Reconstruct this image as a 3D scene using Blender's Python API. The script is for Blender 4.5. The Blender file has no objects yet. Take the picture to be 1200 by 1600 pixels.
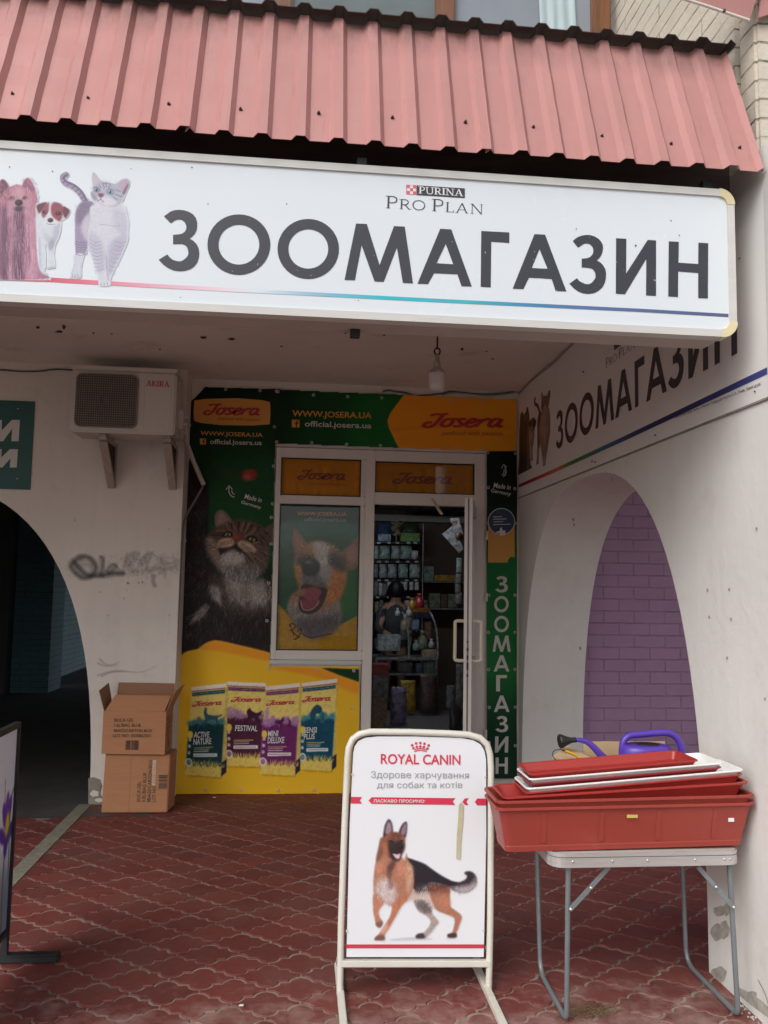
import bpy, bmesh, math, random
import numpy as np
from mathutils import Vector, Matrix

random.seed(7)
rng = np.random.default_rng(7)
scene = bpy.context.scene
COL = scene.collection
rad = math.radians

# ------------------------------------------------------------------ camera
F, EYE = 1280.0, 1.6                       # focal length in photo pixels, eye height
YAW, PITCH, ROLL = rad(5.68), rad(5.22), rad(0.96)
_f = np.array([math.sin(YAW)*math.cos(PITCH), math.cos(YAW)*math.cos(PITCH), math.sin(PITCH)])
_r = np.array([math.cos(YAW), -math.sin(YAW), 0.0]); _u = np.cross(_r, _f)
RX = math.cos(ROLL)*_r + math.sin(ROLL)*_u
UX = -math.sin(ROLL)*_r + math.cos(ROLL)*_u
EYEP = np.array([0.0, 0.0, EYE])
cam_d = bpy.data.cameras.new('camera'); cam = bpy.data.objects.new('camera', cam_d); COL.objects.link(cam)
cam_d.sensor_fit = 'VERTICAL'; cam_d.sensor_height = 24.0; cam_d.lens = 24.0*F/1600.0
cam_d.clip_start = 0.05; cam_d.clip_end = 500.0
cam.matrix_world = Matrix(((RX[0], UX[0], -_f[0], 0), (RX[1], UX[1], -_f[1], 0), (RX[2], UX[2], -_f[2], EYE), (0, 0, 0, 1)))
scene.camera = cam

# ------------------------------------------------------------------ sky, sun, exposure
SUN_EL, SUN_AZ = rad(42), rad(221)         # azimuth clockwise from +Y: behind the viewer
world = bpy.data.worlds.new('World'); scene.world = world; world.use_nodes = True
wn = world.node_tree.nodes; wl = world.node_tree.links
sky = wn.new('ShaderNodeTexSky'); sky.sky_type = 'NISHITA'; sky.sun_disc = False
sky.sun_elevation = SUN_EL; sky.sun_rotation = SUN_AZ; sky.air_density = 1.0; sky.dust_density = 3.0; sky.ozone_density = 1.0
hsv = wn.new('ShaderNodeHueSaturation'); hsv.inputs['Saturation'].default_value = 0.22
wl.new(sky.outputs[0], hsv.inputs['Color']); wl.new(hsv.outputs[0], wn['Background'].inputs['Color'])
wn['Background'].inputs['Strength'].default_value = 0.13
sd = bpy.data.lights.new('sun', 'SUN'); sd.energy = 1.15; sd.angle = rad(40); sd.color = (1.0, 0.97, 0.93)
sun = bpy.data.objects.new('sun', sd); COL.objects.link(sun)
_sv = Vector((math.sin(SUN_AZ)*math.cos(SUN_EL), math.cos(SUN_AZ)*math.cos(SUN_EL), math.sin(SUN_EL)))
sun.rotation_euler = _sv.to_track_quat('Z', 'Y').to_euler()
scene.view_settings.view_transform = 'Standard'; scene.view_settings.look = 'None'
scene.view_settings.gamma = 1.0; scene.view_settings.use_curve_mapping = False
scene.view_settings.exposure = 0.40
scene.cycles.max_bounces = 10; scene.cycles.diffuse_bounces = 6; scene.cycles.transparent_max_bounces = 16

# ------------------------------------------------------------------ where a photo point lies on a plane of the place
def ray(px, py):
    px = np.asarray(px, float); py = np.asarray(py, float)
    return _f + RX*((px-600)/F)[..., None] + UX*((800-py)/F)[..., None]
def hy(Y): return lambda px, py: EYEP + ray(px, py)*(Y/ray(px, py)[..., 1])[..., None]
def hx(X): return lambda px, py: EYEP + ray(px, py)*(X/ray(px, py)[..., 0])[..., None]
def hz(Z): return lambda px, py: EYEP + ray(px, py)*((Z-EYE)/ray(px, py)[..., 2])[..., None]

YB, YL, XW, YS, ZC = 6.54, 6.26, 1.76, 2.93, 3.23     # back wall, left wall, side wall, shop sign, ceiling

# ------------------------------------------------------------------ materials
def lin(c):
    c = np.asarray(c, float)/255.0
    return np.where(c <= 0.04045, c/12.92, ((c+0.055)/1.055)**2.4)
def nodes(name):
    m = bpy.data.materials.new(name); m.use_nodes = True
    t = m.node_tree; return m, t, t.nodes, t.links, t.nodes['Principled BSDF']
def coords(n, l, which='Object'):
    tc = n.new('ShaderNodeTexCoord'); return tc.outputs[which]
def noise(n, l, vec, scale, detail=4, rough=.6, stretch=None):
    if stretch:
        mp = n.new('ShaderNodeMapping'); mp.inputs['Scale'].default_value = stretch; l.new(vec, mp.inputs['Vector']); vec = mp.outputs[0]
    t = n.new('ShaderNodeTexNoise'); t.inputs['Scale'].default_value = scale; t.inputs['Detail'].default_value = detail
    t.inputs['Roughness'].default_value = rough; l.new(vec, t.inputs['Vector']); return t.outputs['Fac']
def ramp(n, l, fac, a, b, c0=(0, 0, 0, 1), c1=(1, 1, 1, 1)):
    r = n.new('ShaderNodeValToRGB'); r.color_ramp.elements[0].position = a; r.color_ramp.elements[1].position = b
    r.color_ramp.elements[0].color = c0; r.color_ramp.elements[1].color = c1; l.new(fac, r.inputs[0]); return r.outputs[0]
def mix(n, l, fac, a, b, mode='MIX'):
    m = n.new('ShaderNodeMix'); m.data_type = 'RGBA'; m.blend_type = mode
    for s, v in ((0, fac), (6, a), (7, b)):
        if hasattr(v, 'is_linked'): l.new(v, m.inputs[s])
        elif s == 0: m.inputs[0].default_value = v
        else: m.inputs[s].default_value = (*v[:3], 1)
    return m.outputs[2]
def bump(n, l, p, h, strength=.3, dist=.01):
    b = n.new('ShaderNodeBump'); b.inputs['Strength'].default_value = strength; b.inputs['Distance'].default_value = dist
    l.new(h, b.inputs['Height']); l.new(b.outputs[0], p.inputs['Normal']); return b
def mat(name, col, rough=.6, var=.12, scale=6, metal=0.0, dirt=0.0, dirtcol=(.12, .09, .06), bmp=0.0, bscale=60, spec=.5, stretch=None, speck=0.0, dlo=.56, dhi=.74, streak=0.0):
    m, t, n, l, p = nodes(name); v = coords(n, l)
    p.inputs['Roughness'].default_value = rough; p.inputs['Metallic'].default_value = metal; p.inputs['Specular IOR Level'].default_value = spec
    f = noise(n, l, v, scale, 5, .6, stretch)
    c = mix(n, l, ramp(n, l, f, .3, .7), [x*(1-var) for x in col], [min(1, x*(1+var)) for x in col])
    if dirt:
        d = noise(n, l, v, scale*.6+1.3, 8, .7, stretch)
        mm = n.new('ShaderNodeMath'); mm.operation = 'MULTIPLY'; mm.inputs[1].default_value = dirt
        l.new(ramp(n, l, d, dlo, dhi), mm.inputs[0]); c = mix(n, l, mm.outputs[0], c, dirtcol)
    if streak:
        d = noise(n, l, v, 3.2, 7, .65, (3.5, 3.5, .28)); mm = n.new('ShaderNodeMath'); mm.operation = 'MULTIPLY'; mm.inputs[1].default_value = streak
        l.new(ramp(n, l, d, .5, .72), mm.inputs[0]); c = mix(n, l, mm.outputs[0], c, dirtcol)
    if speck:
        d = noise(n, l, v, 55, 2, .5); mm = n.new('ShaderNodeMath'); mm.operation = 'MULTIPLY'; mm.inputs[1].default_value = speck
        l.new(ramp(n, l, d, .73, .76), mm.inputs[0]); c = mix(n, l, mm.outputs[0], c, dirtcol)
    l.new(c, p.inputs['Base Color'])
    if bmp: bump(n, l, p, noise(n, l, v, bscale, 5, .6), bmp, .006)
    r = noise(n, l, v, scale*2.3, 4); rr = n.new('ShaderNodeMapRange'); rr.inputs[3].default_value = max(0.02, rough-.1); rr.inputs[4].default_value = min(1, rough+.1)
    l.new(r, rr.inputs[0]); l.new(rr.outputs[0], p.inputs['Roughness'])
    return m
def attr_mat(name, rough=.45, alpha=False, spec=.4, var=0.0):
    m, t, n, l, p = nodes(name); a = n.new('ShaderNodeVertexColor'); a.layer_name = 'Col'
    c = a.outputs['Color']
    if var: c = mix(n, l, ramp(n, l, noise(n, l, coords(n, l), 5), .3, .75), c, mix(n, l, 1.0, c, (1-var, 1-var, 1-var), 'MULTIPLY'))
    l.new(c, p.inputs['Base Color']); p.inputs['Roughness'].default_value = rough; p.inputs['Specular IOR Level'].default_value = spec
    if alpha: l.new(a.outputs['Alpha'], p.inputs['Alpha'])
    return m
def brick_mat(name, col, mortar, axes, bw, bh, ms=.006, var=.08, bmp=.6, rough=.7, joint=.8, off=(0, 0)):
    m, t, n, l, p = nodes(name); v = coords(n, l)
    s = n.new('ShaderNodeSeparateXYZ'); l.new(v, s.inputs[0]); c = n.new('ShaderNodeCombineXYZ')
    ax = []
    for a, o in zip(axes, off):
        q = n.new('ShaderNodeMath'); q.operation = 'ADD'; q.inputs[1].default_value = o; l.new(s.outputs['XYZ'.index(a)], q.inputs[0]); ax.append(q.outputs[0])
    wob = n.new('ShaderNodeMath'); wob.operation = 'MULTIPLY_ADD'; wob.inputs[1].default_value = .012
    l.new(noise(n, l, v, 9, 3), wob.inputs[0]); l.new(ax[1], wob.inputs[2])
    l.new(ax[0], c.inputs[0]); l.new(wob.outputs[0], c.inputs[1])
    b = n.new('ShaderNodeTexBrick'); b.inputs['Scale'].default_value = 1.0; b.inputs['Brick Width'].default_value = bw; b.inputs['Row Height'].default_value = bh
    b.inputs['Mortar Size'].default_value = ms; b.inputs['Mortar Smooth'].default_value = .4; b.inputs['Bias'].default_value = 0
    b.inputs['Color1'].default_value = (*[x*(1-var) for x in col], 1); b.inputs['Color2'].default_value = (*[x*(1+var) for x in col], 1)
    b.inputs['Mortar'].default_value = (*mortar, 1); l.new(c.outputs[0], b.inputs['Vector'])
    gaps = ramp(n, l, noise(n, l, v, 7, 5), .35, .6)
    f = n.new('ShaderNodeMath'); f.operation = 'MULTIPLY'; l.new(gaps, f.inputs[0]); f.inputs[1].default_value = joint
    base = mix(n, l, f.outputs[0], col, b.outputs['Color'])
    base = mix(n, l, ramp(n, l, noise(n, l, v, 2.5, 6), .35, .75), base, mix(n, l, 1.0, base, (.82, .82, .82), 'MULTIPLY'))
    l.new(base, p.inputs['Base Color']); p.inputs['Roughness'].default_value = rough
    h = n.new('ShaderNodeMath'); h.operation = 'MULTIPLY_ADD'; h.inputs[1].default_value = -1.0; l.new(b.outputs['Fac'], h.inputs[0])
    l.new(noise(n, l, v, 40, 5), h.inputs[2]); bump(n, l, p, h.outputs[0], bmp, .006)
    return m
def glass_mat(name, tint=(1, 1, 1), ior=1.36):
    m, t, n, l, p = nodes(name); n.remove(p); out = n['Material Output']
    tr = n.new('ShaderNodeBsdfTransparent'); tr.inputs[0].default_value = (*tint, 1)
    gl = n.new('ShaderNodeBsdfGlossy'); gl.inputs['Roughness'].default_value = .02
    fr = n.new('ShaderNodeFresnel'); fr.inputs[0].default_value = ior; mx = n.new('ShaderNodeMixShader')
    l.new(fr.outputs[0], mx.inputs[0]); l.new(tr.outputs[0], mx.inputs[1]); l.new(gl.outputs[0], mx.inputs[2]); l.new(mx.outputs[0], out.inputs[0])
    return m
def emit_mat(name, col, s):
    m, t, n, l, p = nodes(name); p.inputs['Emission Color'].default_value = (*col, 1); p.inputs['Emission Strength'].default_value = s; p.inputs['Base Color'].default_value = (*col, 1)
    return m

# ------------------------------------------------------------------ mesh building
WLOC = {}                                   # world location of every empty/object that parents others
def V3(p): return np.asarray(p, float)
def smooth_path(pts, n=6, closed=False):
    P = [V3(p) for p in pts]; out = []; N = len(P)
    for i in range(N if closed else N-1):
        p0 = P[(i-1) % N] if (closed or i > 0) else P[0]; p1 = P[i]; p2 = P[(i+1) % N]
        p3 = P[(i+2) % N] if (closed or i+2 < N) else P[-1]
        for k in range(n):
            t = k/n; out.append(.5*((2*p1)+(-p0+p2)*t+(2*p0-5*p1+4*p2-p3)*t*t+(-p0+3*p1-3*p2+p3)*t**3))
    if not closed: out.append(P[-1])
    return out
class MB:
    def __init__(s): s.v = []; s.f = []; s.sm = []
    def add(s, vs, fs, smooth=False):
        b = len(s.v); s.v += [tuple(map(float, p)) for p in vs]
        for f in fs: s.f.append([b+i for i in f]); s.sm.append(smooth)
        return s
    def box(s, x0, x1, y0, y1, z0, z1):
        return s.add([(x, y, z) for z in (z0, z1) for y in (y0, y1) for x in (x0, x1)],
                     [(0, 2, 3, 1), (4, 5, 7, 6), (0, 1, 5, 4), (2, 6, 7, 3), (0, 4, 6, 2), (1, 3, 7, 5)])
    def hexa(s, b4, t4):                    # bottom and top quads
        return s.add(list(b4)+list(t4), [(3, 2, 1, 0), (4, 5, 6, 7), (0, 1, 5, 4), (1, 2, 6, 5), (2, 3, 7, 6), (3, 0, 4, 7)])
    def bar(s, p, q, w, h, up=(0, 0, 1)):   # rectangular bar from p to q
        p, q = V3(p), V3(q); d = q-p; d /= np.linalg.norm(d); a = np.cross(d, V3(up)); a /= np.linalg.norm(a); b = np.cross(a, d)
        o = [a*w/2+b*h/2, -a*w/2+b*h/2, -a*w/2-b*h/2, a*w/2-b*h/2]
        return s.hexa([p+k for k in o], [q+k for k in o])
    def tube(s, pts, r, n=10, closed=False, rs=None):
        P = [V3(p) for p in pts]; N = len(P); up = None; rings = []
        for i in range(N):
            a = P[(i-1) % N] if (closed or i) else P[0]; b = P[(i+1) % N] if (closed or i < N-1) else P[-1]
            d = b-a; d /= (np.linalg.norm(d)+1e-12)
            if up is None:
                up = V3((0, 0, 1)) if abs(d[2]) < .9 else V3((1, 0, 0))
            x = np.cross(up, d); x /= (np.linalg.norm(x)+1e-12); y = np.cross(d, x); up = y
            R = rs[i] if rs is not None else r
            rings.append([P[i]+R*(math.cos(2*math.pi*k/n)*x+math.sin(2*math.pi*k/n)*y) for k in range(n)])
        return s.loft(rings, closed, True)
    def loft(s, rings, closed=False, smooth=False, cap=True):
        n = len(rings[0]); vs = [p for r in rings for p in r]; fs = []; N = len(rings)
        for i in range(N if closed else N-1):
            for k in range(n):
                j = (i+1) % N; fs.append((i*n+k, i*n+(k+1) % n, j*n+(k+1) % n, j*n+k))
        s.add(vs, fs, smooth)
        if cap and not closed:
            s.add(rings[0], [tuple(range(n))[::-1]]); s.add(rings[-1], [tuple(range(n))])
        return s
    def lathe(s, prof, c=(0, 0, 0), n=20, axis='z', smooth=True):
        rings = []
        for r, h in prof:
            R = []
            for k in range(n):
                a = 2*math.pi*k/n; x, y = r*math.cos(a), r*math.sin(a)
                R.append({'z': (c[0]+x, c[1]+y, c[2]+h), 'y': (c[0]+x, c[1]+h, c[2]+y), 'x': (c[0]+h, c[1]+x, c[2]+y)}[axis])
            rings.append(R)
        return s.loft(rings, False, smooth)
    def prism(s, pts, off):
        P = [V3(p) for p in pts]; o = V3(off); n = len(P)
        return s.add(P+[p+o for p in P], [tuple(range(n)), tuple(range(n, 2*n))[::-1]]+[(i, (i+1) % n, n+(i+1) % n, n+i) for i in range(n)])
    def ribbon(s, pts, w, nrm, h=0.0):      # flat stroke lying in a plane with normal nrm
        P = [V3(p) for p in pts]; nrm = V3(nrm); L = []; R = []
        for i, p in enumerate(P):
            d = P[min(i+1, len(P)-1)]-P[max(i-1, 0)]; d /= (np.linalg.norm(d)+1e-12); a = np.cross(nrm, d); a /= (np.linalg.norm(a)+1e-12)
            ww = w[i] if hasattr(w, '__len__') else w
            L.append(p+a*ww/2+nrm*h); R.append(p-a*ww/2+nrm*h)
        n = len(P); return s.add(L+R, [(i, i+1, n+i+1, n+i) for i in range(n-1)])
    def build(s, name, m, parent=None, bev=0.0, seg=2, fix=True, label=None):
        off = V3(WLOC[parent.name]) if parent is not None else None
        v = np.array(s.v)
        if off is None:
            lo, hi = v.min(0), v.max(0); off = V3(((lo[0]+hi[0])/2, (lo[1]+hi[1])/2, lo[2])); loc = off
        else: loc = V3((0, 0, 0))
        me = bpy.data.meshes.new(name); me.from_pydata([tuple(p) for p in v-off], [], s.f); me.polygons.foreach_set('use_smooth', s.sm)
        if fix or bev:
            b = bmesh.new(); b.from_mesh(me)
            if fix: bmesh.ops.recalc_face_normals(b, faces=b.faces)
            if bev:
                es = [e for e in b.edges if len(e.link_faces) == 2 and e.calc_face_angle(0) > .5]
                bmesh.ops.bevel(b, geom=es, offset=bev, segments=seg, affect='EDGES', clamp_overlap=True)
            b.to_mesh(me); b.free()
        me.materials.append(m); o = bpy.data.objects.new(name, me); COL.objects.link(o); o.location = loc
        if parent is not None: o.parent = parent; WLOC[o.name] = V3(WLOC[parent.name])
        else: WLOC[o.name] = loc
        if label: o['label'] = label
        return o
def tag(o, label, cat, group=None):
    o['label'] = label; o['category'] = cat
    if group: o['group'] = group
    return o
def thing(name, label, cat, loc=(0, 0, 0), group=None):
    o = bpy.data.objects.new(name, None); COL.objects.link(o); o.location = loc; o.empty_display_size = .1
    WLOC[o.name] = V3(loc); return tag(o, label, cat, group)
def structure(o): o['kind'] = 'structure'; return o
def copy_tree(o, parent=None):
    c = o.copy(); COL.objects.link(c)
    if parent is not None: c.parent = parent
    for ch in [k for k in COL.objects if k.parent == o]: copy_tree(ch, c)
    return c
def mesh_obj(name, verts, faces, m, parent):
    off = V3(WLOC[parent.name]); me = bpy.data.meshes.new(name); me.from_pydata([tuple(p) for p in np.asarray(verts)-off], [], faces)
    me.materials.append(m); o = bpy.data.objects.new(name, me); COL.objects.link(o); o.parent = parent; WLOC[o.name] = off; return o

# ------------------------------------------------------------------ lettering
_tc = {}
def text_shape(body, bold=0.0, shear=0.0, space=1.0):
    """outline of a line of text in its unit box: points, layer of each point, triangles (contours that overlap get a layer each)"""
    from mathutils.geometry import interpolate_bezier, tessellate_polygon
    key = (body, bold, shear, space)
    if key in _tc: return _tc[key]
    c = bpy.data.curves.new('lettering', 'FONT'); c.body = body; c.shear = shear; c.space_character = space
    o = bpy.data.objects.new('lettering', c); COL.objects.link(o); dg = bpy.context.evaluated_depsgraph_get(); dg.update()
    cu = o.to_curve(dg); cont = []
    for s in cu.splines:
        P = []; bp = s.bezier_points; n = len(bp)
        for k in range(n):
            p, q = bp[k], bp[(k+1) % n]; st = (p.handle_right-p.co).length+(q.handle_left-q.co).length
            straight = abs((q.co-p.co).cross(p.handle_right-p.co).z)+abs((q.co-p.co).cross(q.handle_left-p.co).z) < 1e-5
            P += [v[:2] for v in (interpolate_bezier(p.co, p.handle_right, q.handle_left, q.co, 5)[:-1] if not straight else [p.co])]
        P = np.array(P); keep = np.linalg.norm(P-np.roll(P, 1, 0), axis=1) > 1e-5; P = P[keep]
        if len(P) > 2: cont.append(P)
    o.to_curve_clear(); bpy.data.objects.remove(o); bpy.data.curves.remove(c)
    area = lambda P: .5*np.sum(P[:, 0]*np.roll(P[:, 1], -1)-np.roll(P[:, 0], -1)*P[:, 1])
    ar = [area(P) for P in cont]; sg = np.sign(ar[int(np.argmax(np.abs(ar)))])
    if bold:
        for k, P in enumerate(cont):
            d1 = P-np.roll(P, 1, 0); d2 = np.roll(P, -1, 0)-P; d1 /= np.linalg.norm(d1, axis=1)[:, None]; d2 /= np.linalg.norm(d2, axis=1)[:, None]
            n1 = np.c_[d1[:, 1], -d1[:, 0]]; n2 = np.c_[d2[:, 1], -d2[:, 0]]; m = n1+n2; m /= np.maximum(np.linalg.norm(m, axis=1)[:, None], .3); cs = np.maximum((m*n1).sum(1), .5)[:, None]
            cont[k] = P+m/cs*bold*sg
    def inside(p, P):
        x, y = p; X, Y = P[:, 0], P[:, 1]; X2, Y2 = np.roll(X, -1), np.roll(Y, -1); m = (Y > y) != (Y2 > y)
        return np.count_nonzero(m & (x < (X2-X)*(y-Y)/np.where(Y2 == Y, 1e-9, Y2-Y)+X)) % 2 == 1
    V, LY, T = [], [], []; layer = 0
    for k, P in enumerate(cont):
        if np.sign(ar[k]) != sg and any(inside(P[0], Q) for m, Q in enumerate(cont) if m != k): continue
        loops = [P]+[Q for m, Q in enumerate(cont) if np.sign(ar[m]) != np.sign(ar[k]) and inside(Q[0], P)]
        tri = tessellate_polygon([[Vector((x, y, 0)) for x, y in L] for L in loops]); b = len(V)
        for L in loops: V += list(L)
        LY += [layer % 4]*(len(V)-b); T += [tuple(b+q for q in t) for t in tri]; layer += 1
    V = np.array(V); lo, hi = V.min(0), V.max(0); _tc[key] = ((V-lo)/(hi-lo), np.array(LY), T); return _tc[key]
def lettering(name, body, hit, bl, br, tl, m, parent, lift=(0, -.003, 0), disp=None, **k):
    """text whose bounding box has the corners bl, br, tl (photo points) on the plane hit"""
    v, ly, f = text_shape(body, **k); B, R, T = hit(*bl), hit(*br), hit(*tl)
    P = B+v[:, :1]*(R-B)+v[:, 1:]*(T-B)
    if disp: P = disp(P)
    return mesh_obj(name, P+V3(lift)*(1+.06*ly[:, None]), f, m, parent)
def shapes(name, polys, hit, m, parent, lift=(0, -.003, 0), disp=None, each=False):
    """flat polygons given as photo points on the plane hit"""
    if each: return [shapes(name, [p], hit, m, parent, tuple(V3(lift)*(1+.12*i)), disp) for i, p in enumerate(polys)]
    vs = []; fs = []
    for pl in polys:
        b = len(vs); vs += [hit(x, y) for x, y in pl]; fs.append(tuple(range(b, b+len(pl))))
    P = np.array(vs)
    if disp: P = disp(P)
    return mesh_obj(name, P+V3(lift), fs, m, parent)
def ell_pts(cx, cy, rx, ry, n=32): return [(cx+rx*math.cos(2*math.pi*i/n), cy+ry*math.sin(2*math.pi*i/n)) for i in range(n)]
def ring_quads(cx, cy, rx, ry, ix, iy, n=40):
    o = ell_pts(cx, cy, rx, ry, n); i = ell_pts(cx, cy, ix, iy, n); return [[o[k], o[(k+1) % n], i[(k+1) % n], i[k]] for k in range(n)]
def stroke_polys(pts, w, closed=False, n=5):
    P = [V3(p) for p in (smooth_path(pts, n, closed) if n > 1 else pts)]; N = len(P); L = []; R = []
    for i in range(N):
        a = P[(i-1) % N] if (closed or i) else P[0]; b = P[(i+1) % N] if (closed or i < N-1) else P[-1]
        d = b-a; d = d/(np.linalg.norm(d)+1e-12); q = V3((-d[1], d[0])); L.append(P[i]+q*w/2); R.append(P[i]-q*w/2)
    return [[L[i], L[(i+1) % N], R[(i+1) % N], R[i]] for i in range(N if closed else N-1)]
# a script wordmark and a small serif alphabet drawn as strokes (unit = x height)
def script_word():
    s = .27; out = []
    S = lambda pts: [(x+.28*y, y) for x, y in pts]
    J = [(.05, 1.32), (.3, 1.5), (.75, 1.5), (1.05, 1.58)], [(.78, 1.5), (.72, .9), (.62, .3), (.4, -.05), (.1, .0), (-.02, .25), (.12, .5), (.4, .52)]
    o = [(1.35, 1.0), (1.08, .8), (1.05, .3), (1.3, .02), (1.58, .25), (1.6, .75), (1.35, 1.0)], [(1.45, .95), (1.9, .95)]
    ss = [(2.35, .9), (2.1, 1.0), (1.95, .8), (2.1, .55), (2.3, .3), (2.15, .05), (1.8, .08)],
    e = [(2.3, .12), (2.55, .4), (2.95, .62), (2.95, .92), (2.7, .98), (2.52, .6), (2.6, .12), (2.9, .03), (3.2, .3)],
    r = [(3.25, .95), (3.28, .5), (3.2, .0)], [(3.27, .5), (3.45, .85), (3.7, .98), (3.82, .85)]
    a = [(4.5, .92), (4.15, .98), (3.95, .65), (4.0, .15), (4.25, .05), (4.5, .45)], [(4.55, .98), (4.5, .4), (4.6, .05), (4.85, .12)]
    for g in (J, o, ss, e, r, a):
        for st in g: out.append(stroke_polys(S(st), s))
    return out
SCRIPT = script_word()
def script_logo(hit, bl, br, tl, m, parent, lift=(0, -.004, 0), disp=None):
    pts = np.array([p for g in SCRIPT for q in g for p in q]); lo, hi = pts.min(0), pts.max(0)
    B, R, T = hit(*bl), hit(*br), hit(*tl); vs = []; fs = []
    for k, g in enumerate(SCRIPT):
        for q in g:
            b = len(vs)
            for p in q:
                u = (V3(p)-lo)/(hi-lo); vs.append(B+u[0]*(R-B)+u[1]*(T-B)+V3(lift)*(1+.06*k))
            fs.append((b, b+1, b+2, b+3))
    P = np.array(vs)
    if disp: P = disp(P)
    return mesh_obj('wordmark', P, fs, m, parent)
def serif_glyph(c, t, h):
    """polygons of a serif capital in a unit-high box; t thick stem, h hairline"""
    R = lambda x0, y0, x1, y1: [(x0, y0), (x1, y0), (x1, y1), (x0, y1)]
    D = lambda x0, y0, x1, y1, w: [(x0-w/2, y0), (x0+w/2, y0), (x1+w/2, y1), (x1-w/2, y1)]
    sf = lambda x, y: R(x-t*1.15, y-h/2, x+t*1.15, y+h/2)
    if c == 'I': return .3, [R(.15-t/2, 0, .15+t/2, 1), sf(.15, h/2), sf(.15, 1-h/2)]
    if c == 'P': return .62, [R(.15-t/2, 0, .15+t/2, 1), sf(.15, h/2), sf(.1, 1-h/2)]+stroke_polys([(.15, .97), (.38, .97), (.53, .85), (.53, .6), (.38, .46), (.15, .46)], (t+h)/2)
    if c == 'R': return .72, serif_glyph('P', t, h)[1]+[D(.62, 0, .36, .46, t), sf(.66, h/2)]
    if c == 'O': return .85, stroke_polys([(.42+.36*math.cos(a), .5+.48*math.sin(a)) for a in np.linspace(0, 2*math.pi, 20)[:-1]], (t+h)/2, True, 2)
    if c == 'L': return .58, [R(.15-t/2, 0, .15+t/2, 1), sf(.15, 1-h/2), R(.05, 0, .55, h), R(.52, 0, .55, .22)]
    if c == 'A': return .82, [D(.1, 0, .4, 1, h*1.3), D(.7, 0, .4, 1, t), R(.2, .3, .58, .3+h), sf(.1, h/2), sf(.7, h/2)]
    if c == 'N': return .86, [R(.15-h/2, 0, .15+h/2, 1), R(.72-h/2, 0, .72+h/2, 1), D(.72, 0, .15, 1, t), sf(.15, h/2), sf(.72, 1-h/2), sf(.12, 1-h/2)]
    if c == 'U': return .82, [sf(.15, 1-h/2), sf(.68, 1-h/2)]+stroke_polys([(.15, 1), (.15, .35), (.25, .06), (.42, .02), (.6, .06), (.68, .35), (.68, 1)], (t+h)/2)
    if c == 'K': return .78, [R(.15-t/2, 0, .15+t/2, 1), sf(.15, h/2), sf(.15, 1-h/2), D(.16, .4, .6, 1, h*1.4), D(.68, 0, .32, .6, t), sf(.7, h/2), sf(.6, 1-h/2)]
    return .35, []
def serif_text(name, body, hit, bl, br, tl, m, parent, t=.13, h=.055, lift=(0, -.004, 0), small=.78):
    """first letter of each word full height, the others small capitals"""
    x = 0; G = []; first = True
    for c in body:
        if c == ' ': x += .22; first = True; continue
        w, ps = serif_glyph(c, t, h); s = 1.0 if first else small; first = False
        for p in ps: G.append([(x+q[0]*s, q[1]*s) for q in p])
        x += w*s+.05
    B, R, T = hit(*bl), hit(*br), hit(*tl); vs = []; fs = []
    for i, p in enumerate(G):
        b = len(vs); vs += [B+(q[0]/x)*(R-B)+q[1]*(T-B)+V3(lift)*(1+.02*(i % 7)) for q in p]; fs.append(tuple(range(b, b+len(p))))
    return mesh_obj(name, vs, fs, m, parent)

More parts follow.
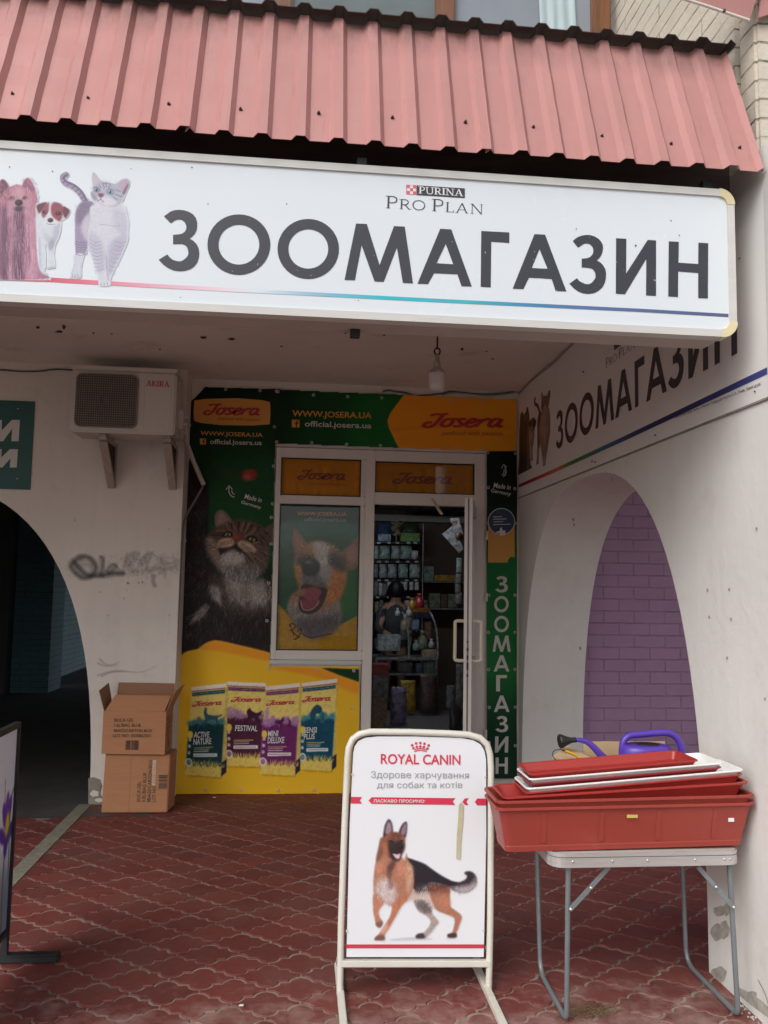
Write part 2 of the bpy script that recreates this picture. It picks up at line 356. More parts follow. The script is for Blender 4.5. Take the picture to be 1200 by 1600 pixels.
# ------------------------------------------------------------------ printed pictures: painted into an array, carried as colours of a fine mesh
class Canvas:
    def __init__(s, w, h, k=.5, bg=None):
        s.k = k; s.w, s.h = int(w*k), int(h*k); s.c = np.zeros((s.h, s.w, 3)); s.a = np.zeros((s.h, s.w))
        if bg is not None: s.c[:] = V3(bg)/255.; s.a[:] = 1
    def _over(s, sl, al, col):
        al = al[..., None]; col = V3(col)/255. if not isinstance(col, np.ndarray) or col.ndim == 1 else col
        ys, xs = sl; A = s.a[ys, xs][..., None]; na = al+A*(1-al)
        s.c[ys, xs] = np.where(na > 1e-4, (col*al+s.c[ys, xs]*A*(1-al))/np.maximum(na, 1e-4), s.c[ys, xs]); s.a[ys, xs] = na[..., 0]
    def mask(s, pts, soft=3, smooth=True):
        P = np.array(smooth_path([(x, y) for x, y in pts], 5, True) if smooth else pts)*s.k; soft = soft*s.k
        lo = np.floor(P.min(0)-soft-2).astype(int); hi = np.ceil(P.max(0)+soft+2).astype(int)
        x0, y0 = max(lo[0], 0), max(lo[1], 0); x1, y1 = min(hi[0], s.w), min(hi[1], s.h)
        if x1 <= x0 or y1 <= y0: return None
        X, Y = np.meshgrid(np.arange(x0, x1)+.5, np.arange(y0, y1)+.5); ins = np.zeros(X.shape, bool)
        for i in range(len(P)):
            (ax, ay), (bx, by) = P[i], P[(i+1) % len(P)]
            if ay == by: continue
            c = ((ay > Y) != (by > Y)) & (X < (bx-ax)*(Y-ay)/(by-ay)+ax); ins ^= c
        m = ins.astype(float); r = max(1, int(round(soft)))
        for _ in range(2):
            for ax in (0, 1):
                pad = [(0, 0), (0, 0)]; pad[ax] = (r+1, r); q = np.pad(m, pad, mode='edge').cumsum(ax); n = m.shape[ax]
                m = (np.take(q, range(2*r+1, n+2*r+1), ax)-np.take(q, range(0, n), ax))/(2*r+1)
        return (slice(y0, y1), slice(x0, x1)), m
    def poly(s, pts, col, soft=3, al=1.0, smooth=True):
        r = s.mask(pts, soft, smooth)
        if r: s._over(r[0], r[1]*al, col)
        return s
    def ell(s, cx, cy, rx, ry, col, ang=0, soft=3, al=1.0):
        a = rad(ang); return s.poly([(cx+rx*math.cos(t)*math.cos(a)-ry*math.sin(t)*math.sin(a), cy+rx*math.cos(t)*math.sin(a)+ry*math.sin(t)*math.cos(a)) for t in np.linspace(0, 2*math.pi, 17)[:-1]], col, soft, al)
    def line(s, pts, w, col, al=1.0, n=5, taper=False, soft=1.0):
        P = np.array(smooth_path(pts, n) if n > 1 else pts)*s.k; w = max(.5, w*s.k/2)
        lo = np.floor(P.min(0)-w-3).astype(int); hi = np.ceil(P.max(0)+w+3).astype(int)
        x0, y0 = max(lo[0], 0), max(lo[1], 0); x1, y1 = min(hi[0], s.w), min(hi[1], s.h)
        if x1 <= x0 or y1 <= y0: return s
        X, Y = np.meshgrid(np.arange(x0, x1)+.5, np.arange(y0, y1)+.5); D = np.full(X.shape, -1e9); N = len(P)-1
        for i in range(N):
            a, b = P[i], P[i+1]; d = b-a; L = d@d+1e-9; t = np.clip(((X-a[0])*d[0]+(Y-a[1])*d[1])/L, 0, 1)
            ww = w*(1-(i+t)/N) if taper else w
            D = np.maximum(D, ww-np.hypot(X-a[0]-t*d[0], Y-a[1]-t*d[1]))
        s._over((slice(y0, y1), slice(x0, x1)), np.clip(D/max(soft, .3)+.5, 0, 1)*al, col); return s
    def fur(s, pts, ang, n, ln, w=3, jit=.35, aj=25, al=.7, col=None, soft=3):
        """hair strokes rooted inside pts, coloured from what is painted under their roots"""
        r = s.mask(pts, soft)
        if not r: return s
        (ys, xs), m = r; yy, xx = np.nonzero(m > .5)
        if not len(yy): return s
        idx = rng.integers(0, len(yy), n)
        for i in idx:
            y, x = yy[i]+ys.start, xx[i]+xs.start; a = ang(x/s.k, y/s.k) if callable(ang) else ang
            a = rad(a+rng.normal(0, aj)); L = ln*rng.uniform(.6, 1.3); c = (V3(col) if col is not None else s.c[y, x]*255)*(1+rng.normal(0, jit))
            x, y = x/s.k, y/s.k; b = a+rad(rng.normal(0, 18))
            s.line([(x, y), (x+L*.5*math.cos(a), y+L*.5*math.sin(a)), (x+L*.5*math.cos(a)+L*.5*math.cos(b), y+L*.5*math.sin(a)+L*.5*math.sin(b))], w, np.clip(c, 0, 255), al, 1, True)
        return s
    def grain(s, amt=.06):
        for sc, k in ((1, 1.0), (2, .8), (6, .9)):
            n = rng.normal(0, 1, (s.h//sc+2, s.w//sc+2)); n = (n+np.roll(n, 1, 0)+np.roll(n, 1, 1))/1.7; n = np.kron(n, np.ones((sc, sc)))[:s.h, :s.w]; s.c = np.clip(s.c*(1+amt*k*n[..., None]), 0, 1)
        return s
    def sample(s, X, Y):
        x = np.clip(X*s.k-.5, 0, s.w-1.001); y = np.clip(Y*s.k-.5, 0, s.h-1.001); i, j = x.astype(int), y.astype(int); fx, fy = (x-i), (y-j)
        def bl(A):
            f, g = (fx[..., None], fy[..., None]) if A.ndim == 3 else (fx, fy)
            return (A[j, i]*(1-f)+A[j, i+1]*f)*(1-g)+(A[j+1, i]*(1-f)+A[j+1, i+1]*f)*g
        a = bl(s.a); return bl(s.c*s.a[..., None])/np.maximum(a, 1e-4)[..., None], a
def picture(name, cv, P, nu, nv, m, parent, gain=1.0, lift=(0, -.002, 0), keep=None, blend=None, cw=None, ch=None, disp=None, tone=None):
    """a fine mesh over P(u, v) coloured from the canvas; blend = colour the clear parts fade to (else they keep their alpha)"""
    U, Vv = np.meshgrid(np.linspace(0, 1, nu), np.linspace(0, 1, nv)); W, H = cv.w/cv.k, cv.h/cv.k
    c, a = cv.sample(U*W, Vv*H); pos = P(U, Vv).reshape(-1, 3)
    if disp: pos = disp(pos)
    pos = pos+V3(lift)
    L = lin(c*255)*gain
    if tone is not None: L = tone(L)
    if blend is not None: L = L*a[..., None]+V3(blend)*(1-a[..., None])
    L = np.clip(L, 0, None); L = L*np.minimum(1, .90/np.maximum(L.max(-1, keepdims=True), 1e-6)); idx = np.arange(nu*nv).reshape(nv, nu)
    q = np.stack([idx[:-1, :-1], idx[1:, :-1], idx[1:, 1:], idx[:-1, 1:]], -1)
    ok = np.maximum.reduce([a[:-1, :-1], a[1:, :-1], a[1:, 1:], a[:-1, 1:]]) > (.06 if blend is None else .28)
    if keep is not None: ok &= keep(U, Vv)[:-1, :-1]
    q = q[ok].reshape(-1, 4); used = np.unique(q); re = np.full(nu*nv, -1); re[used] = np.arange(len(used)); q = re[q]
    me = bpy.data.meshes.new(name); vv = (pos[used]-V3(WLOC[parent.name])).astype(np.float32)
    me.vertices.add(len(used)); me.vertices.foreach_set('co', vv.ravel()); me.loops.add(q.size); me.loops.foreach_set('vertex_index', q.ravel().astype(np.int32))
    me.polygons.add(len(q)); me.polygons.foreach_set('loop_start', np.arange(0, q.size, 4, dtype=np.int32)); me.update(calc_edges=True); me.validate()
    ca = me.color_attributes.new('Col', 'FLOAT_COLOR', 'POINT')
    rgba = np.concatenate([L.reshape(-1, 3)[used], (a.ravel()[used] if blend is None else np.ones(len(used)))[:, None]], 1); ca.data.foreach_set('color', rgba.astype(np.float32).ravel())
    me.polygons.foreach_set('use_smooth', np.ones(len(q), bool)); me.materials.append(m)
    o = bpy.data.objects.new(name, me); COL.objects.link(o); o.parent = parent; WLOC[o.name] = V3(WLOC[parent.name]); return o
def px_plane(hit, x0, y0, x1, y1): return lambda u, v: hit(x0+u*(x1-x0), y0+v*(y1-y0))

# ================================================================== materials of the place
M = {}
M['plaster'] = mat('white_plaster', (.715, .66, .60), .8, .05, 1.6, dirt=.4, dirtcol=(.44, .39, .33), bmp=.6, bscale=28, speck=.7, streak=.14)
M['side_plaster'] = mat('side_plaster', (.73, .72, .69), .75, .05, 1.4, dirt=.35, dirtcol=(.48, .45, .40), bmp=.55, bscale=20, speck=.35, streak=.13)
M['ceiling'] = mat('ceiling_paint', (.78, .73, .67), .8, .06, 1.2, dirt=.5, dirtcol=(.32, .25, .21), bmp=.3, bscale=30, speck=.8)
M['concrete'] = mat('concrete', (.26, .24, .20), .9, .2, 12, dirt=.5, bmp=.6, bscale=120)
M['stripcon'] = mat('concrete_strip', (.22, .205, .165), .9, .25, 25, dirt=.4, bmp=.7, bscale=160)
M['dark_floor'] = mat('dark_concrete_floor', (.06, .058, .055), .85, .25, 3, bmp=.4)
M['asphalt'] = mat('asphalt', (.14, .135, .13), .9, .15, 3, bmp=.5, bscale=150)
M['purple_brick'] = brick_mat('purple_painted_brick', (.40, .245, .39), (.17, .10, .165), 'XZ', .26, .098, .006, .06, .8, .65, joint=.55, off=(.1, .03))
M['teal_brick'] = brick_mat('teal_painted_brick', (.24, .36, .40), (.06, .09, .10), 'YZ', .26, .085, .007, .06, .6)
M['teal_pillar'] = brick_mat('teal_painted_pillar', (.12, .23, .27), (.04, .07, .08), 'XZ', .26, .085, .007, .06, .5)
M['cream_brick'] = brick_mat('cream_silicate_brick', (.62, .56, .47), (.10, .08, .06), 'YZ', .9, .083, .005, .06, .9, .8, joint=1.0)
M['cream_brick_front'] = brick_mat('cream_silicate_brick_front', (.62, .56, .47), (.16, .13, .10), 'XZ', .26, .083, .006, .06, .9, .8, joint=1.0)
M['dark_wall'] = mat('dark_wall', (.10, .075, .06), .8, .15, 2)
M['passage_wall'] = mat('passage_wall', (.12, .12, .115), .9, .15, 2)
M['acrylic'] = mat('white_acrylic', (.68, .73, .775), .25, .012, 1.5, dirt=.05, dirtcol=(.6, .62, .63), spec=.4)
M['alu'] = mat('painted_aluminium', (.58, .57, .55), .4, .05, 4, dirt=.25, dirtcol=(.35, .33, .3), stretch=(1, 1, 6))
M['sign_dark'] = mat('grey_sign_back', (.42, .37, .34), .6, .08, 3)
M['cap'] = mat('yellowed_plastic', (.66, .58, .36), .4, .06, 8)
M['ink'] = mat('dark_grey_vinyl', (.040, .040, .055), .4, .06, 9, speck=.5, dirtcol=(.7, .7, .7))
M['black'] = mat('black_metal', (.02, .02, .022), .5, .2, 20)
M['rust'] = mat('rusty_steel', (.05, .025, .018), .7, .3, 30)
M['roof_edge'] = mat('dark_roof_edge', (.035, .022, .02), .7, .3, 10)
M['fascia'] = mat('dark_brown_board', (.055, .035, .028), .8, .25, 6, dirt=.6, dirtcol=(.12, .09, .07), stretch=(.5, 1, 4))
M['wood'] = mat('brown_window_wood', (.17, .068, .026), .45, .3, 5, stretch=(8, 8, .7), bmp=.2)
M['pvc'] = mat('white_pvc', (.70, .65, .60), .45, .03, 4, dirt=.3, dirtcol=(.42, .36, .31), stretch=(3, 3, .7))
M['rubber'] = mat('black_seal', (.012, .012, .012), .6, .1)
M['glass'] = glass_mat('window_glass')
M['green_white'] = mat('pale_lettering', (.62, .60, .55), .5, .03)

# ================================================================== ground
ground = MB().add([(-120, -120, -.05), (120, -120, -.05), (120, 120, -.05), (-120, 120, -.05)], [(0, 1, 2, 3)]).build('ground', M['asphalt']); structure(ground)
bed = MB().add([(-6.5, -2.5, -.005), (6.5, -2.5, -.005), (6.5, 6.7, -.005), (-6.5, 6.7, -.005)], [(0, 1, 2, 3)])
structure(bed.build('paving_bed', mat('paving_grout', (.265, .215, .175), .95, .25, 9, dirt=.65, dirtcol=(.10, .085, .06), bmp=.6, bscale=90)))

TW, TH, TE, TS, GAP = .267, .110, .013, .0125, .0095
def tile_outline():
    arc = [(t, TH/2+.003+(TH/2-TE-.003)*(1-(t/.352)**2)**.62) for t in (0, .05, .10, .15, .20, .25, .29, .32, .345)]
    U = arc+[(.352, TH/2+.0005), (.5, TH/2)]
    half = [(t*TW/2, u) for t, u in U]+[((1-t)*TW/2, TH-u) for t, u in reversed(U[:-1])]
    top = [(-x, u) for x, u in reversed(half)]+half[1:]
    return np.array(top+[(x, -u) for x, u in reversed(top)])
def paving():
    o = tile_outline(); k = len(o); hm = np.array([TW/2, TH/2])
    sgn = np.sign(o); out = o-sgn*np.array([GAP*.35, GAP*.5]); inn = out*np.array([.965, .93])
    base = np.concatenate([np.c_[inn, np.zeros(k)], np.c_[out, np.full(k, -.0035)], np.c_[out, np.full(k, -.014)]])
    fs = [tuple(range(k))[::-1]]
    for r in (0, 1):
        for i in range(k): j = (i+1) % k; fs.append((r*k+i, r*k+j, (r+1)*k+j, (r+1)*k+i))
    p0 = hz(0)(310, 1549); V = []; FF = []; C = []
    for r in range(-30, 40):
        yc = p0[1]+r*TH
        if not -2.3 < yc < 6.62: continue
        for c in range(-30, 30):
            xc = p0[0]+TW/2+(c+.5*(r % 2))*TW
            if abs(xc) > 6.2: continue
            if yc > 5.93 and xc < -1.5: continue
            b = len(V)*3*k; T = base+np.array([xc+rng.normal(0, .0012), yc+rng.normal(0, .0012), rng.normal(0, .0009)])
            T[:, 2] += T[:, 0]*0+(base[:, 0]*rng.normal(0, .006)+base[:, 1]*rng.normal(0, .008)); V.append(T)
            FF += [tuple(b+i for i in f) for f in fs]
            q = rng.uniform(0, 1); C.append(np.tile([q, rng.uniform(0, 1), 0, 1], (3*k, 1)))
    me = bpy.data.meshes.new('paving'); me.from_pydata([tuple(p) for p in np.concatenate(V)], [], FF)
    me.color_attributes.new('Col', 'FLOAT_COLOR', 'POINT').data.foreach_set('color', np.concatenate(C).astype(np.float32).ravel())
    m, t, n, l, p = nodes('red_paving_tile'); a = n.new('ShaderNodeVertexColor'); a.layer_name = 'Col'; v = coords(n, l)
    sp = n.new('ShaderNodeSeparateColor'); l.new(a.outputs['Color'], sp.inputs[0])
    c = mix(n, l, sp.outputs[0], (.140, .031, .027), (.195, .043, .035))
    c = mix(n, l, ramp(n, l, noise(n, l, v, 28, 6, .7), .35, .75), c, mix(n, l, 1.0, c, (.70, .68, .66), 'MULTIPLY'))
    c = mix(n, l, ramp(n, l, noise(n, l, v, 2.2, 7, .7), .45, .75), c, mix(n, l, .3, c, (.20, .125, .105)))
    # paint worn to pale cement outside the shelter of the roof, in blotches
    s = n.new('ShaderNodeSeparateXYZ'); l.new(v, s.inputs[0]); g = n.new('ShaderNodeMapRange'); g.inputs[1].default_value = 3.75; g.inputs[2].default_value = 2.7; g.inputs[3].default_value = 0; g.inputs[4].default_value = .52
    l.new(s.outputs[1], g.inputs[0]); ad = n.new('ShaderNodeMath'); ad.operation = 'ADD'; l.new(g.outputs[0], ad.inputs[0]); l.new(noise(n, l, v, 7.5, 8, .68), ad.inputs[1])
    wear = n.new('ShaderNodeMath'); wear.operation = 'MULTIPLY'; wear.inputs[1].default_value = .75; l.new(ramp(n, l, ad.outputs[0], .68, .95), wear.inputs[0])
    c = mix(n, l, wear.outputs[0], c, (.33, .21, .185))
    sg = n.new('ShaderNodeMath'); sg.operation = 'MULTIPLY'; sg.inputs[1].default_value = .6; l.new(ramp(n, l, noise(n, l, v, 90, 3, .6), .66, .74), sg.inputs[0])
    c = mix(n, l, sg.outputs[0], c, (.33, .22, .19))
    l.new(c, p.inputs['Base Color']); rr = n.new('ShaderNodeMapRange'); rr.inputs[3].default_value = .45; rr.inputs[4].default_value = .8; l.new(noise(n, l, v, 6, 5), rr.inputs[0]); l.new(rr.outputs[0], p.inputs['Roughness'])
    bump(n, l, p, noise(n, l, v, 160, 5, .6), .35, .004)
    me.materials.append(m); ob = bpy.data.objects.new('paving', me); COL.objects.link(ob); structure(ob)
paving()
structure(MB().box(-1.555, -1.455, -1.5, 6.26, -.03, .005).build('gutter_strip', M['stripcon'], bev=.006))
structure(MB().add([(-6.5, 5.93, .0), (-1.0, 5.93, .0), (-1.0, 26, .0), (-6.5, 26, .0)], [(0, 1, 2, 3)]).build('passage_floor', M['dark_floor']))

# ================================================================== walls, ceiling
def arch(c, a, h, n, k=48):
    return [(c+a*math.copysign(abs(math.cos(t))**(2/n), math.cos(t)), h*abs(math.sin(t))**(2/n)) for t in np.linspace(0, math.pi, k)]
w = thing('back_wall', 'white plastered back wall of the porch around the shop door and window', 'wall', (.3, YB, 0))
MB().prism([(x, YB, z) for x, z in [(-1.0, 0), (-1.0, ZC+.1), (XW, ZC+.1), (XW, 0), (1.478, 0), (1.478, 2.706), (-.226, 2.706), (-.226, .985), (.487, .985), (.487, 0)]], (0, .18, 0)).build('plaster', M['plaster'], w)
w = side_wall = thing('side_wall', 'white side wall on the right, pierced by a tall parabolic arch', 'wall', (XW, 4.6, 0))
pts = [(2.6, 0), (2.6, ZC+.12), (YB, ZC+.12), (YB, 0)]+[(y, z) for y, z in arch(4.95, 1.48, 2.31, 2.6)]
MB().prism([(XW, y, z) for y, z in pts], (.49, 0, 0)).build('plaster', M['side_plaster'], w)
# bare patches where the paint has peeled, low on the front of the wall
hp = hx(XW)
def blob(cx, cy, rx, ry, n=10, j=.22, r=random): return smooth_path([(cx+rx*(1+r.uniform(-j, j))*math.cos(2*math.pi*i/n), cy+ry*(1+r.uniform(-j, j))*math.sin(2*math.pi*i/n)) for i in range(n)], 3, True)
M['bare'] = mat('bare_render', (.40, .375, .33), .9, .25, 25, dirt=.5, bmp=.6, bscale=120)
shapes('bare_patch', [blob(1124, 1424, 10, 8), blob(1137, 1420, 6, 11), blob(1121, 1456, 9, 13), blob(1133, 1452, 7, 14)], hp, M['bare'], w, (-.0015, 0, 0), each=True)
shapes('damp_edge', [blob(1124, 1524, 12, 13), [(1152, 1541), (1168, 1549), (1190, 1563), (1212, 1583), (1212, 1597), (1195, 1586), (1170, 1567), (1152, 1552)], blob(1172, 1556, 12, 7)], hp, M['bare'], w, (-.002, 0, 0), each=True)
M['nail_mark'] = mat('nail_mark', (.38, .36, .33), .9)
shapes('nail_hole', [blob(x, y, 1.6, 2.6) for x, y in [(896, 812), (897, 820), (907, 1013), (1106, 922), (1140, 921), (1109, 964), (1143, 967), (1137, 1028), (1196, 1092), (957, 748), (1183, 826)]], hp, M['nail_mark'], w, (-.0015, 0, 0), each=True)
# far jamb marks
w = left_wall = thing('arched_wall', 'white wall on the left with sprayed scribble and a dark archway', 'wall', (-3, YL, 0))
pts = [(-6.5, 0), (-6.5, ZC+.12), (-.905, ZC+.12), (-.905, 0)]+arch(-2.86, 1.38, 2.325, 2.5)
MB().prism([(x, YL, z) for x, z in pts], (0, .45, 0)).build('plaster', M['plaster'], w)
h = hy(YL)
shapes('bare_patch', [[(138, 1216), (146, 1214), (157, 1218), (160, 1228), (157, 1240), (163, 1250), (161, 1258), (138, 1262)]], h, M['concrete'], w, (0, -.002, 0))
shapes('plaster_crumb', [blob(148, 1240, 7, 5), blob(155, 1250, 6, 4)], h, M['plaster'], w, (0, -.004, 0), each=True)
w = thing('purple_wall', 'purple painted brick wall seen through the arch on the right', 'wall', (4, YB, 0))
MB().box(2.25, 6.5, YB, YB+.2, 0, ZC+.1).build('brickwork', M['purple_brick'], w)
w = thing('bay_wall', 'white wall closing the porch bay on the far left, outside the view', 'wall', (-4.7, 4.6, 0))
MB().box(-4.95, -4.62, 2.8, YL, 0, ZC-.002).build('plaster', M['plaster'], w)
w = thing('ceiling', 'pale flaking ceiling slab over the shop porch', 'ceiling', (0, 4.8, ZC))
MB().box(-6.5, 6.5, 3.24, 6.72, ZC, ZC+.22).build('slab', M['ceiling'], w)
hc = hz(ZC)
shapes('flaked_spot', [blob(x, y, rx, ry, 14, .4) for x, y, rx, ry in [(59, 511, 3, 2), (100, 510, 3.5, 3.5), (92, 518, 5, 1.6), (146, 520, 2, 1.2), (318, 527, 5, 2.5), (362, 529, 5, 2), (174, 521, 2, 1), (480, 514, 2, 2), (722, 545, 2, 3), (540, 520, 2, 1), (600, 523, 2.5, 1.2), (760, 548, 2, 1), (770, 560, 2, 1), (250, 545, 2, 1), (440, 540, 2, 1)]], hc, M['rust'], w, (0, 0, -.0015), each=True)
# passage behind the dark archway
w = thing('passage_walls', 'dark walls and ceiling of the passage behind the left archway', 'wall', (-3, 9, 0))
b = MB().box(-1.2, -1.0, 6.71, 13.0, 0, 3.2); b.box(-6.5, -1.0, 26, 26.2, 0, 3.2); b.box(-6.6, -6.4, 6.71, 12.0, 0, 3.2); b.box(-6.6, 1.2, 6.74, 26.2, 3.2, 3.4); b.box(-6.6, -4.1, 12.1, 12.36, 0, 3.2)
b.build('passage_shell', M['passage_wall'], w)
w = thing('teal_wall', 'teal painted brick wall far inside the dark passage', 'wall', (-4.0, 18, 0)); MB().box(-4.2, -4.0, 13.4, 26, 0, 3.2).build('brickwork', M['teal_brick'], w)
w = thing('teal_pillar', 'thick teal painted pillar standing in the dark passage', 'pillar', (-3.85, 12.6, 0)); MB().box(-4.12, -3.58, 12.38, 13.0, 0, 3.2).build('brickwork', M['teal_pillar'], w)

# ================================================================== roof sheet over the sign
hr0 = hy(2.88); xa = hr0(105, 190)[0]; PITCHX = (hr0(587, 218)[0]-xa)/8
RB, RT = V3((0, 2.88, 3.222)), V3((0, 3.135, 3.872)); RD = RT-RB; RN = V3((0, -RD[2], RD[1])); RN /= np.linalg.norm(RN)
def roof_profile(x0, x1):
    P = [(x0, 0)]
    for k in range(-40, 40):
        c = xa+k*PITCHX
        for dx, hh in ((-.034, 0), (-.017, .021), (.017, .021), (.034, 0)):
            if x0 < c+dx < x1: P.append((c+dx, hh))
    P.append((x1, 0)); return P
roof = thing('metal_canopy', 'faded pink red ribbed metal canopy above the big white sign', 'canopy', (0, 3.0, 3.22))
def roof_mat():
    m = mat('faded_red_roof_paint', (.46, .205, .19), .5, .09, 3, dirt=.5, dirtcol=(.36, .22, .20), stretch=(3, 1, .5)); n = m.node_tree.nodes; l = m.node_tree.links; p = n['Principled BSDF']
    c = p.inputs['Base Color'].links[0].from_socket; v = coords(n, l); s = n.new('ShaderNodeSeparateXYZ'); l.new(v, s.inputs[0])
    g = n.new('ShaderNodeMapRange'); g.inputs[1].default_value = .47; g.inputs[2].default_value = .64; l.new(s.outputs[2], g.inputs[0])   # soot washed down from the cap
    mu = n.new('ShaderNodeMath'); mu.operation = 'MULTIPLY'; l.new(g.outputs[0], mu.inputs[0]); l.new(ramp(n, l, noise(n, l, v, 5, 6, .7, (2.5, 1, .7)), .33, .72), mu.inputs[1])
    c = mix(n, l, mu.outputs[0], c, (.085, .05, .042)); w = ramp(n, l, noise(n, l, v, 9, 5, .7, (1.6, 1, .16)), .62, .8)
    mw = n.new('ShaderNodeMath'); mw.operation = 'MULTIPLY'; mw.inputs[1].default_value = .4; l.new(w, mw.inputs[0]); c = mix(n, l, mw.outputs[0], c, (.42, .26, .24))
    oi = n.new('ShaderNodeObjectInfo'); mr = n.new('ShaderNodeMapRange'); mr.inputs[3].default_value = .0; mr.inputs[4].default_value = .16; l.new(oi.outputs['Random'], mr.inputs[0]); c = mix(n, l, mr.outputs[0], c, (.40, .27, .25))
    rs = ramp(n, l, noise(n, l, v, 7, 6, .7, (5, 1, .35)), .60, .72); mz = n.new('ShaderNodeMath'); mz.operation = 'MULTIPLY'; mz.inputs[1].default_value = .5; l.new(rs, mz.inputs[0]); c = mix(n, l, mz.outputs[0], c, (.27, .125, .11))
    l.new(c, p.inputs['Base Color']); return m
M['roof'] = roof_mat()
def sheet(mb, prof, p0, d, nrm, rows=10, wob=.0):
    vs = []; k = len(prof)
    for r in range(rows+1):
        for x, hh in prof:
            q = p0+d*(r/rows)+nrm*(hh+wob*math.sin(x*9+r*1.7)); vs.append((x+q[0], q[1], q[2]))
    mb.add(vs, [(r*k+i, r*k+i+1, (r+1)*k+i+1, (r+1)*k+i) for r in range(rows) for i in range(k-1)])
seams = [-3.2]+[xa+PITCHX*q for q in (-9, 3, 11)]+[1.735]
for i in range(4):                          # overlapping sheets, each lapping over the next rib
    b = MB(); x0, x1 = seams[i], seams[i+1]+(.034 if i < 3 else 0); lift_ = RN*(.0026*(i % 2))
    sheet(b, roof_profile(x0-.001, x1), RB+lift_+V3((0, 0, rng.uniform(-.004, .004))), RD, RN, 12, .0016)
    o = b.build('ribbed_sheet', M['roof'], roof, fix=False); sm = o.modifiers.new('thick', 'SOLIDIFY'); sm.thickness = .0022; sm.offset = -1
b = MB(); sheet(b, roof_profile(-3.2, 1.755), V3((0, 3.075, 3.885)), V3((0, .45, .02)), V3((0, 0, 1)), 2); b.build('ridge_cap', M['roof_edge'], roof, fix=False).modifiers.new('thick', 'SOLIDIFY').thickness = .004
MB().box(-3.2, 1.735, 3.118, 3.145, 3.10, 3.60).build('fascia_board', M['fascia'], roof)
def hroof(px, py):
    d = ray(px, py); t = ((RB-EYEP)@RN)/(d@RN); return EYEP+d*t
for x, y in [(20, 148), (138, 155), (264, 164), (376, 172), (498, 178), (613, 185), (727, 192), (833, 200), (940, 214), (1048, 226), (1155, 232)]:
    c = hroof(x, y); b = MB(); q = [c+RN*.0005, c+RN*.004, c+RN*.0045, c+RN*.011]; b.tube(q[:2], .007, 10); b.tube(q[2:], .0045, 6); b.build('roof_screw', M['rust'], roof)
# ================================================================== the floor above: brick reveal, window, upper canopy
w = thing('upper_brick_wall', 'cream silicate brick reveal above the canopy, right of the window', 'wall', (1.8, 3.9, 3.2))
b = MB().box(1.80, 2.3, 3.17, 4.6, 3.36, 6.2); b.build('brickwork', M['cream_brick'], w)
w = thing('brick_pillar', 'cream brick pillar at the right corner above the white side wall', 'pillar', (1.9, 3.1, 3.3))
MB().box(1.815, 2.5, 3.035, 3.165, 3.355, 6.2).build('brickwork', M['cream_brick_front'], w, bev=.012)
w = thing('parapet', 'cream brick parapet hidden behind the ribbed canopy', 'wall', (0, 4.5, 3.3)); MB().box(-3.2, 1.79, 4.49, 4.7, 3.46, 4.32).build('brickwork', M['cream_brick_front'], w)
hw = hy(4.45); wx = lambda px: hw(px, 5)[0]
w = thing('upper_window', 'brown wooden window with grey panes above the ribbed canopy', 'window', (0, 4.45, 4.3))
for a, c in ((-60, -35), (270, 290), (430, 456), (681, 711), (925, 954)): MB().box(wx(a), wx(c), 4.44, 4.52, 4.33, 6.1).build('frame_post', M['wood'], w, bev=.006)
MB().box(wx(-60), wx(954), 4.445, 4.515, 4.30, 4.36).build('frame_rail', M['wood'], w)
pane_l = mat('pale_window_pane', (.24, .27, .31), .12, .1, 2); pane_g = mat('grey_window_pane', (.135, .16, .165), .2, .12, 3, stretch=(1, 1, 4))
for i, (a, c) in enumerate(((-35, 270), (290, 430), (456, 681), (711, 925))):
    MB().box(wx(a)+.002, wx(c)-.002, 4.475, 4.485, 4.362, 6.1).build('pane', pane_l if i in (0, 1, 3) else pane_g, w)
cur = MB(); rows = []
for k in range(25):
    u = k/24; px = 832+u*58; rows.append([(wx(px)+.035*(1-z)*2.2, 4.468-.004*math.sin(u*22), 4.37+z*1.7) for z in (0, .3, .6, 1)])
cur.add([p for r in rows for p in r], [(i*4+j, i*4+4+j, i*4+5+j, i*4+1+j) for i in range(24) for j in range(3)], True)
o = cur.build('curtain', mat('pale_blue_curtain', (.42, .52, .55), .8, .12, 6, stretch=(6, 1, .4))); tag(o, 'pale blue gathered curtain showing in the upper window', 'curtain')
o.modifiers.new('thick', 'SOLIDIFY').thickness = .001
w = thing('upper_canopy', 'corner of another faded red metal canopy at the top right', 'canopy', (1.7, 3.0, 4.1))
hq = hy(3.0); A, B_, Cc, D = hq(1040, -12), hq(1171, 31), hq(1196, -60), hq(1030, -90)
D = D+V3((0, -.02, 0)); b = MB().prism([A, B_, Cc+V3((0, -.05, 0)), D+V3((0, -.05, 0))], (0, .012, .004)); b.build('sheet', M['roof'], w)
A, B_, Cc = hq(1186, 27), hq(1230, 14), hq(1230, -60); MB().prism([A, B_, Cc, hq(1196, -60)], (0, .012, 0)).build('side_sheet', M['roof'], w)
MB().tube([hq(1040, -11), hq(1100, 8), hq(1171, 32)], .006, 8).build('drip_edge', M['pvc'], w)
MB().tube([hq(1130, 17)-V3((0, .006, 0)), hq(1131, 18)+V3((0, .0, 0))], .008, 8).build('roof_screw', M['rust'], w)

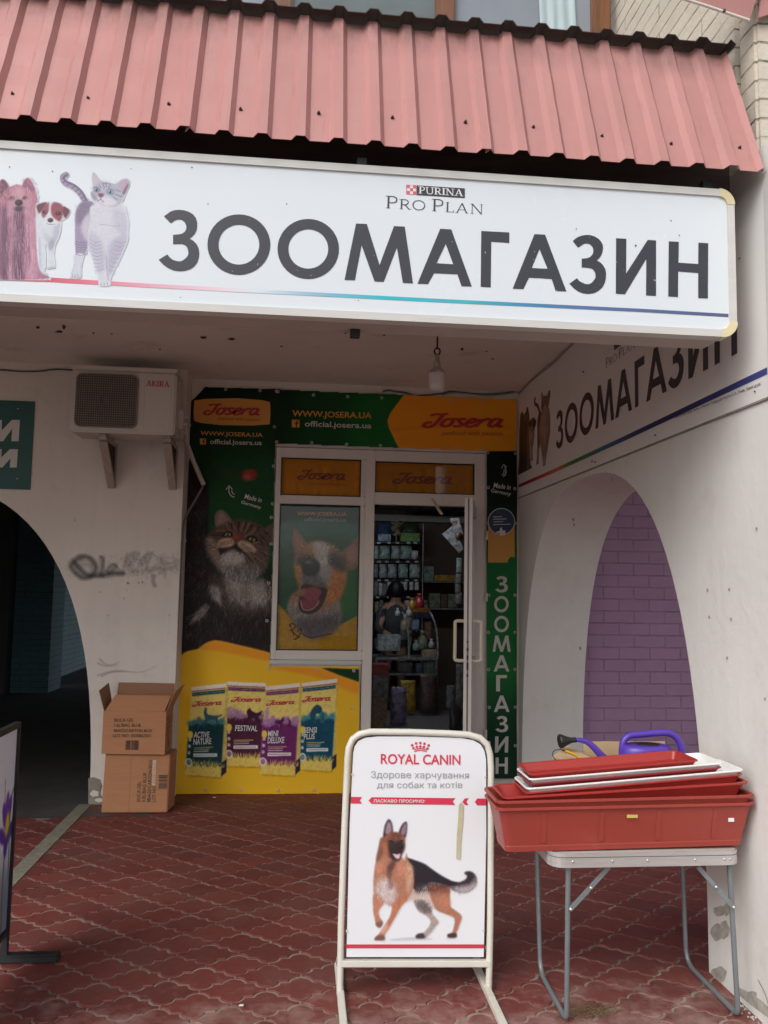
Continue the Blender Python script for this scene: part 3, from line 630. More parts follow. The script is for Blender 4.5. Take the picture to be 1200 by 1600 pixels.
# ================================================================== the big sign over the porch
M['pic'] = attr_mat('printed_picture', .4); M['pic_sign'] = attr_mat('printed_sign_picture', .25, spec=.4); M['pic_alpha'] = attr_mat('printed_picture_cut_out', .45, True)
sign = thing('shop_sign', 'big white lightbox sign with dark letters and three printed pets, under the canopy', 'sign', (0, YS, 2.578))
X0, X1, Z0, Z1 = -2.4, 1.646, 2.578, 3.169
def rrect(x0, x1, z0, z1, r, n=8, left=True):
    P = []
    for cx, cz, a0 in ((x1-r, z1-r, 0), (x0+r, z1-r, 90), (x0+r, z0+r, 180), (x1-r, z0+r, 270)):
        for k in range(n+1): a = rad(a0+90*k/n); P.append((cx+r*math.cos(a), cz+r*math.sin(a)))
    return P
o_, i_ = rrect(X0, X1, Z0, Z1, .06), rrect(X0+.028, X1-.028, Z0+.028, Z1-.028, .035)
MB().prism([(x, YS+.004, z) for x, z in i_], (0, .05, 0)).build('panel', M['acrylic'], sign)
b = MB(); n = len(o_)
ringp = lambda P, y: [(x, y, z) for x, z in P]
b.loft([ringp(i_, YS+.004), ringp(i_, YS-.004), ringp([(x, z) for x, z in o_], YS-.004), ringp(o_, YS+.002), ringp(o_, YS+.045)], cap=False)
b.build('frame', M['alu'], sign)
MB().prism(ringp(rrect(X0+.01, X1-.01, Z0+.006, Z1-.006, .05), YS+.05), (0, .13, 0)).build('casing', M['sign_dark'], sign)
for cz, a0 in ((Z1-.06, 0), (Z0+.06, 270)):
    P = []
    for k in range(9): a = rad(a0+90*k/8); P.append((X1-.06+.062*math.cos(a), cz+.062*math.sin(a)))
    for k in range(9): a = rad(a0+90-90*k/8); P.append((X1-.06+.030*math.cos(a), cz+.030*math.sin(a)))
    MB().prism(ringp(P, YS-.006), (0, .054, 0)).build('corner_cap', M['cap'], sign)
for a, c, z0, z1, y in ((558, 573, Z1-.003, Z1+.035, YS+.01), (1098, 1112, Z1-.004, Z1+.05, YS+.03), (553, 568, Z0-.022, Z0+.004, YS+.13)):
    MB().box(hy(y)(a, 250)[0], hy(y)(c, 250)[0], y, y+.04, z0, z1).build('clip', M['black'], sign)
hs = hy(YS+.004)
_a = lambda q: [(230+x/2.6667, 310+y/2.6647) for x, y in q]
_b = lambda q: [(640+x/2.3077, 330+y/2.3095) for x, y in q]
Z1p = [(70, 75), (98, 55), (114, 50), (130, 48), (154, 50), (175, 57), (191, 67), (203, 82), (208, 100), (208, 118), (205, 134), (198, 148), (189, 158), (176, 168), (192, 177), (205, 190), (214, 207), (217, 228), (215, 248), (208, 268), (196, 284), (180, 295), (158, 302), (135, 304), (112, 301), (90, 292), (68, 277), (48, 256), (84, 234), (94, 246), (105, 255), (120, 261), (135, 263), (149, 259), (160, 250), (169, 240), (172, 228), (170, 214), (165, 202), (157, 195), (145, 190), (108, 191), (108, 152), (135, 150), (148, 146), (158, 138), (163, 127), (163, 115), (160, 106), (155, 98), (146, 91), (135, 88), (125, 89), (115, 92), (98, 104)]
Z2p = [(588, 108), (598, 99), (610, 92), (623, 88), (637, 86), (653, 87), (668, 92), (681, 100), (690, 110), (696, 122), (697, 135), (695, 148), (690, 160), (683, 170), (674, 178), (687, 185), (697, 195), (705, 209), (708, 225), (707, 243), (703, 260), (694, 276), (680, 288), (664, 296), (645, 299), (626, 297), (608, 290), (591, 278), (576, 262), (603, 242), (611, 252), (622, 258), (633, 263), (645, 264), (656, 259), (664, 250), (670, 240), (670, 232), (668, 221), (662, 212), (655, 207), (645, 205), (620, 203), (620, 172), (640, 170), (650, 166), (658, 158), (662, 149), (662, 140), (660, 131), (655, 124), (648, 119), (640, 117), (632, 117), (625, 120), (607, 132)]
LET = [_a(Z1p), *[_a(q) for q in ring_quads(382, 193, 131, 126, 85, 83)], *[_a(q) for q in ring_quads(671, 211, 128, 125, 83, 82)],
       _a([(822, 340), (870, 105), (915, 107), (968, 278), (1028, 116), (1073, 118), (1107, 354), (1065, 352), (1040, 205), (985, 348), (947, 346), (893, 195), (865, 341)]),
       _b([(28, 262), (110, 64), (130, 65), (130, 118), (97, 188), (127, 190), (127, 226), (88, 224), (66, 263)]), _b([(130, 65), (150, 66), (224, 272), (187, 271), (172, 228), (127, 226), (127, 190), (157, 192), (130, 118)]),
       _b([(258, 72), (359, 77), (359, 115), (294, 110), (292, 275), (256, 273)]),
       _b([(371, 280), (450, 83), (469, 84), (468, 137), (440, 205), (469, 207), (469, 242), (430, 240), (410, 281)]), _b([(469, 84), (488, 85), (565, 290), (526, 288), (512, 245), (469, 242), (469, 207), (497, 208), (468, 137)]),
       _b(Z2p), _b([(744, 98), (781, 100), (780, 226), (858, 104), (888, 106), (888, 306), (852, 304), (853, 172), (776, 300), (743, 298)]),
       _b([(934, 109), (970, 111), (969, 186), (1040, 191), (1041, 114), (1076, 116), (1075, 315), (1040, 314), (1040, 223), (968, 218), (967, 310), (932, 308)])]
shapes('lettering', LET, hs, M['ink'], sign, (0, -.0015, 0))
# maker's mark above the letters (crop origin 580,270, scale 5.4545)
_c = lambda x, y: (580+x/5.4545, 270+y/5.4545)
shapes('mark_plate', [[_c(388, 108), _c(797, 134), _c(797, 216), _c(388, 190)]], hs, M['ink'], sign, (0, -.0015, 0))
M['red_ink'] = mat('red_print', (.55, .02, .05), .4, .03); M['pale_red'] = mat('faded_red_print', (.62, .12, .17), .4, .03); M['white_ink'] = mat('white_print', (.72, .72, .72), .4, .02)
shapes('check_ground', [[_c(298, 102), _c(386, 107), _c(386, 189), _c(298, 184)]], hs, M['pale_red'], sign, (0, -.001, 0))
sq = []
for i in range(3):
    for j in range(3):
        if (i+j) % 2 == 1: x, y = 305+i*25.5, 107+j*25.5+i*1.6; sq.append([_c(x, y), _c(x+25, y+1.5), _c(x+25, y+26), _c(x, y+24.5)])
shapes('check_squares', sq, hs, M['white_ink'], sign, (0, -.002, 0))
serif_text('mark_name', 'PURINA', hs, _c(405, 178), _c(785, 204), _c(405, 120), M['white_ink'], sign, .15, .06, (0, -.003, 0), 1.0)
serif_text('mark_name', 'PRO PLAN', hs, _c(118, 300), _c(965, 355), _c(122, 196), M['ink'], sign, .085, .04, (0, -.0015, 0), .8)
# coloured stripe under the pets and letters
sc = Canvas(1160, 10, 1, (255, 255, 255)); xs = np.arange(1160)
stops = [(0, (160, 60, 80)), (75, (185, 60, 85)), (110, (225, 80, 105)), (250, (238, 160, 180)), (400, (244, 225, 235)), (450, (225, 235, 245)), (540, (150, 195, 220)), (640, (55, 195, 210)), (760, (70, 190, 205)), (870, (80, 140, 185)), (960, (95, 120, 170)), (1146, (92, 98, 140))]
for k in range(3): sc.c[:, :, k] = np.interp(xs, [s[0] for s in stops], [s[1][k] for s in stops])/255.
_ln = lambda x: np.interp(x, [0, 75, 230, 680, 1000, 1138], [434.5, 437, 446.2, 469.5, 485, 493]); _lw = lambda x: np.interp(x, [0, 250, 1140], [7.5, 6, 5])
picture('stripe', sc, lambda u, v: hs(-60+u*1198, _ln(-60+u*1198)+(v-.5)*_lw(-60+u*1198)), 240, 3, M['pic_sign'], sign, .84, (0, -.0012, 0))
# dirt specks and flies on the panel
shapes('speck', [ell_pts(x, y, r, r, 7) for x, y, r in [(15, 261, 1.2), (82, 268, 1), (300, 262, 1.2), (358, 249, 1), (448, 319, 1), (325, 319, 1), (628, 271, 1), (993, 384, 1.5), (1048, 345, 1), (1061, 368, 1), (1080, 280, 1), (800, 280, .8), (560, 470, .8), (205, 264, .8), (900, 358, .9), (282, 465, .8)]], hs, M['black'], sign, (0, -.0012, 0), each=True)

def pets(tone=1.0):
    c = Canvas(1500, 1100, .55)     # crop origin (-55, 260), scale 5.4545, x shifted by 300
    S = lambda q: [(x+300, y) for x, y in q]; L = lambda q, w, col, al=1., t=False: c.line(S(q), w, col, al, 4, t)
    # long-haired dog
    body = [(5, 120), (40, 118), (75, 178), (130, 160), (150, 156), (190, 175), (205, 125), (245, 100), (290, 165), (312, 230), (325, 300), (305, 340), (307, 600), (322, 800), (350, 900), (420, 955), (200, 968), (0, 968), (-150, 960), (-110, 800), (-95, 560), (-80, 330), (-70, 210), (-40, 130)]
    c.poly(S(body), (182, 128, 150), 4)
    for x0, x1, col in ((-90, -10, (150, 100, 125)), (20, 75, (120, 82, 108)), (75, 125, (190, 140, 160)), (125, 215, (105, 68, 92)), (215, 300, (200, 145, 165))):
        c.poly(S([(x0, 330), (x1, 330), (x1+10, 700), (x1+25, 930), (x0, 950), (x0-8, 700)]), col, 10, .85)
    c.poly(S([(-60, 210), (70, 180), (150, 158), (250, 180), (312, 250), (300, 330), (230, 370), (90, 370), (0, 330)]), (190, 128, 150), 8)
    c.poly(S([(5, 125), (45, 120), (80, 185), (30, 240), (0, 260)]), (120, 70, 92), 5); c.poly(S([(195, 175), (208, 125), (248, 103), (285, 170), (290, 220), (240, 190)]), (150, 92, 118), 5)
    c.fur(S(body), lambda x, y: 90+(x-450)*.03 if y > 330 else 75+(x-455)*.22, 1500, 105, 4, .16, 5, .5)
    c.fur(S([(80, 400), (300, 400), (300, 900), (60, 900)]), 91, 160, 190, 5, .1, 3, .5, (222, 175, 195)); c.fur(S([(0, 350), (230, 350), (230, 900), (0, 900)]), 90, 160, 180, 4, .15, 3, .5, (90, 58, 82))
    c.fur(S([(190, 110), (290, 110), (320, 300), (250, 250)]), 60, 90, 50, 3, .12, 25, .6, (205, 150, 172)); c.fur(S([(60, 165), (240, 165), (260, 250), (60, 250)]), lambda x, y: 100-(x-455)*.2, 120, 70, 3, .1, 8, .5, (225, 178, 190))
    c.ell(400, 277, 24, 20, (70, 45, 62), 0, 6); c.ell(515, 272, 22, 18, (70, 45, 62), 0, 6); c.ell(402, 276, 11, 11, (25, 18, 25)); c.ell(514, 272, 10, 10, (25, 18, 25)); c.ell(406, 272, 3, 3, (220, 200, 215), 0, 1)
    c.poly(S([(90, 330), (130, 290), (195, 290), (235, 325), (215, 365), (110, 370)]), (175, 120, 140), 8); c.poly(S([(70, 300), (110, 260), (150, 330), (120, 400), (80, 420)]), (205, 160, 178), 12, .7); c.poly(S([(260, 290), (215, 260), (195, 330), (220, 400), (250, 420)]), (208, 160, 178), 12, .7); c.poly(S([(120, 190), (200, 190), (190, 260), (140, 270)]), (216, 168, 184), 14, .7); c.ell(462, 312, 33, 26, (48, 32, 44), 0, 4); c.ell(455, 304, 10, 5, (130, 105, 120), 0, 3)
    c.poly(S([(120, 352), (165, 342), (215, 352), (200, 380), (130, 380)]), (80, 52, 70), 6); c.fur(S([(80, 340), (140, 340), (120, 400), (60, 400)]), 115, 60, 70, 3, .12, 10, .6, (190, 140, 160)); c.fur(S([(190, 340), (250, 340), (270, 400), (210, 400)]), 68, 60, 70, 3, .12, 10, .6, (195, 145, 165))
    c.fur(S([(300, 880), (360, 880), (420, 955), (330, 955)]), 40, 60, 60, 3, .1, 8, .6, (165, 130, 160))
    c.a[int(972*c.k):, :int(735*c.k)] = 0
    # puppy
    c.poly(S([(310, 440), (350, 425), (400, 500), (512, 478), (512, 560), (490, 630), (468, 680), (462, 760), (470, 850), (440, 864), (405, 855), (412, 720), (405, 660), (388, 680), (388, 862), (345, 874), (332, 770), (318, 640)]), (224, 230, 240), 4)
    c.poly(S([(470, 500), (512, 480), (508, 580), (470, 650), (440, 640)]), (190, 192, 210), 12, .8); c.poly(S([(412, 640), (465, 625), (462, 690), (420, 720)]), (172, 170, 188), 10, .8); c.poly(S([(330, 620), (345, 620), (352, 860), (338, 860)]), (190, 200, 220), 5, .7)
    c.poly(S([(380, 560), (430, 600), (420, 640), (385, 620)]), (200, 205, 220), 12, .8)
    c.poly(S([(400, 866), (475, 858), (478, 864), (400, 874)]), (120, 120, 140), 5, .6)
    c.poly(S([(322, 332), (380, 306), (440, 302), (500, 310), (538, 335), (532, 440), (510, 482), (455, 510), (400, 496), (362, 445)]), (232, 232, 240), 4)
    c.poly(S([(358, 345), (415, 308), (418, 350), (412, 390), (372, 442), (352, 400)]), (165, 92, 108), 5); c.poly(S([(438, 335), (470, 306), (530, 332), (540, 400), (515, 468), (480, 455), (440, 410)]), (158, 84, 98), 5)
    c.poly(S([(312, 335), (350, 316), (398, 308), (366, 355), (336, 404), (318, 375)]), (112, 66, 84), 4); c.poly(S([(538, 342), (570, 352), (598, 382), (568, 440), (545, 432), (535, 390)]), (120, 70, 86), 4)
    for q, col in (([(340, 310), (540, 310), (540, 480), (360, 480)], None),): c.fur(S(q), lambda x, y: 70+(x-730)*.1, 300, 16, 2, .1, 20, .4)
    c.ell(685, 392, 22, 14, (62, 40, 52), 0, 4); c.ell(797, 403, 24, 16, (60, 38, 50), 0, 4); c.ell(692, 390, 5, 4, (210, 200, 210), 0, 1); c.ell(793, 399, 5, 4, (200, 190, 200), 0, 1)
    c.ell(731, 460, 24, 19, (60, 45, 58), 0, 3); c.ell(725, 453, 8, 4, (150, 140, 155), 0, 2); L([(398, 490), (430, 497), (470, 495)], 4, (110, 90, 105), .9); L([(431, 478), (430, 495)], 3, (130, 110, 125), .8)
    # cat
    c.line(S([(565, 72), (535, 92), (552, 138), (620, 172), (680, 225), (722, 290), (740, 320)]), 48, (168, 155, 182), 1, 8); c.line(S([(575, 75), (545, 95), (565, 130), (640, 165), (700, 220), (738, 290)]), 20, (115, 100, 132), .7, 8)
    for k in range(8): t = k/7; x, y = np.interp(t, [0, .2, .5, 1], [545, 560, 650, 730]), np.interp(t, [0, .2, .5, 1], [95, 140, 190, 290]); L([(x-18, y+14), (x+18, y-14)], 8, (98, 84, 112), .6)
    c.poly(S([(650, 380), (690, 312), (760, 296), (805, 325), (790, 420), (765, 540), (752, 640), (745, 705), (712, 770), (692, 860), (684, 942), (607, 942), (630, 850), (645, 760), (640, 640), (640, 480)]), (172, 160, 190), 4)
    c.poly(S([(650, 385), (690, 315), (760, 298), (800, 325), (770, 370), (710, 470), (690, 500), (650, 480)]), (140, 128, 154), 14, .9); c.poly(S([(700, 480), (765, 400), (770, 520), (745, 640), (700, 560)]), (218, 208, 225), 10, .9)
    c.poly(S([(632, 760), (712, 745), (690, 860), (684, 942), (607, 942), (630, 850)]), (224, 226, 238), 5)
    for k in range(6): L([(645, 640+k*21), (690, 655+k*21), (740, 650+k*18)], 6, (120, 106, 138), .6)
    c.poly(S([(790, 330), (1040, 320), (1078, 420), (1090, 540), (1082, 640), (1040, 745), (980, 855), (942, 960), (938, 1012), (895, 1020), (850, 1012), (836, 930), (800, 810), (755, 690), (750, 580), (768, 450)]), (226, 226, 238), 4)
    c.poly(S([(770, 560), (850, 620), (900, 760), (890, 880), (835, 900), (795, 790), (755, 680)]), (204, 202, 220), 14, .9); c.poly(S([(950, 640), (1085, 600), (1040, 745), (980, 855), (930, 940), (915, 800)]), (196, 192, 214), 14, .9); c.poly(S([(960, 380), (1075, 400), (1085, 560), (1060, 640), (1000, 560)]), (206, 204, 222), 18, .8)
    for k in range(9): L([(765+k*6, 620+k*34), (810+k*5, 650+k*30), (860+k*3, 640+k*29)], 7, (158, 150, 174), .5)
    for k in range(8): L([(1078-k*15, 640+k*36), (1030-k*12, 655+k*34), (990-k*9, 640+k*34)], 7, (158, 150, 174), .5)
    L([(850, 495), (910, 500), (985, 512), (1020, 500)], 6, (165, 158, 178), .5); L([(905, 760), (912, 880), (925, 970)], 7, (165, 158, 182), .6)
    c.poly(S([(798, 195), (786, 110), (790, 58), (812, 60), (862, 122), (920, 134), (985, 150), (1040, 112), (1085, 106), (1104, 130), (1098, 165), (1070, 235), (1045, 292), (1000, 338), (905, 348), (835, 312), (782, 272), (776, 222)]), (192, 190, 208), 4)
    c.poly(S([(795, 165), (792, 75), (830, 95), (855, 130), (820, 150)]), (214, 202, 216), 5, .9); c.poly(S([(1010, 160), (1060, 122), (1095, 118), (1085, 170), (1050, 225), (1030, 200)]), (205, 178, 200), 6, .95); c.poly(S([(1045, 225), (1088, 150), (1100, 165), (1062, 240)]), (120, 100, 125), 5, .8)
    c.poly(S([(820, 270), (900, 250), (960, 270), (1000, 320), (905, 346), (835, 310)]), (232, 230, 240), 12, .9); c.poly(S([(776, 215), (800, 235), (840, 290), (800, 285)]), (160, 150, 175), 8, .8)
    for q in ([(850, 165), (860, 185)], [(880, 155), (890, 180), (885, 190)], [(905, 150), (908, 175)], [(940, 150), (935, 180)], [(925, 180), (928, 195)], [(870, 150), (900, 145), (930, 152)], [(980, 200), (1030, 215)], [(985, 240), (1040, 260)], [(790, 180), (830, 178)], [(960, 260), (1000, 290)]): L(q, 7, (112, 102, 126), .6)
    for x, y, r in ((826, 201, 22), (942, 218, 25)):
        c.ell(x+300, y, r+5, r*.8+4, (104, 100, 120), 8, 4); c.ell(x+300, y, r, r*.8, (158, 180, 202), 8, 2); c.ell(x+299, y, 9, 15, (45, 60, 80), 0, 2); c.ell(x+293, y-8, 5, 5, (250, 250, 252), 0, 1)
    c.poly(S([(840, 232), (880, 234), (884, 252), (862, 266), (842, 255)]), (140, 88, 108), 3); L([(862, 262), (858, 282), (835, 296)], 5, (90, 78, 100), .9); L([(858, 282), (885, 302)], 5, (90, 78, 100), .9)
    for q in ([(885, 285), (960, 330)], [(890, 275), (985, 300)], [(830, 290), (790, 320)]): L(q, 2, (245, 245, 250), .9)
    c.fur(S([(770, 330), (1085, 330), (1085, 640), (940, 980), (840, 980), (755, 650)]), lambda x, y: 90+(x-1220)*.06, 700, 26, 2, .05, 15, .45); c.fur(S([(645, 310), (790, 310), (750, 700), (650, 740)]), 100, 300, 24, 2, .1, 15, .5); c.fur(S([(790, 130), (1050, 130), (1040, 330), (830, 310)]), lambda x, y: math.degrees(math.atan2(y-240, x-1165)), 400, 18, 2, .06, 15, .4)
    for x in (618, 640, 664, 862, 888, 915): L([(x, 922 if x < 700 else 995), (x+1, 942 if x < 700 else 1016)], 4, (110, 100, 125), .8)
    c.poly(S([(590, 946), (690, 944), (700, 952), (590, 954)]), (170, 175, 195), 6, .5)
    c.grain(.012); return c
PETS = pets()
picture('printed_pets', PETS, px_plane(hs, -55, 260, 220, 461.7), 440, 320, M['pic_sign'], sign, .76, (0, -.0018, 0), blend=(.68, .73, .775))

# ================================================================== the banner on the side wall
hw = hx(XW)
wb = thing('wall_banner', 'white printed banner with dark letters and three faded, shade-browned pets, high on the side wall', 'banner', (XW-.004, 4.6, 2.35))
MB().box(XW-.006, XW-.0005, 2.90, YB-.012, 2.347, ZC-.004).build('sheet', mat('white_banner_vinyl', (.76, .75, .74), .5, .03, 2, dirt=.2, dirtcol=(.5, .46, .42), bmp=.15, bscale=3), wb)
MB().box(XW-.011, XW-.001, 2.86, 2.898, 2.347, ZC-.004).build('edge_strip', M['alu'], wb)
MB().box(XW-.008, XW-.001, 2.90, YB-.012, 2.338, 2.3465).build('bottom_edge', M['concrete'], wb)
# main sign coordinates -> banner: letter foot of the first and the last letter
p1, p2 = hs(248, 406), hs(1105.8, 466.5); q1, q2 = hw(870, 694), hw(1154.5, 548.7)
KB = (q2[1]-q1[1])/(p2[0]-p1[0]); KZ = abs(KB)*1.0
def to_banner(px, py):
    p = hs(px, py); y = q1[1]+KB*(p[..., 0]-p1[0]); z = q1[2]+KZ*(p[..., 2]-p1[2])
    return np.stack([np.full_like(y, XW), y, z], -1)
lf = (-.0075, 0, 0)
keepL = [q for q in LET]
shapes('lettering', keepL, to_banner, M['ink'], wb, lf)
serif_text('mark_name', 'PRO PLAN', to_banner, _c(118, 300), _c(965, 355), _c(122, 196), M['ink'], wb, .085, .04, lf, .8)
shapes('mark_plate', [[_c(388, 108), _c(797, 134), _c(797, 216), _c(388, 190)]], to_banner, M['ink'], wb, lf)
sb = Canvas(1160, 10, 1, (255, 255, 255)); stops = [(0, (150, 30, 40)), (60, (165, 30, 40)), (200, (215, 60, 50)), (330, (235, 130, 60)), (430, (60, 130, 60)), (520, (40, 130, 90)), (620, (40, 120, 160)), (760, (40, 60, 120)), (900, (40, 45, 110)), (1160, (75, 85, 150))]
for k in range(3): sb.c[:, :, k] = np.interp(xs, [s[0] for s in stops], [s[1][k] for s in stops])/255.
yz = np.array([hw(815, 758)[1:], hw(860, 739)[1:], hw(980, 684)[1:], hw(1200, 580)[1:]])
def bstripe(u, v):
    y = YB-.02-u*(YB-.02-2.91); z = np.interp(-y, -yz[:, 0], yz[:, 1]); return np.stack([np.full_like(y, XW), y, z+(.5-v)*.027], -1)
picture('stripe', sb, bstripe, 200, 3, M['pic'], wb, .8, (-.0072, 0, 0))
brown = lambda L: np.clip((L.mean(-1, keepdims=True)**1.6)*np.array([.62, .42, .32])*1.05, .012, .75)  # dark brown tone: weathering and shade on the wall put into the print
ya, yb_ = hw(812, 700)[1], hw(866, 660)[1]; za, zb = hw(835, 627)[2], hw(832, 757)[2]
picture('printed_pets', PETS, lambda u, v: np.stack([np.full_like(u, XW), ya+(u-.12)/.88*(yb_-ya), za+v*(zb-za)+.05], -1), 200, 240, M['pic_alpha'], wb, .9, (-.0078, 0, 0), tone=brown)
lettering('small_print', 'Виключний представник в Україні: Продукція Нестле С.А., Веве, Швейцарія', hw, (1058, 655), (1192, 603), (1057, 650), M['ink'], wb, lf)
shapes('rivet', [ell_pts(x, y, 1.4, 1.6, 8) for x, y in [(1026, 680), (927, 721), (932, 722), (1183, 612), (914, 581), (1147, 338), (1160, 404), (1137, 375)]], hw, M['black'], wb, lf, each=True)
# ================================================================== green sign on the left wall
hl = hy(YL-.012)
g = thing('green_sign', 'dark green sign with two big white letters, left of the air conditioner', 'sign', (-2.3, YL, 2.27))
M['teal_sign'] = mat('dark_teal_paint', (.010, .085, .075), .5, .08, 3, bmp=.1, stretch=(.4, 1, 8))
MB().box(-2.9, -2.012, YL-.012, YL-.001, 2.272, 2.934).build('board', M['teal_sign'], g)
_d = lambda q: [(x/4, 540+y/4) for x, y in q]
shapes('lettering', [_d([(0, 465), (12, 465), (12, 530), (75, 465), (125, 465), (117, 598), (72, 598), (76, 520), (20, 598), (-8, 598)]), _d([(-30, 465), (0, 465), (0, 598), (-38, 598)]),
                     _d([(-4, 648), (12, 648), (8, 700), (62, 648), (113, 648), (105, 762), (62, 762), (66, 705), (15, 762), (-12, 762)])], hl, M['green_white'], g, (0, -.002, 0))
shapes('lettering', [[(-60, 656), (-15, 656), (-18, 690), (-62, 690)], [(-60, 702), (-14, 702), (-18, 731), (-62, 731)]], hl, M['green_white'], g, (0, -.002, 0))
shapes('nail_head', [ell_pts(x/4, 540+y/4, 1, 1, 8) for x, y in ((112, 395), (108, 832))], hl, M['alu'], g, (0, -.003, 0), each=True)
# sprayed scribble on the wall, scuffs above the cartons
cs = Canvas(928, 1600, .5); K = (58, 58, 66)
for q, w_, al in (([(420, 290), (375, 305), (355, 335), (385, 375), (425, 395), (465, 375), (480, 340), (455, 300), (415, 285), (390, 292)], 16, .85), ([(375, 320), (400, 350), (440, 380), (500, 382), (560, 372), (615, 370)], 17, .9), ([(505, 290), (515, 300), (512, 340), (505, 378)], 12, .8), ([(535, 360), (560, 330), (578, 335), (560, 355), (545, 368)], 10, .75), ([(625, 330), (640, 285), (690, 270), (665, 300), (650, 345), (690, 360)], 12, .32), ([(700, 330), (730, 290), (760, 270), (735, 320), (745, 360), (800, 340)], 12, .3), ([(790, 300), (830, 320), (790, 350), (850, 345), (885, 330)], 11, .22), ([(768, 385), (765, 410), (775, 432)], 10, .6), ([(390, 330), (440, 325), (460, 345)], 22, .25)):
    cs.line(q, w_, K, al*.85, 6, False, 13)
cs.fur([(600, 280), (880, 290), (880, 370), (620, 380)], 20, 160, 40, 12, .1, 80, .07, (90, 88, 92)); cs.fur([(350, 290), (600, 290), (600, 395), (350, 395)], 10, 120, 16, 6, .1, 90, .12, K)
for q in ([(490, 880), (580, 858), (700, 865), (780, 835)], [(500, 800), (540, 830), (600, 815)], [(510, 885), (560, 865), (640, 862)], [(490, 820), (530, 835), (590, 828)]): cs.line(q, 7, (125, 118, 110), .4, 5, True, 5)
for x, y, r in ((640, 420, 6), (712, 415, 4), (693, 418, 4), (634, 456, 3)): cs.ell(x, y, r, r*.8, (120, 25, 20), 0, 1, .8)
for x, y in ((375, 105), (845, 150), (500, 465), (620, 496), (705, 305), (848, 580), (540, 580)): cs.ell(x, y, 4, 3, (70, 60, 52), 0, 1, .7)
picture('sprayed_scribble', cs, px_plane(hy(YL), 0, 780, 290, 1280), 290, 500, M['pic_alpha'], left_wall, .9, (0, -.0012, 0))

# ================================================================== vinyl banners round the shop door
M['vinyl'] = attr_mat('printed_vinyl', .55, spec=.18)
M['orange_ink'] = mat('orange_print', (.70, .33, .06), .4, .03); M['logo_red'] = mat('crimson_print', (.50, .03, .035), .4, .03); M['eyelet'] = mat('steel_eyelet', (.55, .53, .50), .35, .1, metal=.7)
M['dark_red_ink'] = mat('dark_red_print', (.40, .07, .02), .4, .03)
YV = YB-.016
hv = hy(YV)
def wrinkle(P):
    P = np.array(P, float); x, z = P[..., 0], P[..., 2]
    w = .0035*np.sin(x*7+z*2.1)+.003*np.sin(z*11-x*5)+.0022*np.sin(x*23+z*9)+.004*np.exp(-((z-2.93+.12*np.abs(x-1.15))/.02)**2)*(x > .55)
    w += -.010*np.exp(-((z-(2.86+.13*(x-.75)))/.022)**2)*np.clip((x-.45)/.3, 0, 1)*np.clip((1.62-x)/.2, 0, 1)
    w += .004*np.sin((x+z)*17)*np.exp(-((z-.55)/.5)**2)
    P[..., 1] += w; return P
def eyelets(pts, parent, hit=hv, disp=wrinkle, nrm=(0, -1, 0)):
    for x, y in pts:
        c = hit(x, y)
        if disp: c = disp(c)
        b = MB(); nn = V3(nrm); a = V3((1, 0, 0)) if abs(nn[1]) > .5 else V3((0, 1, 0)); k = V3((0, 0, 1)); R = []
        for r, q in ((.006, .0015), (.0075, .004), (.012, .0035), (.013, .001)): R.append([c+nn*q+r*(math.cos(t)*a+math.sin(t)*k) for t in np.linspace(0, 2*math.pi, 13)[:-1]])
        b.loft(R, cap=False, smooth=True); b.build('eyelet', M['eyelet'], parent)
GR = 1.55
# --- tall banner with the cat and the food bags
tb = thing('tall_banner', 'tall green and yellow vinyl banner with a fluffy tabby cat above four printed food bags', 'banner', (-.5, YV, 0))
c = Canvas(1240, 2640, .6, (9, 24, 13))                 # crop origin (270, 590), scale 4
T = lambda q: [(x, y+760) for x, y in q]                # cat crop (270, 780)
B = lambda q: [((x/3.75-10)*4, (y/3.75+430)*4) for x, y in q]   # bag crop (260, 1020) scale 3.75
c.poly([(150, 300), (700, 200), (700, 1100), (150, 1100)], (13, 44, 22), 90); c.poly([(260, 520), (700, 520), (700, 1100), (200, 1100)], (18, 60, 28), 70)
c.poly([(40, 560), (200, 640), (215, 780), (200, 1100), (40, 1100)], (22, 17, 15), 10)
# arm reaching up and dark body
arm = T([(20, -160), (150, -60), (225, -20), (215, 60), (200, 180), (215, 330), (260, 440), (330, 520), (420, 560), (520, 560), (610, 560), (610, 980), (300, 930), (20, 1000)])
c.poly(arm, (33, 27, 27), 6); c.poly(T([(230, 470), (360, 480), (560, 500), (610, 540), (610, 700), (400, 720), (300, 640)]), (62, 54, 50), 30); c.poly(T([(330, 470), (470, 480), (470, 620), (380, 620)]), (105, 98, 94), 25); c.poly(T([(490, 520), (570, 520), (580, 640), (500, 640)]), (120, 116, 112), 16)
c.poly(T([(235, 545), (300, 555), (285, 640), (245, 620)]), (110, 106, 104), 12); c.poly(T([(130, 740), (200, 650), (215, 700), (160, 760)]), (78, 72, 70), 10)
c.fur(arm, lambda x, y: 100+(x-330)*.05, 1600, 55, 4, .35, 22, .6)
c.fur(T([(60, 400), (300, 480), (590, 560), (590, 820), (60, 860)]), lambda x, y: 105, 240, 70, 3, .2, 20, .5, (92, 86, 84)); c.fur(T([(340, 480), (590, 500), (590, 640), (380, 640)]), 95, 300, 60, 3, .15, 18, .6, (140, 134, 130)); c.fur(T([(60, 0), (200, 60), (200, 420), (60, 420)]), 70, 130, 45, 3, .25, 40, .5, (74, 66, 60))
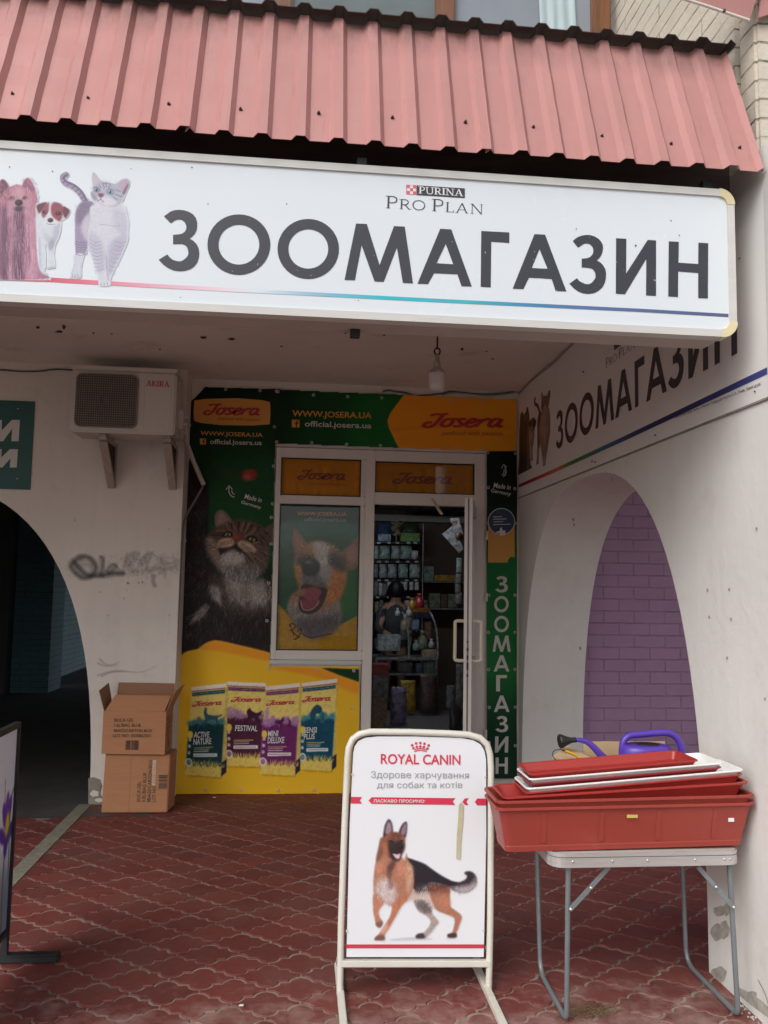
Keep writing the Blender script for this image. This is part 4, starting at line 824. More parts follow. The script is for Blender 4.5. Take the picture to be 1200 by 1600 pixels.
# head
ear1 = T([(268, 180), (262, 110), (275, 78), (300, 65), (330, 80), (360, 118), (375, 150), (330, 190), (285, 190)]); ear2 = T([(540, 200), (575, 180), (640, 142), (660, 150), (655, 240), (600, 290), (560, 260)])
head = T([(205, 250), (235, 215), (270, 175), (330, 150), (390, 130), (450, 128), (520, 150), (575, 185), (600, 250), (600, 330), (585, 420), (560, 470), (500, 490), (430, 500), (360, 480), (300, 440), (245, 390), (212, 320)])
W = lambda q: [(x*.5747, y*.5747+760) for x, y in q]         # closer crop (270, 780), scale 6.96
c.poly(ear1, (104, 86, 80), 4); c.poly(T([(285, 175), (282, 105), (305, 85), (340, 130), (330, 170)]), (128, 106, 100), 8, .8); c.poly(ear2, (84, 68, 60), 4)
c.poly(head, (72, 57, 49), 6)
c.poly(W([(365, 440), (440, 420), (500, 500), (530, 620), (500, 720), (420, 620)]), (122, 104, 92), 14, .9); c.poly(W([(480, 640), (560, 640), (600, 740), (560, 800), (480, 760)]), (110, 100, 94), 14, .8); c.poly(W([(900, 500), (1020, 520), (1040, 640), (980, 760), (880, 700)]), (84, 70, 62), 16, .8)
c.poly(W([(440, 370), (540, 350), (540, 400), (440, 420)]), (58, 44, 38), 8, .8)
c.fur(head, lambda x, y: math.degrees(math.atan2(y-1020, x-395)), 1700, 32, 3, .24, 18, .6)
for q, w_ in (([(590, 275), (625, 330), (668, 378)], 26), ([(640, 250), (668, 300), (690, 345)], 15), ([(770, 260), (752, 310), (742, 350)], 16), ([(830, 270), (800, 330), (775, 368)], 16), ([(900, 325), (850, 372), (790, 402)], 22), ([(480, 345), (540, 342), (575, 350)], 12)): c.line(W(q), w_*.75, (122, 93, 70), .7, 6, False, 5)
for q, w_ in (([(640, 270), (640, 320), (660, 350)], 18), ([(720, 248), (715, 310), (712, 375)], 22), ([(795, 255), (775, 320), (755, 372)], 16), ([(865, 280), (820, 345), (785, 380)], 20), ([(940, 300), (900, 350), (850, 395)], 16), ([(600, 260), (610, 300), (640, 345)], 10), ([(430, 385), (480, 395), (530, 392)], 14), ([(960, 400), (1010, 450), (1030, 520)], 18), ([(940, 560), (1000, 600), (1010, 680)], 16), ([(400, 500), (450, 520), (490, 560)], 10), ([(950, 440), (990, 500), (990, 560)], 12), ([(1000, 350), (1050, 400), (1060, 470)], 14)): c.line(W(q), w_*.6, (34, 24, 20), .8, 6, True, 3)
c.poly(W([(655, 385), (690, 365), (745, 385), (760, 425), (640, 415)]), (112, 58, 44), 6, .8)
for x, y, a, r in ((598, 384, -12, 34), (862, 436, 14, 38)):
    c.ell(x*.5747, y*.5747+760, r*.95, r*.60, (24, 18, 16), a, 4); c.ell(x*.5747, y*.5747+761, r*.56, r*.30, (128, 124, 92), a, 2); c.ell(x*.5747-1, y*.5747+759, r*.2, r*.36, (14, 13, 11), 0, 2); c.ell(x*.5747-6, y*.5747+754, 3.5, 3, (225, 225, 218), 0, 1)
c.line(W([(880, 472), (915, 470), (950, 458)]), 10, (176, 146, 100), .7, 5, True, 3)
for q in ([(488, 470), (550, 428), (640, 425), (668, 470), (650, 510), (590, 525), (510, 525)], [(700, 480), (745, 450), (830, 470), (885, 520), (900, 570), (820, 575), (745, 545)]): c.poly(W(q), (168, 144, 122), 7, .95); c.fur(W(q), 60, 120, 18, 2.5, .14, 40, .6)
for k in range(6):
    for r in range(3): c.line(W([(510+k*24, 470+r*17-k*6), (530+k*22, 476+r*17-k*6)]), 4, (44, 30, 26), .75, 1); c.line(W([(742+k*22, 478+r*20+k*12), (758+k*22, 486+r*20+k*12)]), 4, (44, 30, 26), .75, 1)
c.poly(W([(648, 412), (690, 405), (738, 415), (722, 448), (694, 468), (668, 446)]), (110, 50, 48), 5); c.poly(W([(655, 414), (690, 408), (730, 416), (700, 424)]), (140, 72, 68), 4, .7)
c.poly(W([(500, 530), (560, 535), (650, 512), (690, 478), (705, 515), (775, 565), (820, 590), (760, 590), (700, 552), (640, 545), (570, 600), (515, 600)]), (32, 25, 24), 5, .95)
c.poly(W([(555, 600), (640, 548), (715, 585), (770, 640), (740, 730), (630, 720), (550, 670)]), (132, 130, 128), 12, .95); c.fur(W([(540, 590), (760, 590), (760, 740), (560, 720)]), 100, 300, 36, 3, .15, 28, .65, (160, 158, 154))
c.poly(W([(560, 730), (700, 720), (880, 690), (960, 760), (860, 890), (660, 880)]), (80, 75, 72), 14, .9); c.fur(W([(560, 730), (900, 700), (940, 800), (800, 880), (620, 860)]), lambda x, y: 95-(x-420)*.15, 420, 44, 3, .3, 25, .6, (118, 114, 110))
for q, w_ in (([(880, 915), (885, 1000), (872, 1140)], 60), ([(950, 930), (995, 1010), (985, 1110)], 46), ([(620, 900), (700, 1000), (740, 1090)], 50), ([(430, 940), (470, 1010), (500, 1100)], 44), ([(370, 1160), (300, 1250), (235, 1320)], 40)): c.line(W(q), w_*.6, (100, 96, 92), .45, 6, True, 16); c.fur(W([(q[0][0]-40, q[0][1]), (q[0][0]+40, q[0][1]), (q[2][0]+30, q[2][1]), (q[2][0]-30, q[2][1])]), math.degrees(math.atan2(q[2][1]-q[0][1], q[2][0]-q[0][0])), 90, 60, 3, .3, 16, .5, (128, 124, 119))
for q in ([(760, 560), (880, 660), (990, 880)], [(780, 555), (930, 650), (1040, 720)], [(745, 570), (860, 720), (980, 900)], [(880, 540), (980, 575), (1080, 610)], [(500, 520), (420, 560), (350, 640)], [(490, 505), (400, 520), (330, 560)]): c.line(W(q), 2.5, (200, 195, 188), .7, 6, True)
# sausage flung in the air, curly arrow
c.line([(310, 590), (400, 610), (440, 615)], 48, (60, 50, 28), .4, 6, False, 14); c.ell(478, 608, 50, 38, (122, 48, 40), -10, 5); c.ell(468, 618, 22, 16, (165, 90, 78), 0, 8, .8); c.fur([(440, 580), (520, 580), (520, 640), (440, 640)], 20, 50, 10, 4, .25, 90, .5)
# yellow cloth
c.poly(T([(0, 1060), (35, 1000), (80, 955), (165, 933), (200, 905), (240, 888), (285, 885), (400, 910), (600, 960), (700, 985), (1240, 1080), (1240, 1900), (0, 1900)]), (226, 178, 40), 3)
c.poly(T([(165, 936), (200, 908), (245, 890), (290, 888), (400, 912), (600, 962), (600, 1010), (420, 975), (280, 950)]), (226, 150, 38), 6); c.poly(B([(600, 85), (900, 92), (1110, 165), (1110, 240), (900, 150)]), (220, 144, 36), 8); c.poly(B([(905, 88), (1130, 95), (1130, 172), (1010, 130)]), (14, 46, 24), 3, 1, False)
for q in (T([(40, 1150), (120, 1400), (100, 1800)]), B([(600, 100), (640, 250), (600, 500)]), B([(60, 300), (110, 330), (150, 200)])): c.line(q, 30, (200, 150, 30), .35, 6, False, 12)
# food bags
def bag(front, side, band, top, mid, pic, low=(196, 172, 84)):
    f = B(front); (tlx, tly), (trx, tr_y), (brx, br_y), (blx, bly) = f
    P = lambda u, v: ((tlx*(1-u)+trx*u)*(1-v)+(blx*(1-u)+brx*u)*v, (tly*(1-u)+tr_y*u)*(1-v)+(bly*(1-u)+br_y*u)*v)
    c.poly([(x+8, y+14) for x, y in f], (120, 84, 12), 9, .6, False)
    c.poly(B(side), (176, 156, 84), 2, 1, False); s = B(side); c.poly([s[-1], s[-2], ((s[-2][0]*.8+s[1][0]*.2), s[-2][1]*.85+s[1][1]*.15), ((s[-1][0]*.8+s[0][0]*.2), s[-1][1]*.85+s[0][1]*.15)], (34, 30, 40), 2, 1, False)
    c.poly(f, (198, 178, 98), 2, 1, False)
    c.poly([P(0, 0), P(1, 0), P(1, .045), P(0, .045)], (205, 200, 190), 2, 1, False); c.poly([P(0, .045), P(1, .045), P(1, .055), P(0, .055)], (120, 50, 70), 1, 1, False); c.poly([P(.02, .065), P(.98, .065), P(.97, .105), P(.03, .105)], band, 2, 1, False)
    for k in range(16): a = .05+k*.058; c.line([P(a, .085), P(a+.03, .085)], 3, (200, 200, 190), .6, 1)
    edge = [P(u, .37+.02*math.sin(u*17)+.015*math.sin(u*41)) for u in np.linspace(0, 1, 22)]; c.poly(edge+[P(1, .95), P(0, .95)], mid, 4, 1, False)
    edge = [P(u, .43+.008*math.sin(u*21)) for u in np.linspace(0, 1, 22)]; c.poly(edge+[P(1, .95), P(0, .95)], top, 4, 1, False)
    edge = [P(u, .885+.012*math.sin(u*33)+.01*(k % 2)) for k, u in enumerate(np.linspace(0, 1, 34))]; c.poly(edge+[P(1, 1), P(0, 1)], low, 3, 1, False)
    c.fur([P(.03, .87), P(.97, .87), P(.97, .92), P(.03, .92)], -85, 130, 30, 3, .12, 16, .8, low); c.fur([P(.02, .40), P(.98, .40), P(.98, .46), P(.02, .46)], -88, 60, 34, 4, .1, 8, .7, tuple(mid))
    for k in range(3): c.ell(*P(.06, .60+.075*k), 9, 11, (210, 205, 195), 0, 2, .75)
    c.ell(*P(.06, .545), 17, 24, (205, 178, 70), 0, 2); c.ell(*P(.07, .86), 22, 26, (225, 222, 210), 0, 2, .9); c.ell(*P(.07, .86), 15, 19, top, 0, 2, .6)
    for v, u1, col in ((.692, .72, (200, 176, 96)), (.712, .62, (180, 170, 140)), (.734, .60, (215, 212, 205))): c.line([P(.20, v), P(u1, v-.006)], 4.5, col, .8, 1)
    c.poly([P(.19, .757), P(.86, .750), P(.86, .787), P(.19, .794)], (225, 222, 214), 2, .95, False); c.line([P(.23, .775), P(.80, .769)], 5, top, .7, 1)
    pic(P)
    return P
dk = (42, 60, 66)
def jack(P):
    c.poly([P(.40, .30), P(.44, .24), P(.48, .26), P(.52, .32), P(.8, .34), P(.93, .325), P(.9, .35), P(.82, .365), P(.84, .42), P(.78, .43), P(.74, .385), P(.55, .385), P(.5, .42), P(.38, .44), P(.36, .42), P(.45, .38)], (42, 78, 86), 2)
def leap(P):
    c.poly([P(.52, .35), P(.6, .30), P(.64, .33), P(.78, .36), P(.93, .33), P(.9, .38), P(.84, .41), P(.9, .47), P(.87, .5), P(.78, .44), P(.66, .43), P(.52, .49), P(.42, .5), P(.56, .42)], (52, 24, 44), 2); c.ell(*P(.1, .36), 46, 34, (150, 112, 140), 0, 8, .8); c.ell(*P(.34, .38), 30, 26, (150, 112, 140), 0, 8, .8)
def two(P):
    c.poly([P(.22, .46), P(.26, .40), P(.5, .39), P(.56, .36), P(.6, .40), P(.55, .43), P(.54, .48), P(.50, .48), P(.48, .44), P(.32, .44), P(.3, .48), P(.25, .48)], (70, 26, 62), 2); c.poly([P(.7, .47), P(.74, .42), P(.72, .38), P(.78, .40), P(.84, .42), P(.84, .47)], (70, 26, 62), 2); c.poly([P(.03, .45), P(.05, .26), P(.14, .25), P(.16, .38), P(.28, .33), P(.34, .44)], (150, 110, 150), 5, .8); c.poly([P(.8, .44), P(.86, .36), P(1, .36), P(1, .46)], (150, 110, 150), 5, .8)
def pat(P):
    c.poly([P(.28, .34), P(.42, .27), P(.55, .28), P(.62, .33), P(.55, .37), P(.44, .37), P(.40, .46), P(.28, .46)], (26, 66, 82), 2); c.poly([P(.56, .46), P(.6, .36), P(.66, .35), P(.7, .46)], (34, 84, 100), 2)
bag([(357, 168), (585, 178), (560, 665), (352, 662)], [(585, 178), (590, 182), (560, 665), (555, 662)], (84, 36, 66), (66, 26, 48), (122, 92, 112), leap)
bag([(795, 178), (1000, 152), (966, 695), (782, 682)], [(980, 160), (1000, 152), (996, 668), (966, 695)], (24, 58, 84), (16, 62, 82), (60, 116, 122), pat)
BP1 = bag([(148, 202), (352, 178), (318, 728), (110, 714)], [(335, 180), (358, 176), (352, 700), (318, 728)], (26, 62, 66), (17, 50, 54), (62, 106, 106), jack)
bag([(582, 198), (782, 178), (752, 720), (546, 708)], [(762, 182), (790, 176), (784, 690), (752, 720)], (96, 42, 86), (92, 32, 84), (146, 100, 140), two)
c.grain(.03)
def in_tall(u, v):
    px, py = 270+u*310, 590+v*660
    ok = (px < np.interp(py, [590, 1034], [432.5, 421])) & (py > np.interp(px, [285, 320, 432], [640, 604, 608])); return (ok | ((py > 1041) & (px < 561))) & (py < 1240.5)
picture('print', c, px_plane(hv, 270, 590, 580, 1250), 330, 700, M['vinyl'], tb, GR, (0, 0, 0), keep=in_tall, disp=wrinkle)
_e = lambda x, y: (270+x/4, 580+y/4)                    # crop (270, 580) scale 4
shapes('logo_plate', [[_e(135, 185), _e(200, 175), _e(400, 170), _e(560, 182), _e(608, 195), _e(611, 260), _e(607, 333), _e(500, 341), _e(300, 338), _e(180, 325), _e(134, 312), _e(130, 250)]], hv, M['orange_ink'], tb, (0, -.009, 0))
script_logo(hv, _e(188, 278), _e(548, 285), _e(190, 200), M['logo_red'], tb, (0, -.0105, 0))
lf = (0, -.0035, 0)
lettering('logo_line', 'petfood with passion', hv, _e(280, 312), _e(546, 320), _e(281, 285), M['dark_red_ink'], tb, (0, -.0105, 0), shear=.2)
lettering('lettering', 'WWW.JOSERA.UA', hv, _e(173, 408), _e(562, 420), _e(174, 374), M['orange_ink'], tb, lf, wrinkle, bold=.012)
lettering('lettering', 'official.josera.ua', hv, _e(232, 464), _e(556, 472), _e(233, 424), M['green_white'], tb, lf, wrinkle, bold=.01)
def fb(x, y, s, parent, hit=hv, m=None):
    shapes('badge', [[(x, y), (x+s, y+.4), (x+s, y+s+.4), (x, y+s)]], hit, M['orange_ink'], parent, lf, wrinkle)
    shapes('badge_letter', [[(x+s*.52, y+s), (x+s*.52, y+s*.58), (x+s*.4, y+s*.58), (x+s*.4, y+s*.44), (x+s*.52, y+s*.44), (x+s*.53, y+s*.26), (x+s*.66, y+s*.15), (x+s*.86, y+s*.15), (x+s*.86, y+s*.3), (x+s*.72, y+s*.32), (x+s*.68, y+s*.44), (x+s*.85, y+s*.44), (x+s*.83, y+s*.58), (x+s*.68, y+s*.58), (x+s*.68, y+s)]], hit, M['black'], parent, (0, -.005, 0), wrinkle)
fb(270+170/4, 580+420/4, 9.4, tb)
for s, q in (('Made in', [(447, 796), (553, 822), (453, 766)]), ('Germany', [(424, 832), (550, 868), (430, 806)])): lettering('lettering', s, hv, *[_e(*p) for p in q], M['green_white'], tb, lf, wrinkle, bold=.012, shear=.12)
shapes('curly_arrow', stroke_polys([_e(385, 788), _e(362, 776), _e(350, 750), _e(353, 722)], 1.3)+stroke_polys([_e(332, 740), _e(353, 714), _e(372, 740)], 1.2, False, 1)+stroke_polys([_e(386, 770), _e(374, 762), _e(368, 745)], 1.1), hv, M['green_white'], tb, lf, wrinkle)
_g = lambda x, y: (260+x/3.75, 1020+y/3.75)
for q in ([(148, 318), (325, 306), (150, 284)], [(375, 288), (556, 288), (378, 256)], [(582, 312), (750, 302), (585, 280)], [(793, 292), (962, 282), (796, 256)]): script_logo(hv, *[_g(*p) for p in q], M['red_ink'], tb, (0, -.004, 0), wrinkle)
for s, q in (('ACTIVE', [(160, 500), (250, 498), (163, 464)]), ('NATURE', [(158, 540), (262, 536), (159, 504)]), ('FESTIVAL', [(402, 458), (533, 460), (405, 424)]), ('MINI', [(595, 490), (654, 488), (597, 456)]), ('DELUXE', [(593, 530), (690, 528), (595, 494)]), ('SENSI', [(806, 470), (880, 468), (808, 436)]), ('PLUS', [(805, 508), (868, 506), (807, 474)])): lettering('lettering', s, hv, *[_g(*p) for p in q], M['white_ink'], tb, (0, -.0035, 0), wrinkle, bold=.018)
eyelets([_e(330, 112), _e(545, 122), _e(648, 127), _e(105, 340), _e(636, 347), _e(650, 442), _e(630, 594), _e(624, 828), _e(616, 914), (289, 845), (424, 850), (285, 908), (420, 911), (281, 971), (417, 970), _g(228, 803), _g(442, 804), _g(656, 805), _g(867, 805), _g(1088, 322), _g(1098, 105), _g(882, 100), _g(600, 92), _g(48, 300)], tb)

# --- banner over the door
ob = thing('door_banner', 'long green and orange vinyl banner stretched across the top of the shop front', 'banner', (.75, YV, 2.73))
c2 = Canvas(1560, 460, .5, (10, 26, 14))                # origin (425, 598), scale 4
c2.poly([(200, 0), (900, 0), (900, 460), (120, 460)], (16, 60, 26), 120); c2.poly([(520, 60), (900, 60), (900, 460), (480, 460)], (20, 82, 34), 60)
Q = lambda q: [((540+x/4-425)*4, (580+y/4-598)*4) for x, y in q]
c2.poly(Q([(362, 140), (270, 262), (250, 310), (262, 360), (332, 500), (1140, 520), (1140, 120)]), (240, 152, 36), 2, 1, False)
c2.poly(Q([(900, 120), (1140, 120), (1140, 520), (700, 520)]), (246, 166, 40), 60, .8)
picture('print', c2, px_plane(hv, 430, 598, 815, 713), 300, 90, M['vinyl'], ob, GR, (0, -.001, 0), disp=wrinkle, keep=lambda u, v: (598+v*115 > np.interp(430+u*385, [430, 806], [608, 624])) & (598+v*115 < np.interp(430+u*385, [432, 806], [692.5, 705.5])) & (430+u*385 < 807))
lettering('lettering', 'WWW.JOSERA.UA', hv, (456.5, 653.5), (580.5, 657), (457, 641), M['orange_ink'], ob, lf, wrinkle, bold=.015)
lettering('lettering', 'official.josera.ua', hv, (476, 669), (580, 672.5), (476.5, 657.5), M['green_white'], ob, lf, wrinkle, bold=.012)
fb(456, 655.8, 12, ob)
_h = lambda x, y: (540+x/4, 580+y/4)
script_logo(hv, _h(472, 358), _h(985, 362), _h(480, 258), M['logo_red'], ob, (0, -.006, 0), wrinkle)
lettering('logo_line', 'petfood with passion', hv, _h(602, 408), _h(980, 412), _h(603, 372), M['dark_red_ink'], ob, (0, -.005, 0), wrinkle, shear=.2)
eyelets([_e(658, 130), _e(879, 148), _e(1093, 158), _h(226, 168), _h(440, 175), _h(648, 181), _h(855, 183), _h(1061, 180), _e(868, 448), _e(1086, 458), _h(7, 456), _h(218, 464), _h(640, 478), _h(850, 482), _h(1060, 486)], ob)

# --- narrow banner right of the door
nb = thing('narrow_banner', 'narrow dark green vertical banner with white letters one below the other, right of the door', 'banner', (1.62, YV, .1))
c3 = Canvas(48, 512, 2, (8, 20, 12)); c3.poly([(-20, 150), (70, 150), (70, 430), (-20, 430)], (20, 84, 40), 30); c3.poly([(-20, 400), (70, 400), (70, 540), (-20, 540)], (12, 42, 26), 30, .9)
picture('print', c3, px_plane(hv, 760.5, 705, 807.5, 1216), 40, 260, M['vinyl'], nb, 1.9, (0, -.003, 0), disp=wrinkle)
BIG = {'З': [LET[0]], 'О': LET[1:41], 'М': [LET[81]], 'А': LET[82:84], 'Г': [LET[84]], 'И': [LET[88]], 'Н': [LET[89]]}
def big_letter(ch, cx, cy, w, h_, m, parent, lift):
    P = [[hs(*p) for p in q] for q in BIG[ch]]; A = np.array([p for q in P for p in q]); lo, hi = A.min(0), A.max(0)
    shapes('letter', [[(cx-w/2+w*(p[0]-lo[0])/(hi[0]-lo[0]), cy+h_/2-h_*(p[2]-lo[2])/(hi[2]-lo[2])) for p in q] for q in P], hv, m, parent, lift, wrinkle)
for ch, y in zip('ЗООМАГАЗИН', (913, 944, 975, 1005.6, 1036.5, 1067.5, 1099.5, 1131, 1163, 1196)):
    big_letter(ch, 783.5, y, {'М': 28, 'А': 25, 'Н': 20, 'И': 21, 'Г': 17, 'О': 23}.get(ch, 20), 25.5, M['green_white'], nb, (0, -.0065, 0))
_k = lambda x, y: (750+x/8, 690+y/8)
for s, q in (('Made in', [(165, 575), (375, 606), (172, 512)]), ('Germany', [(130, 645), (378, 695), (140, 585)])): lettering('lettering', s, hv, *[_k(*p) for p in q], M['green_white'], nb, (0, -.0065, 0), wrinkle, bold=.012, shear=.12)
shapes('curly_arrow', stroke_polys([_k(285, 440), _k(315, 410), _k(320, 360), _k(305, 310)], 1.2)+stroke_polys([_k(268, 335), _k(292, 285), _k(330, 320)], 1.1, False, 1)+stroke_polys([_k(270, 425), _k(295, 395), _k(298, 350)], 1.0), hv, M['green_white'], nb, (0, -.0065, 0), wrinkle)
M['navy'] = mat('navy_print', (.02, .045, .12), .4, .05)
shapes('sticker', [[_k(98, 1030), _k(432, 1030), _k(432, 1500), _k(420, 1512), _k(110, 1512), _k(98, 1500)]], hv, M['orange_ink'], nb, (0, -.0065, 0))
shapes('sticker_rim', [[_k(x, y) for x, y in ell_pts(265, 1000, 170, 168, 36)]], hv, M['green_white'], nb, (0, -.008, 0))
shapes('sticker_disc', [[_k(x, y) for x, y in ell_pts(265, 1000, 160, 158, 36)]], hv, M['navy'], nb, (0, -.0095, 0))
for y, x0, x1 in ((938, 160, 275), (968, 160, 325), (1000, 165, 285), (1034, 160, 380)): shapes('sticker_line', [[_k(x0, y), _k(x1, y-6), _k(x1, y+4), _k(x0, y+10)]], hv, M['green_white'], nb, (0, -.011, 0))
shapes('sticker_hand', [[_k(200, 1128), _k(240, 1120), _k(250, 1080), _k(268, 1072), _k(278, 1110), _k(315, 1112), _k(310, 1170), _k(245, 1180), _k(238, 1140), _k(205, 1145)]], hv, M['white_ink'], nb, (0, -.011, 0))
eyelets([_k(95, 138), _k(440, 150), _k(102, 575), _k(430, 590), _k(95, 1025), _k(436, 1025), (763.5, 930), (804.5, 930), (763, 988), (804.5, 988), (763, 1046), (804.5, 1046), (764, 1105), (805, 1105), (764, 1160), (805, 1165)], nb, disp=lambda p: wrinkle(p)+V3((0, -.004, 0)))

# ================================================================== window and door of the shop
front = thing('glazed_entrance', 'white plastic shop front with a tall window on the left and an open glazed door', 'entrance', (.63, YB, 0))
XL, XR = -.224, 1.476; a_, b_ = YB-.012, YB+.06
def fr(nm, x0, x1, z0, z1, y0=a_, y1=b_, bv=.005): return MB().box(x0, x1, y0, y1, z0, z1).build(nm, M['pvc'], front, bev=bv)
fr('frame_post', XL, -.182, 1.02, 2.70); fr('frame_post', .494, .573, .10, 2.70, a_-.003); fr('frame_post', 1.388, XR, .10, 2.70)
fr('frame_rail', -.182, .494, 2.618, 2.70); fr('frame_rail', .573, 1.388, 2.612, 2.70); fr('frame_rail', -.182, .494, 2.247, 2.315, a_-.002); fr('frame_rail', .573, 1.388, 2.262, 2.358, a_-.002); fr('frame_rail', -.182, .494, 1.02, 1.092)
fr('sash', .458, .494, 1.092, 2.247, a_+.003); fr('sash', .458, .494, 2.315, 2.618, a_+.003)
MB().box(-.235, .494, YB-.035, YB+.05, .985, 1.018).build('sill', M['alu'], front, bev=.006)
MB().box(.497, .573, YB-.05, YB+.08, .06, .099).build('threshold', M['concrete'], front); MB().box(.573, 1.476, YB-.06, YB+.1, .0, .098).build('threshold', M['concrete'], front)
hg = hy(YB+.018)
def pane(nm, x0, x1, z0, z1, y=YB+.016):
    b = MB().box(x0-.004, x1+.004, y, y+.004, z0-.004, z1+.004); return b.build(nm, M['glass'], front)
for nm, x0, x1, z0, z1 in (('seal', -.182, .458, 1.092, 2.247), ('seal', -.182, .458, 2.315, 2.618), ('seal', .573, 1.388, 2.358, 2.612)):
    b = MB(); t = .007
    for q in ((x0, x1, z0, z0+t), (x0, x1, z1-t, z1), (x0, x0+t, z0+t, z1-t), (x1-t, x1, z0+t, z1-t)): b.box(q[0], q[1], YB-.008, YB+.03, q[2], q[3])
    b.build(nm, M['rubber'], front)
p1 = pane('pane', -.178, .454, 1.096, 2.243); p2 = pane('pane', -.178, .454, 2.319, 2.614); p3 = pane('pane', .577, 1.384, 2.362, 2.608)
hf = hy(YB+.024)
amb = Canvas(200, 100, .5, (150, 96, 20))
def film(parent, x0, x1, z0, z1, cv, nu, nv, g, nm='film'): return picture(nm, cv, lambda u, v: np.stack([x0+u*(x1-x0), np.full_like(u, YB+.024), z1+v*(z0-z1)], -1), nu, nv, M['vinyl'], parent, g, (0, 0, 0))
amb.fur([(0, 0), (200, 0), (200, 100), (0, 100)], 90, 60, 60, 8, .12, 6, .4)
film(p2, -.178, .454, 2.319, 2.614, amb, 40, 30, 2.0); film(p3, .577, 1.384, 2.362, 2.608, amb, 40, 30, 1.7)
M['dull_red'] = mat('dull_red_print', (.27, .05, .025), .5, .03)
script_logo(hf, _e(775, 680), _e(1082, 686), _e(778, 612), M['dull_red'], p2, (0, -.001, 0)); lettering('logo_line', 'petfood with passion', hf, _e(850, 714), _e(1080, 720), _e(851, 696), M['dull_red'], p2, (0, -.001, 0), shear=.2)
script_logo(hf, _h(290, 706), _h(668, 712), _h(296, 630), M['dull_red'], p3, (0, -.001, 0))
# film with the laughing dog behind the big pane (crop origin 270,780 scale 4)
d = Canvas(520, 920, .6, (40, 78, 62)); D = lambda q: [(x-653, y-28) for x, y in q]
d.poly([(0, 0), (520, 0), (520, 118), (0, 118)], (22, 50, 40), 6); d.poly([(0, 118), (520, 118), (520, 300), (0, 330)], (54, 92, 78), 14); d.poly([(0, 300), (520, 250), (520, 920), (0, 920)], (25, 66, 40), 40); d.poly([(400, 450), (520, 450), (520, 700), (400, 700)], (36, 88, 42), 40)  # lighter teal band: haze on the pane painted into the print
d.poly(D([(640, 650), (668, 672), (740, 750), (820, 846), (870, 868), (960, 848), (1060, 790), (1190, 720), (1190, 960), (640, 960)]), (150, 112, 26), 3, 1, False)
e1 = D([(735, 245), (738, 195), (748, 170), (775, 205), (815, 255), (845, 300), (832, 345), (775, 385), (748, 325)]); e2 = D([(1055, 335), (1095, 295), (1150, 245), (1180, 240), (1180, 380), (1140, 440), (1085, 420)])
hd = D([(750, 390), (775, 320), (815, 285), (880, 258), (960, 265), (1040, 308), (1092, 390), (1098, 480), (1080, 560), (1055, 640), (1040, 690), (1062, 780), (960, 850), (870, 872), (800, 826), (720, 705), (735, 610), (790, 560), (768, 480)])
d.poly(e1, (122, 86, 74), 5); d.poly(D([(752, 235), (762, 205), (800, 265), (820, 320), (780, 340)]), (146, 106, 96), 12, .8); d.poly(e2, (118, 82, 68), 5); d.poly(D([(1095, 330), (1160, 270), (1165, 370), (1110, 390)]), (142, 102, 90), 12, .8)
d.poly(hd, (128, 96, 74), 6); d.poly(D([(865, 280), (930, 265), (985, 310), (980, 450), (960, 530), (900, 470), (890, 380)]), (158, 150, 144), 14); d.poly(D([(760, 440), (800, 430), (830, 560), (790, 560)]), (168, 108, 56), 12, .9); d.poly(D([(985, 450), (1080, 440), (1075, 570), (1020, 650), (960, 650), (970, 540)]), (158, 100, 48), 18, .9)
d.poly(D([(970, 350), (1040, 340), (1090, 400), (1080, 450), (1010, 430)]), (48, 42, 42), 16, .9); d.poly(D([(770, 370), (830, 340), (870, 350), (860, 400), (790, 420)]), (60, 52, 50), 14, .85); d.poly(D([(800, 300), (860, 285), (880, 340), (800, 350)]), (142, 104, 76), 14, .8)
d.poly(D([(720, 700), (760, 640), (840, 720), (960, 690), (1050, 640), (1060, 780), (960, 850), (870, 872), (800, 826)]), (118, 108, 102), 14); d.poly(D([(760, 760), (900, 740), (1055, 720), (1060, 790), (960, 850), (870, 872)]), (66, 58, 60), 24, .9)
d.fur(hd, lambda x, y: math.degrees(math.atan2(y-400, x-230)), 1500, 30, 3, .34, 24, .6); d.fur(e1, -70, 120, 24, 3, .15, 20, .5); d.fur(e2, -60, 120, 24, 3, .15, 20, .5); d.fur(D([(720, 660), (1050, 660), (1050, 800), (850, 850)]), 95, 260, 50, 4, .2, 15, .5)
d.poly(D([(800, 470), (830, 540), (960, 540), (1000, 440), (940, 400), (900, 470)]), (128, 124, 122), 10, .9); d.poly(D([(800, 470), (850, 480), (910, 470), (960, 520), (965, 558), (860, 562), (810, 555)]), (84, 82, 82), 14, .95); d.fur(D([(800, 470), (960, 480), (960, 560), (810, 556)]), 100, 160, 22, 3, .3, 40, .6); d.poly(D([(800, 405), (822, 378), (878, 372), (916, 398), (920, 440), (896, 478), (850, 486), (812, 470)]), (36, 38, 42), 7); d.ell(845-653, 395-28, 30, 10, (92, 98, 104), 0, 7)
d.poly(D([(798, 560), (830, 535), (900, 550), (965, 560), (945, 640), (905, 700), (845, 716), (800, 695), (790, 650)]), (42, 24, 28), 5); d.poly(D([(800, 640), (850, 625), (910, 610), (920, 660), (870, 696), (815, 690)]), (112, 50, 58), 6); d.poly(D([(758, 598), (780, 572), (830, 560), (900, 552), (935, 585), (905, 625), (860, 640), (810, 615), (770, 612)]), (122, 58, 64), 5); d.poly(D([(757, 600), (775, 574), (826, 566), (830, 590), (790, 612)]), (122, 88, 58), 4)
d.line(D([(800, 640), (815, 690), (850, 700), (895, 680), (920, 640)]), 7, (200, 160, 160), .6); d.line(D([(792, 650), (805, 700), (850, 718), (905, 702), (945, 650), (970, 570)]), 12, (30, 26, 28), .8)
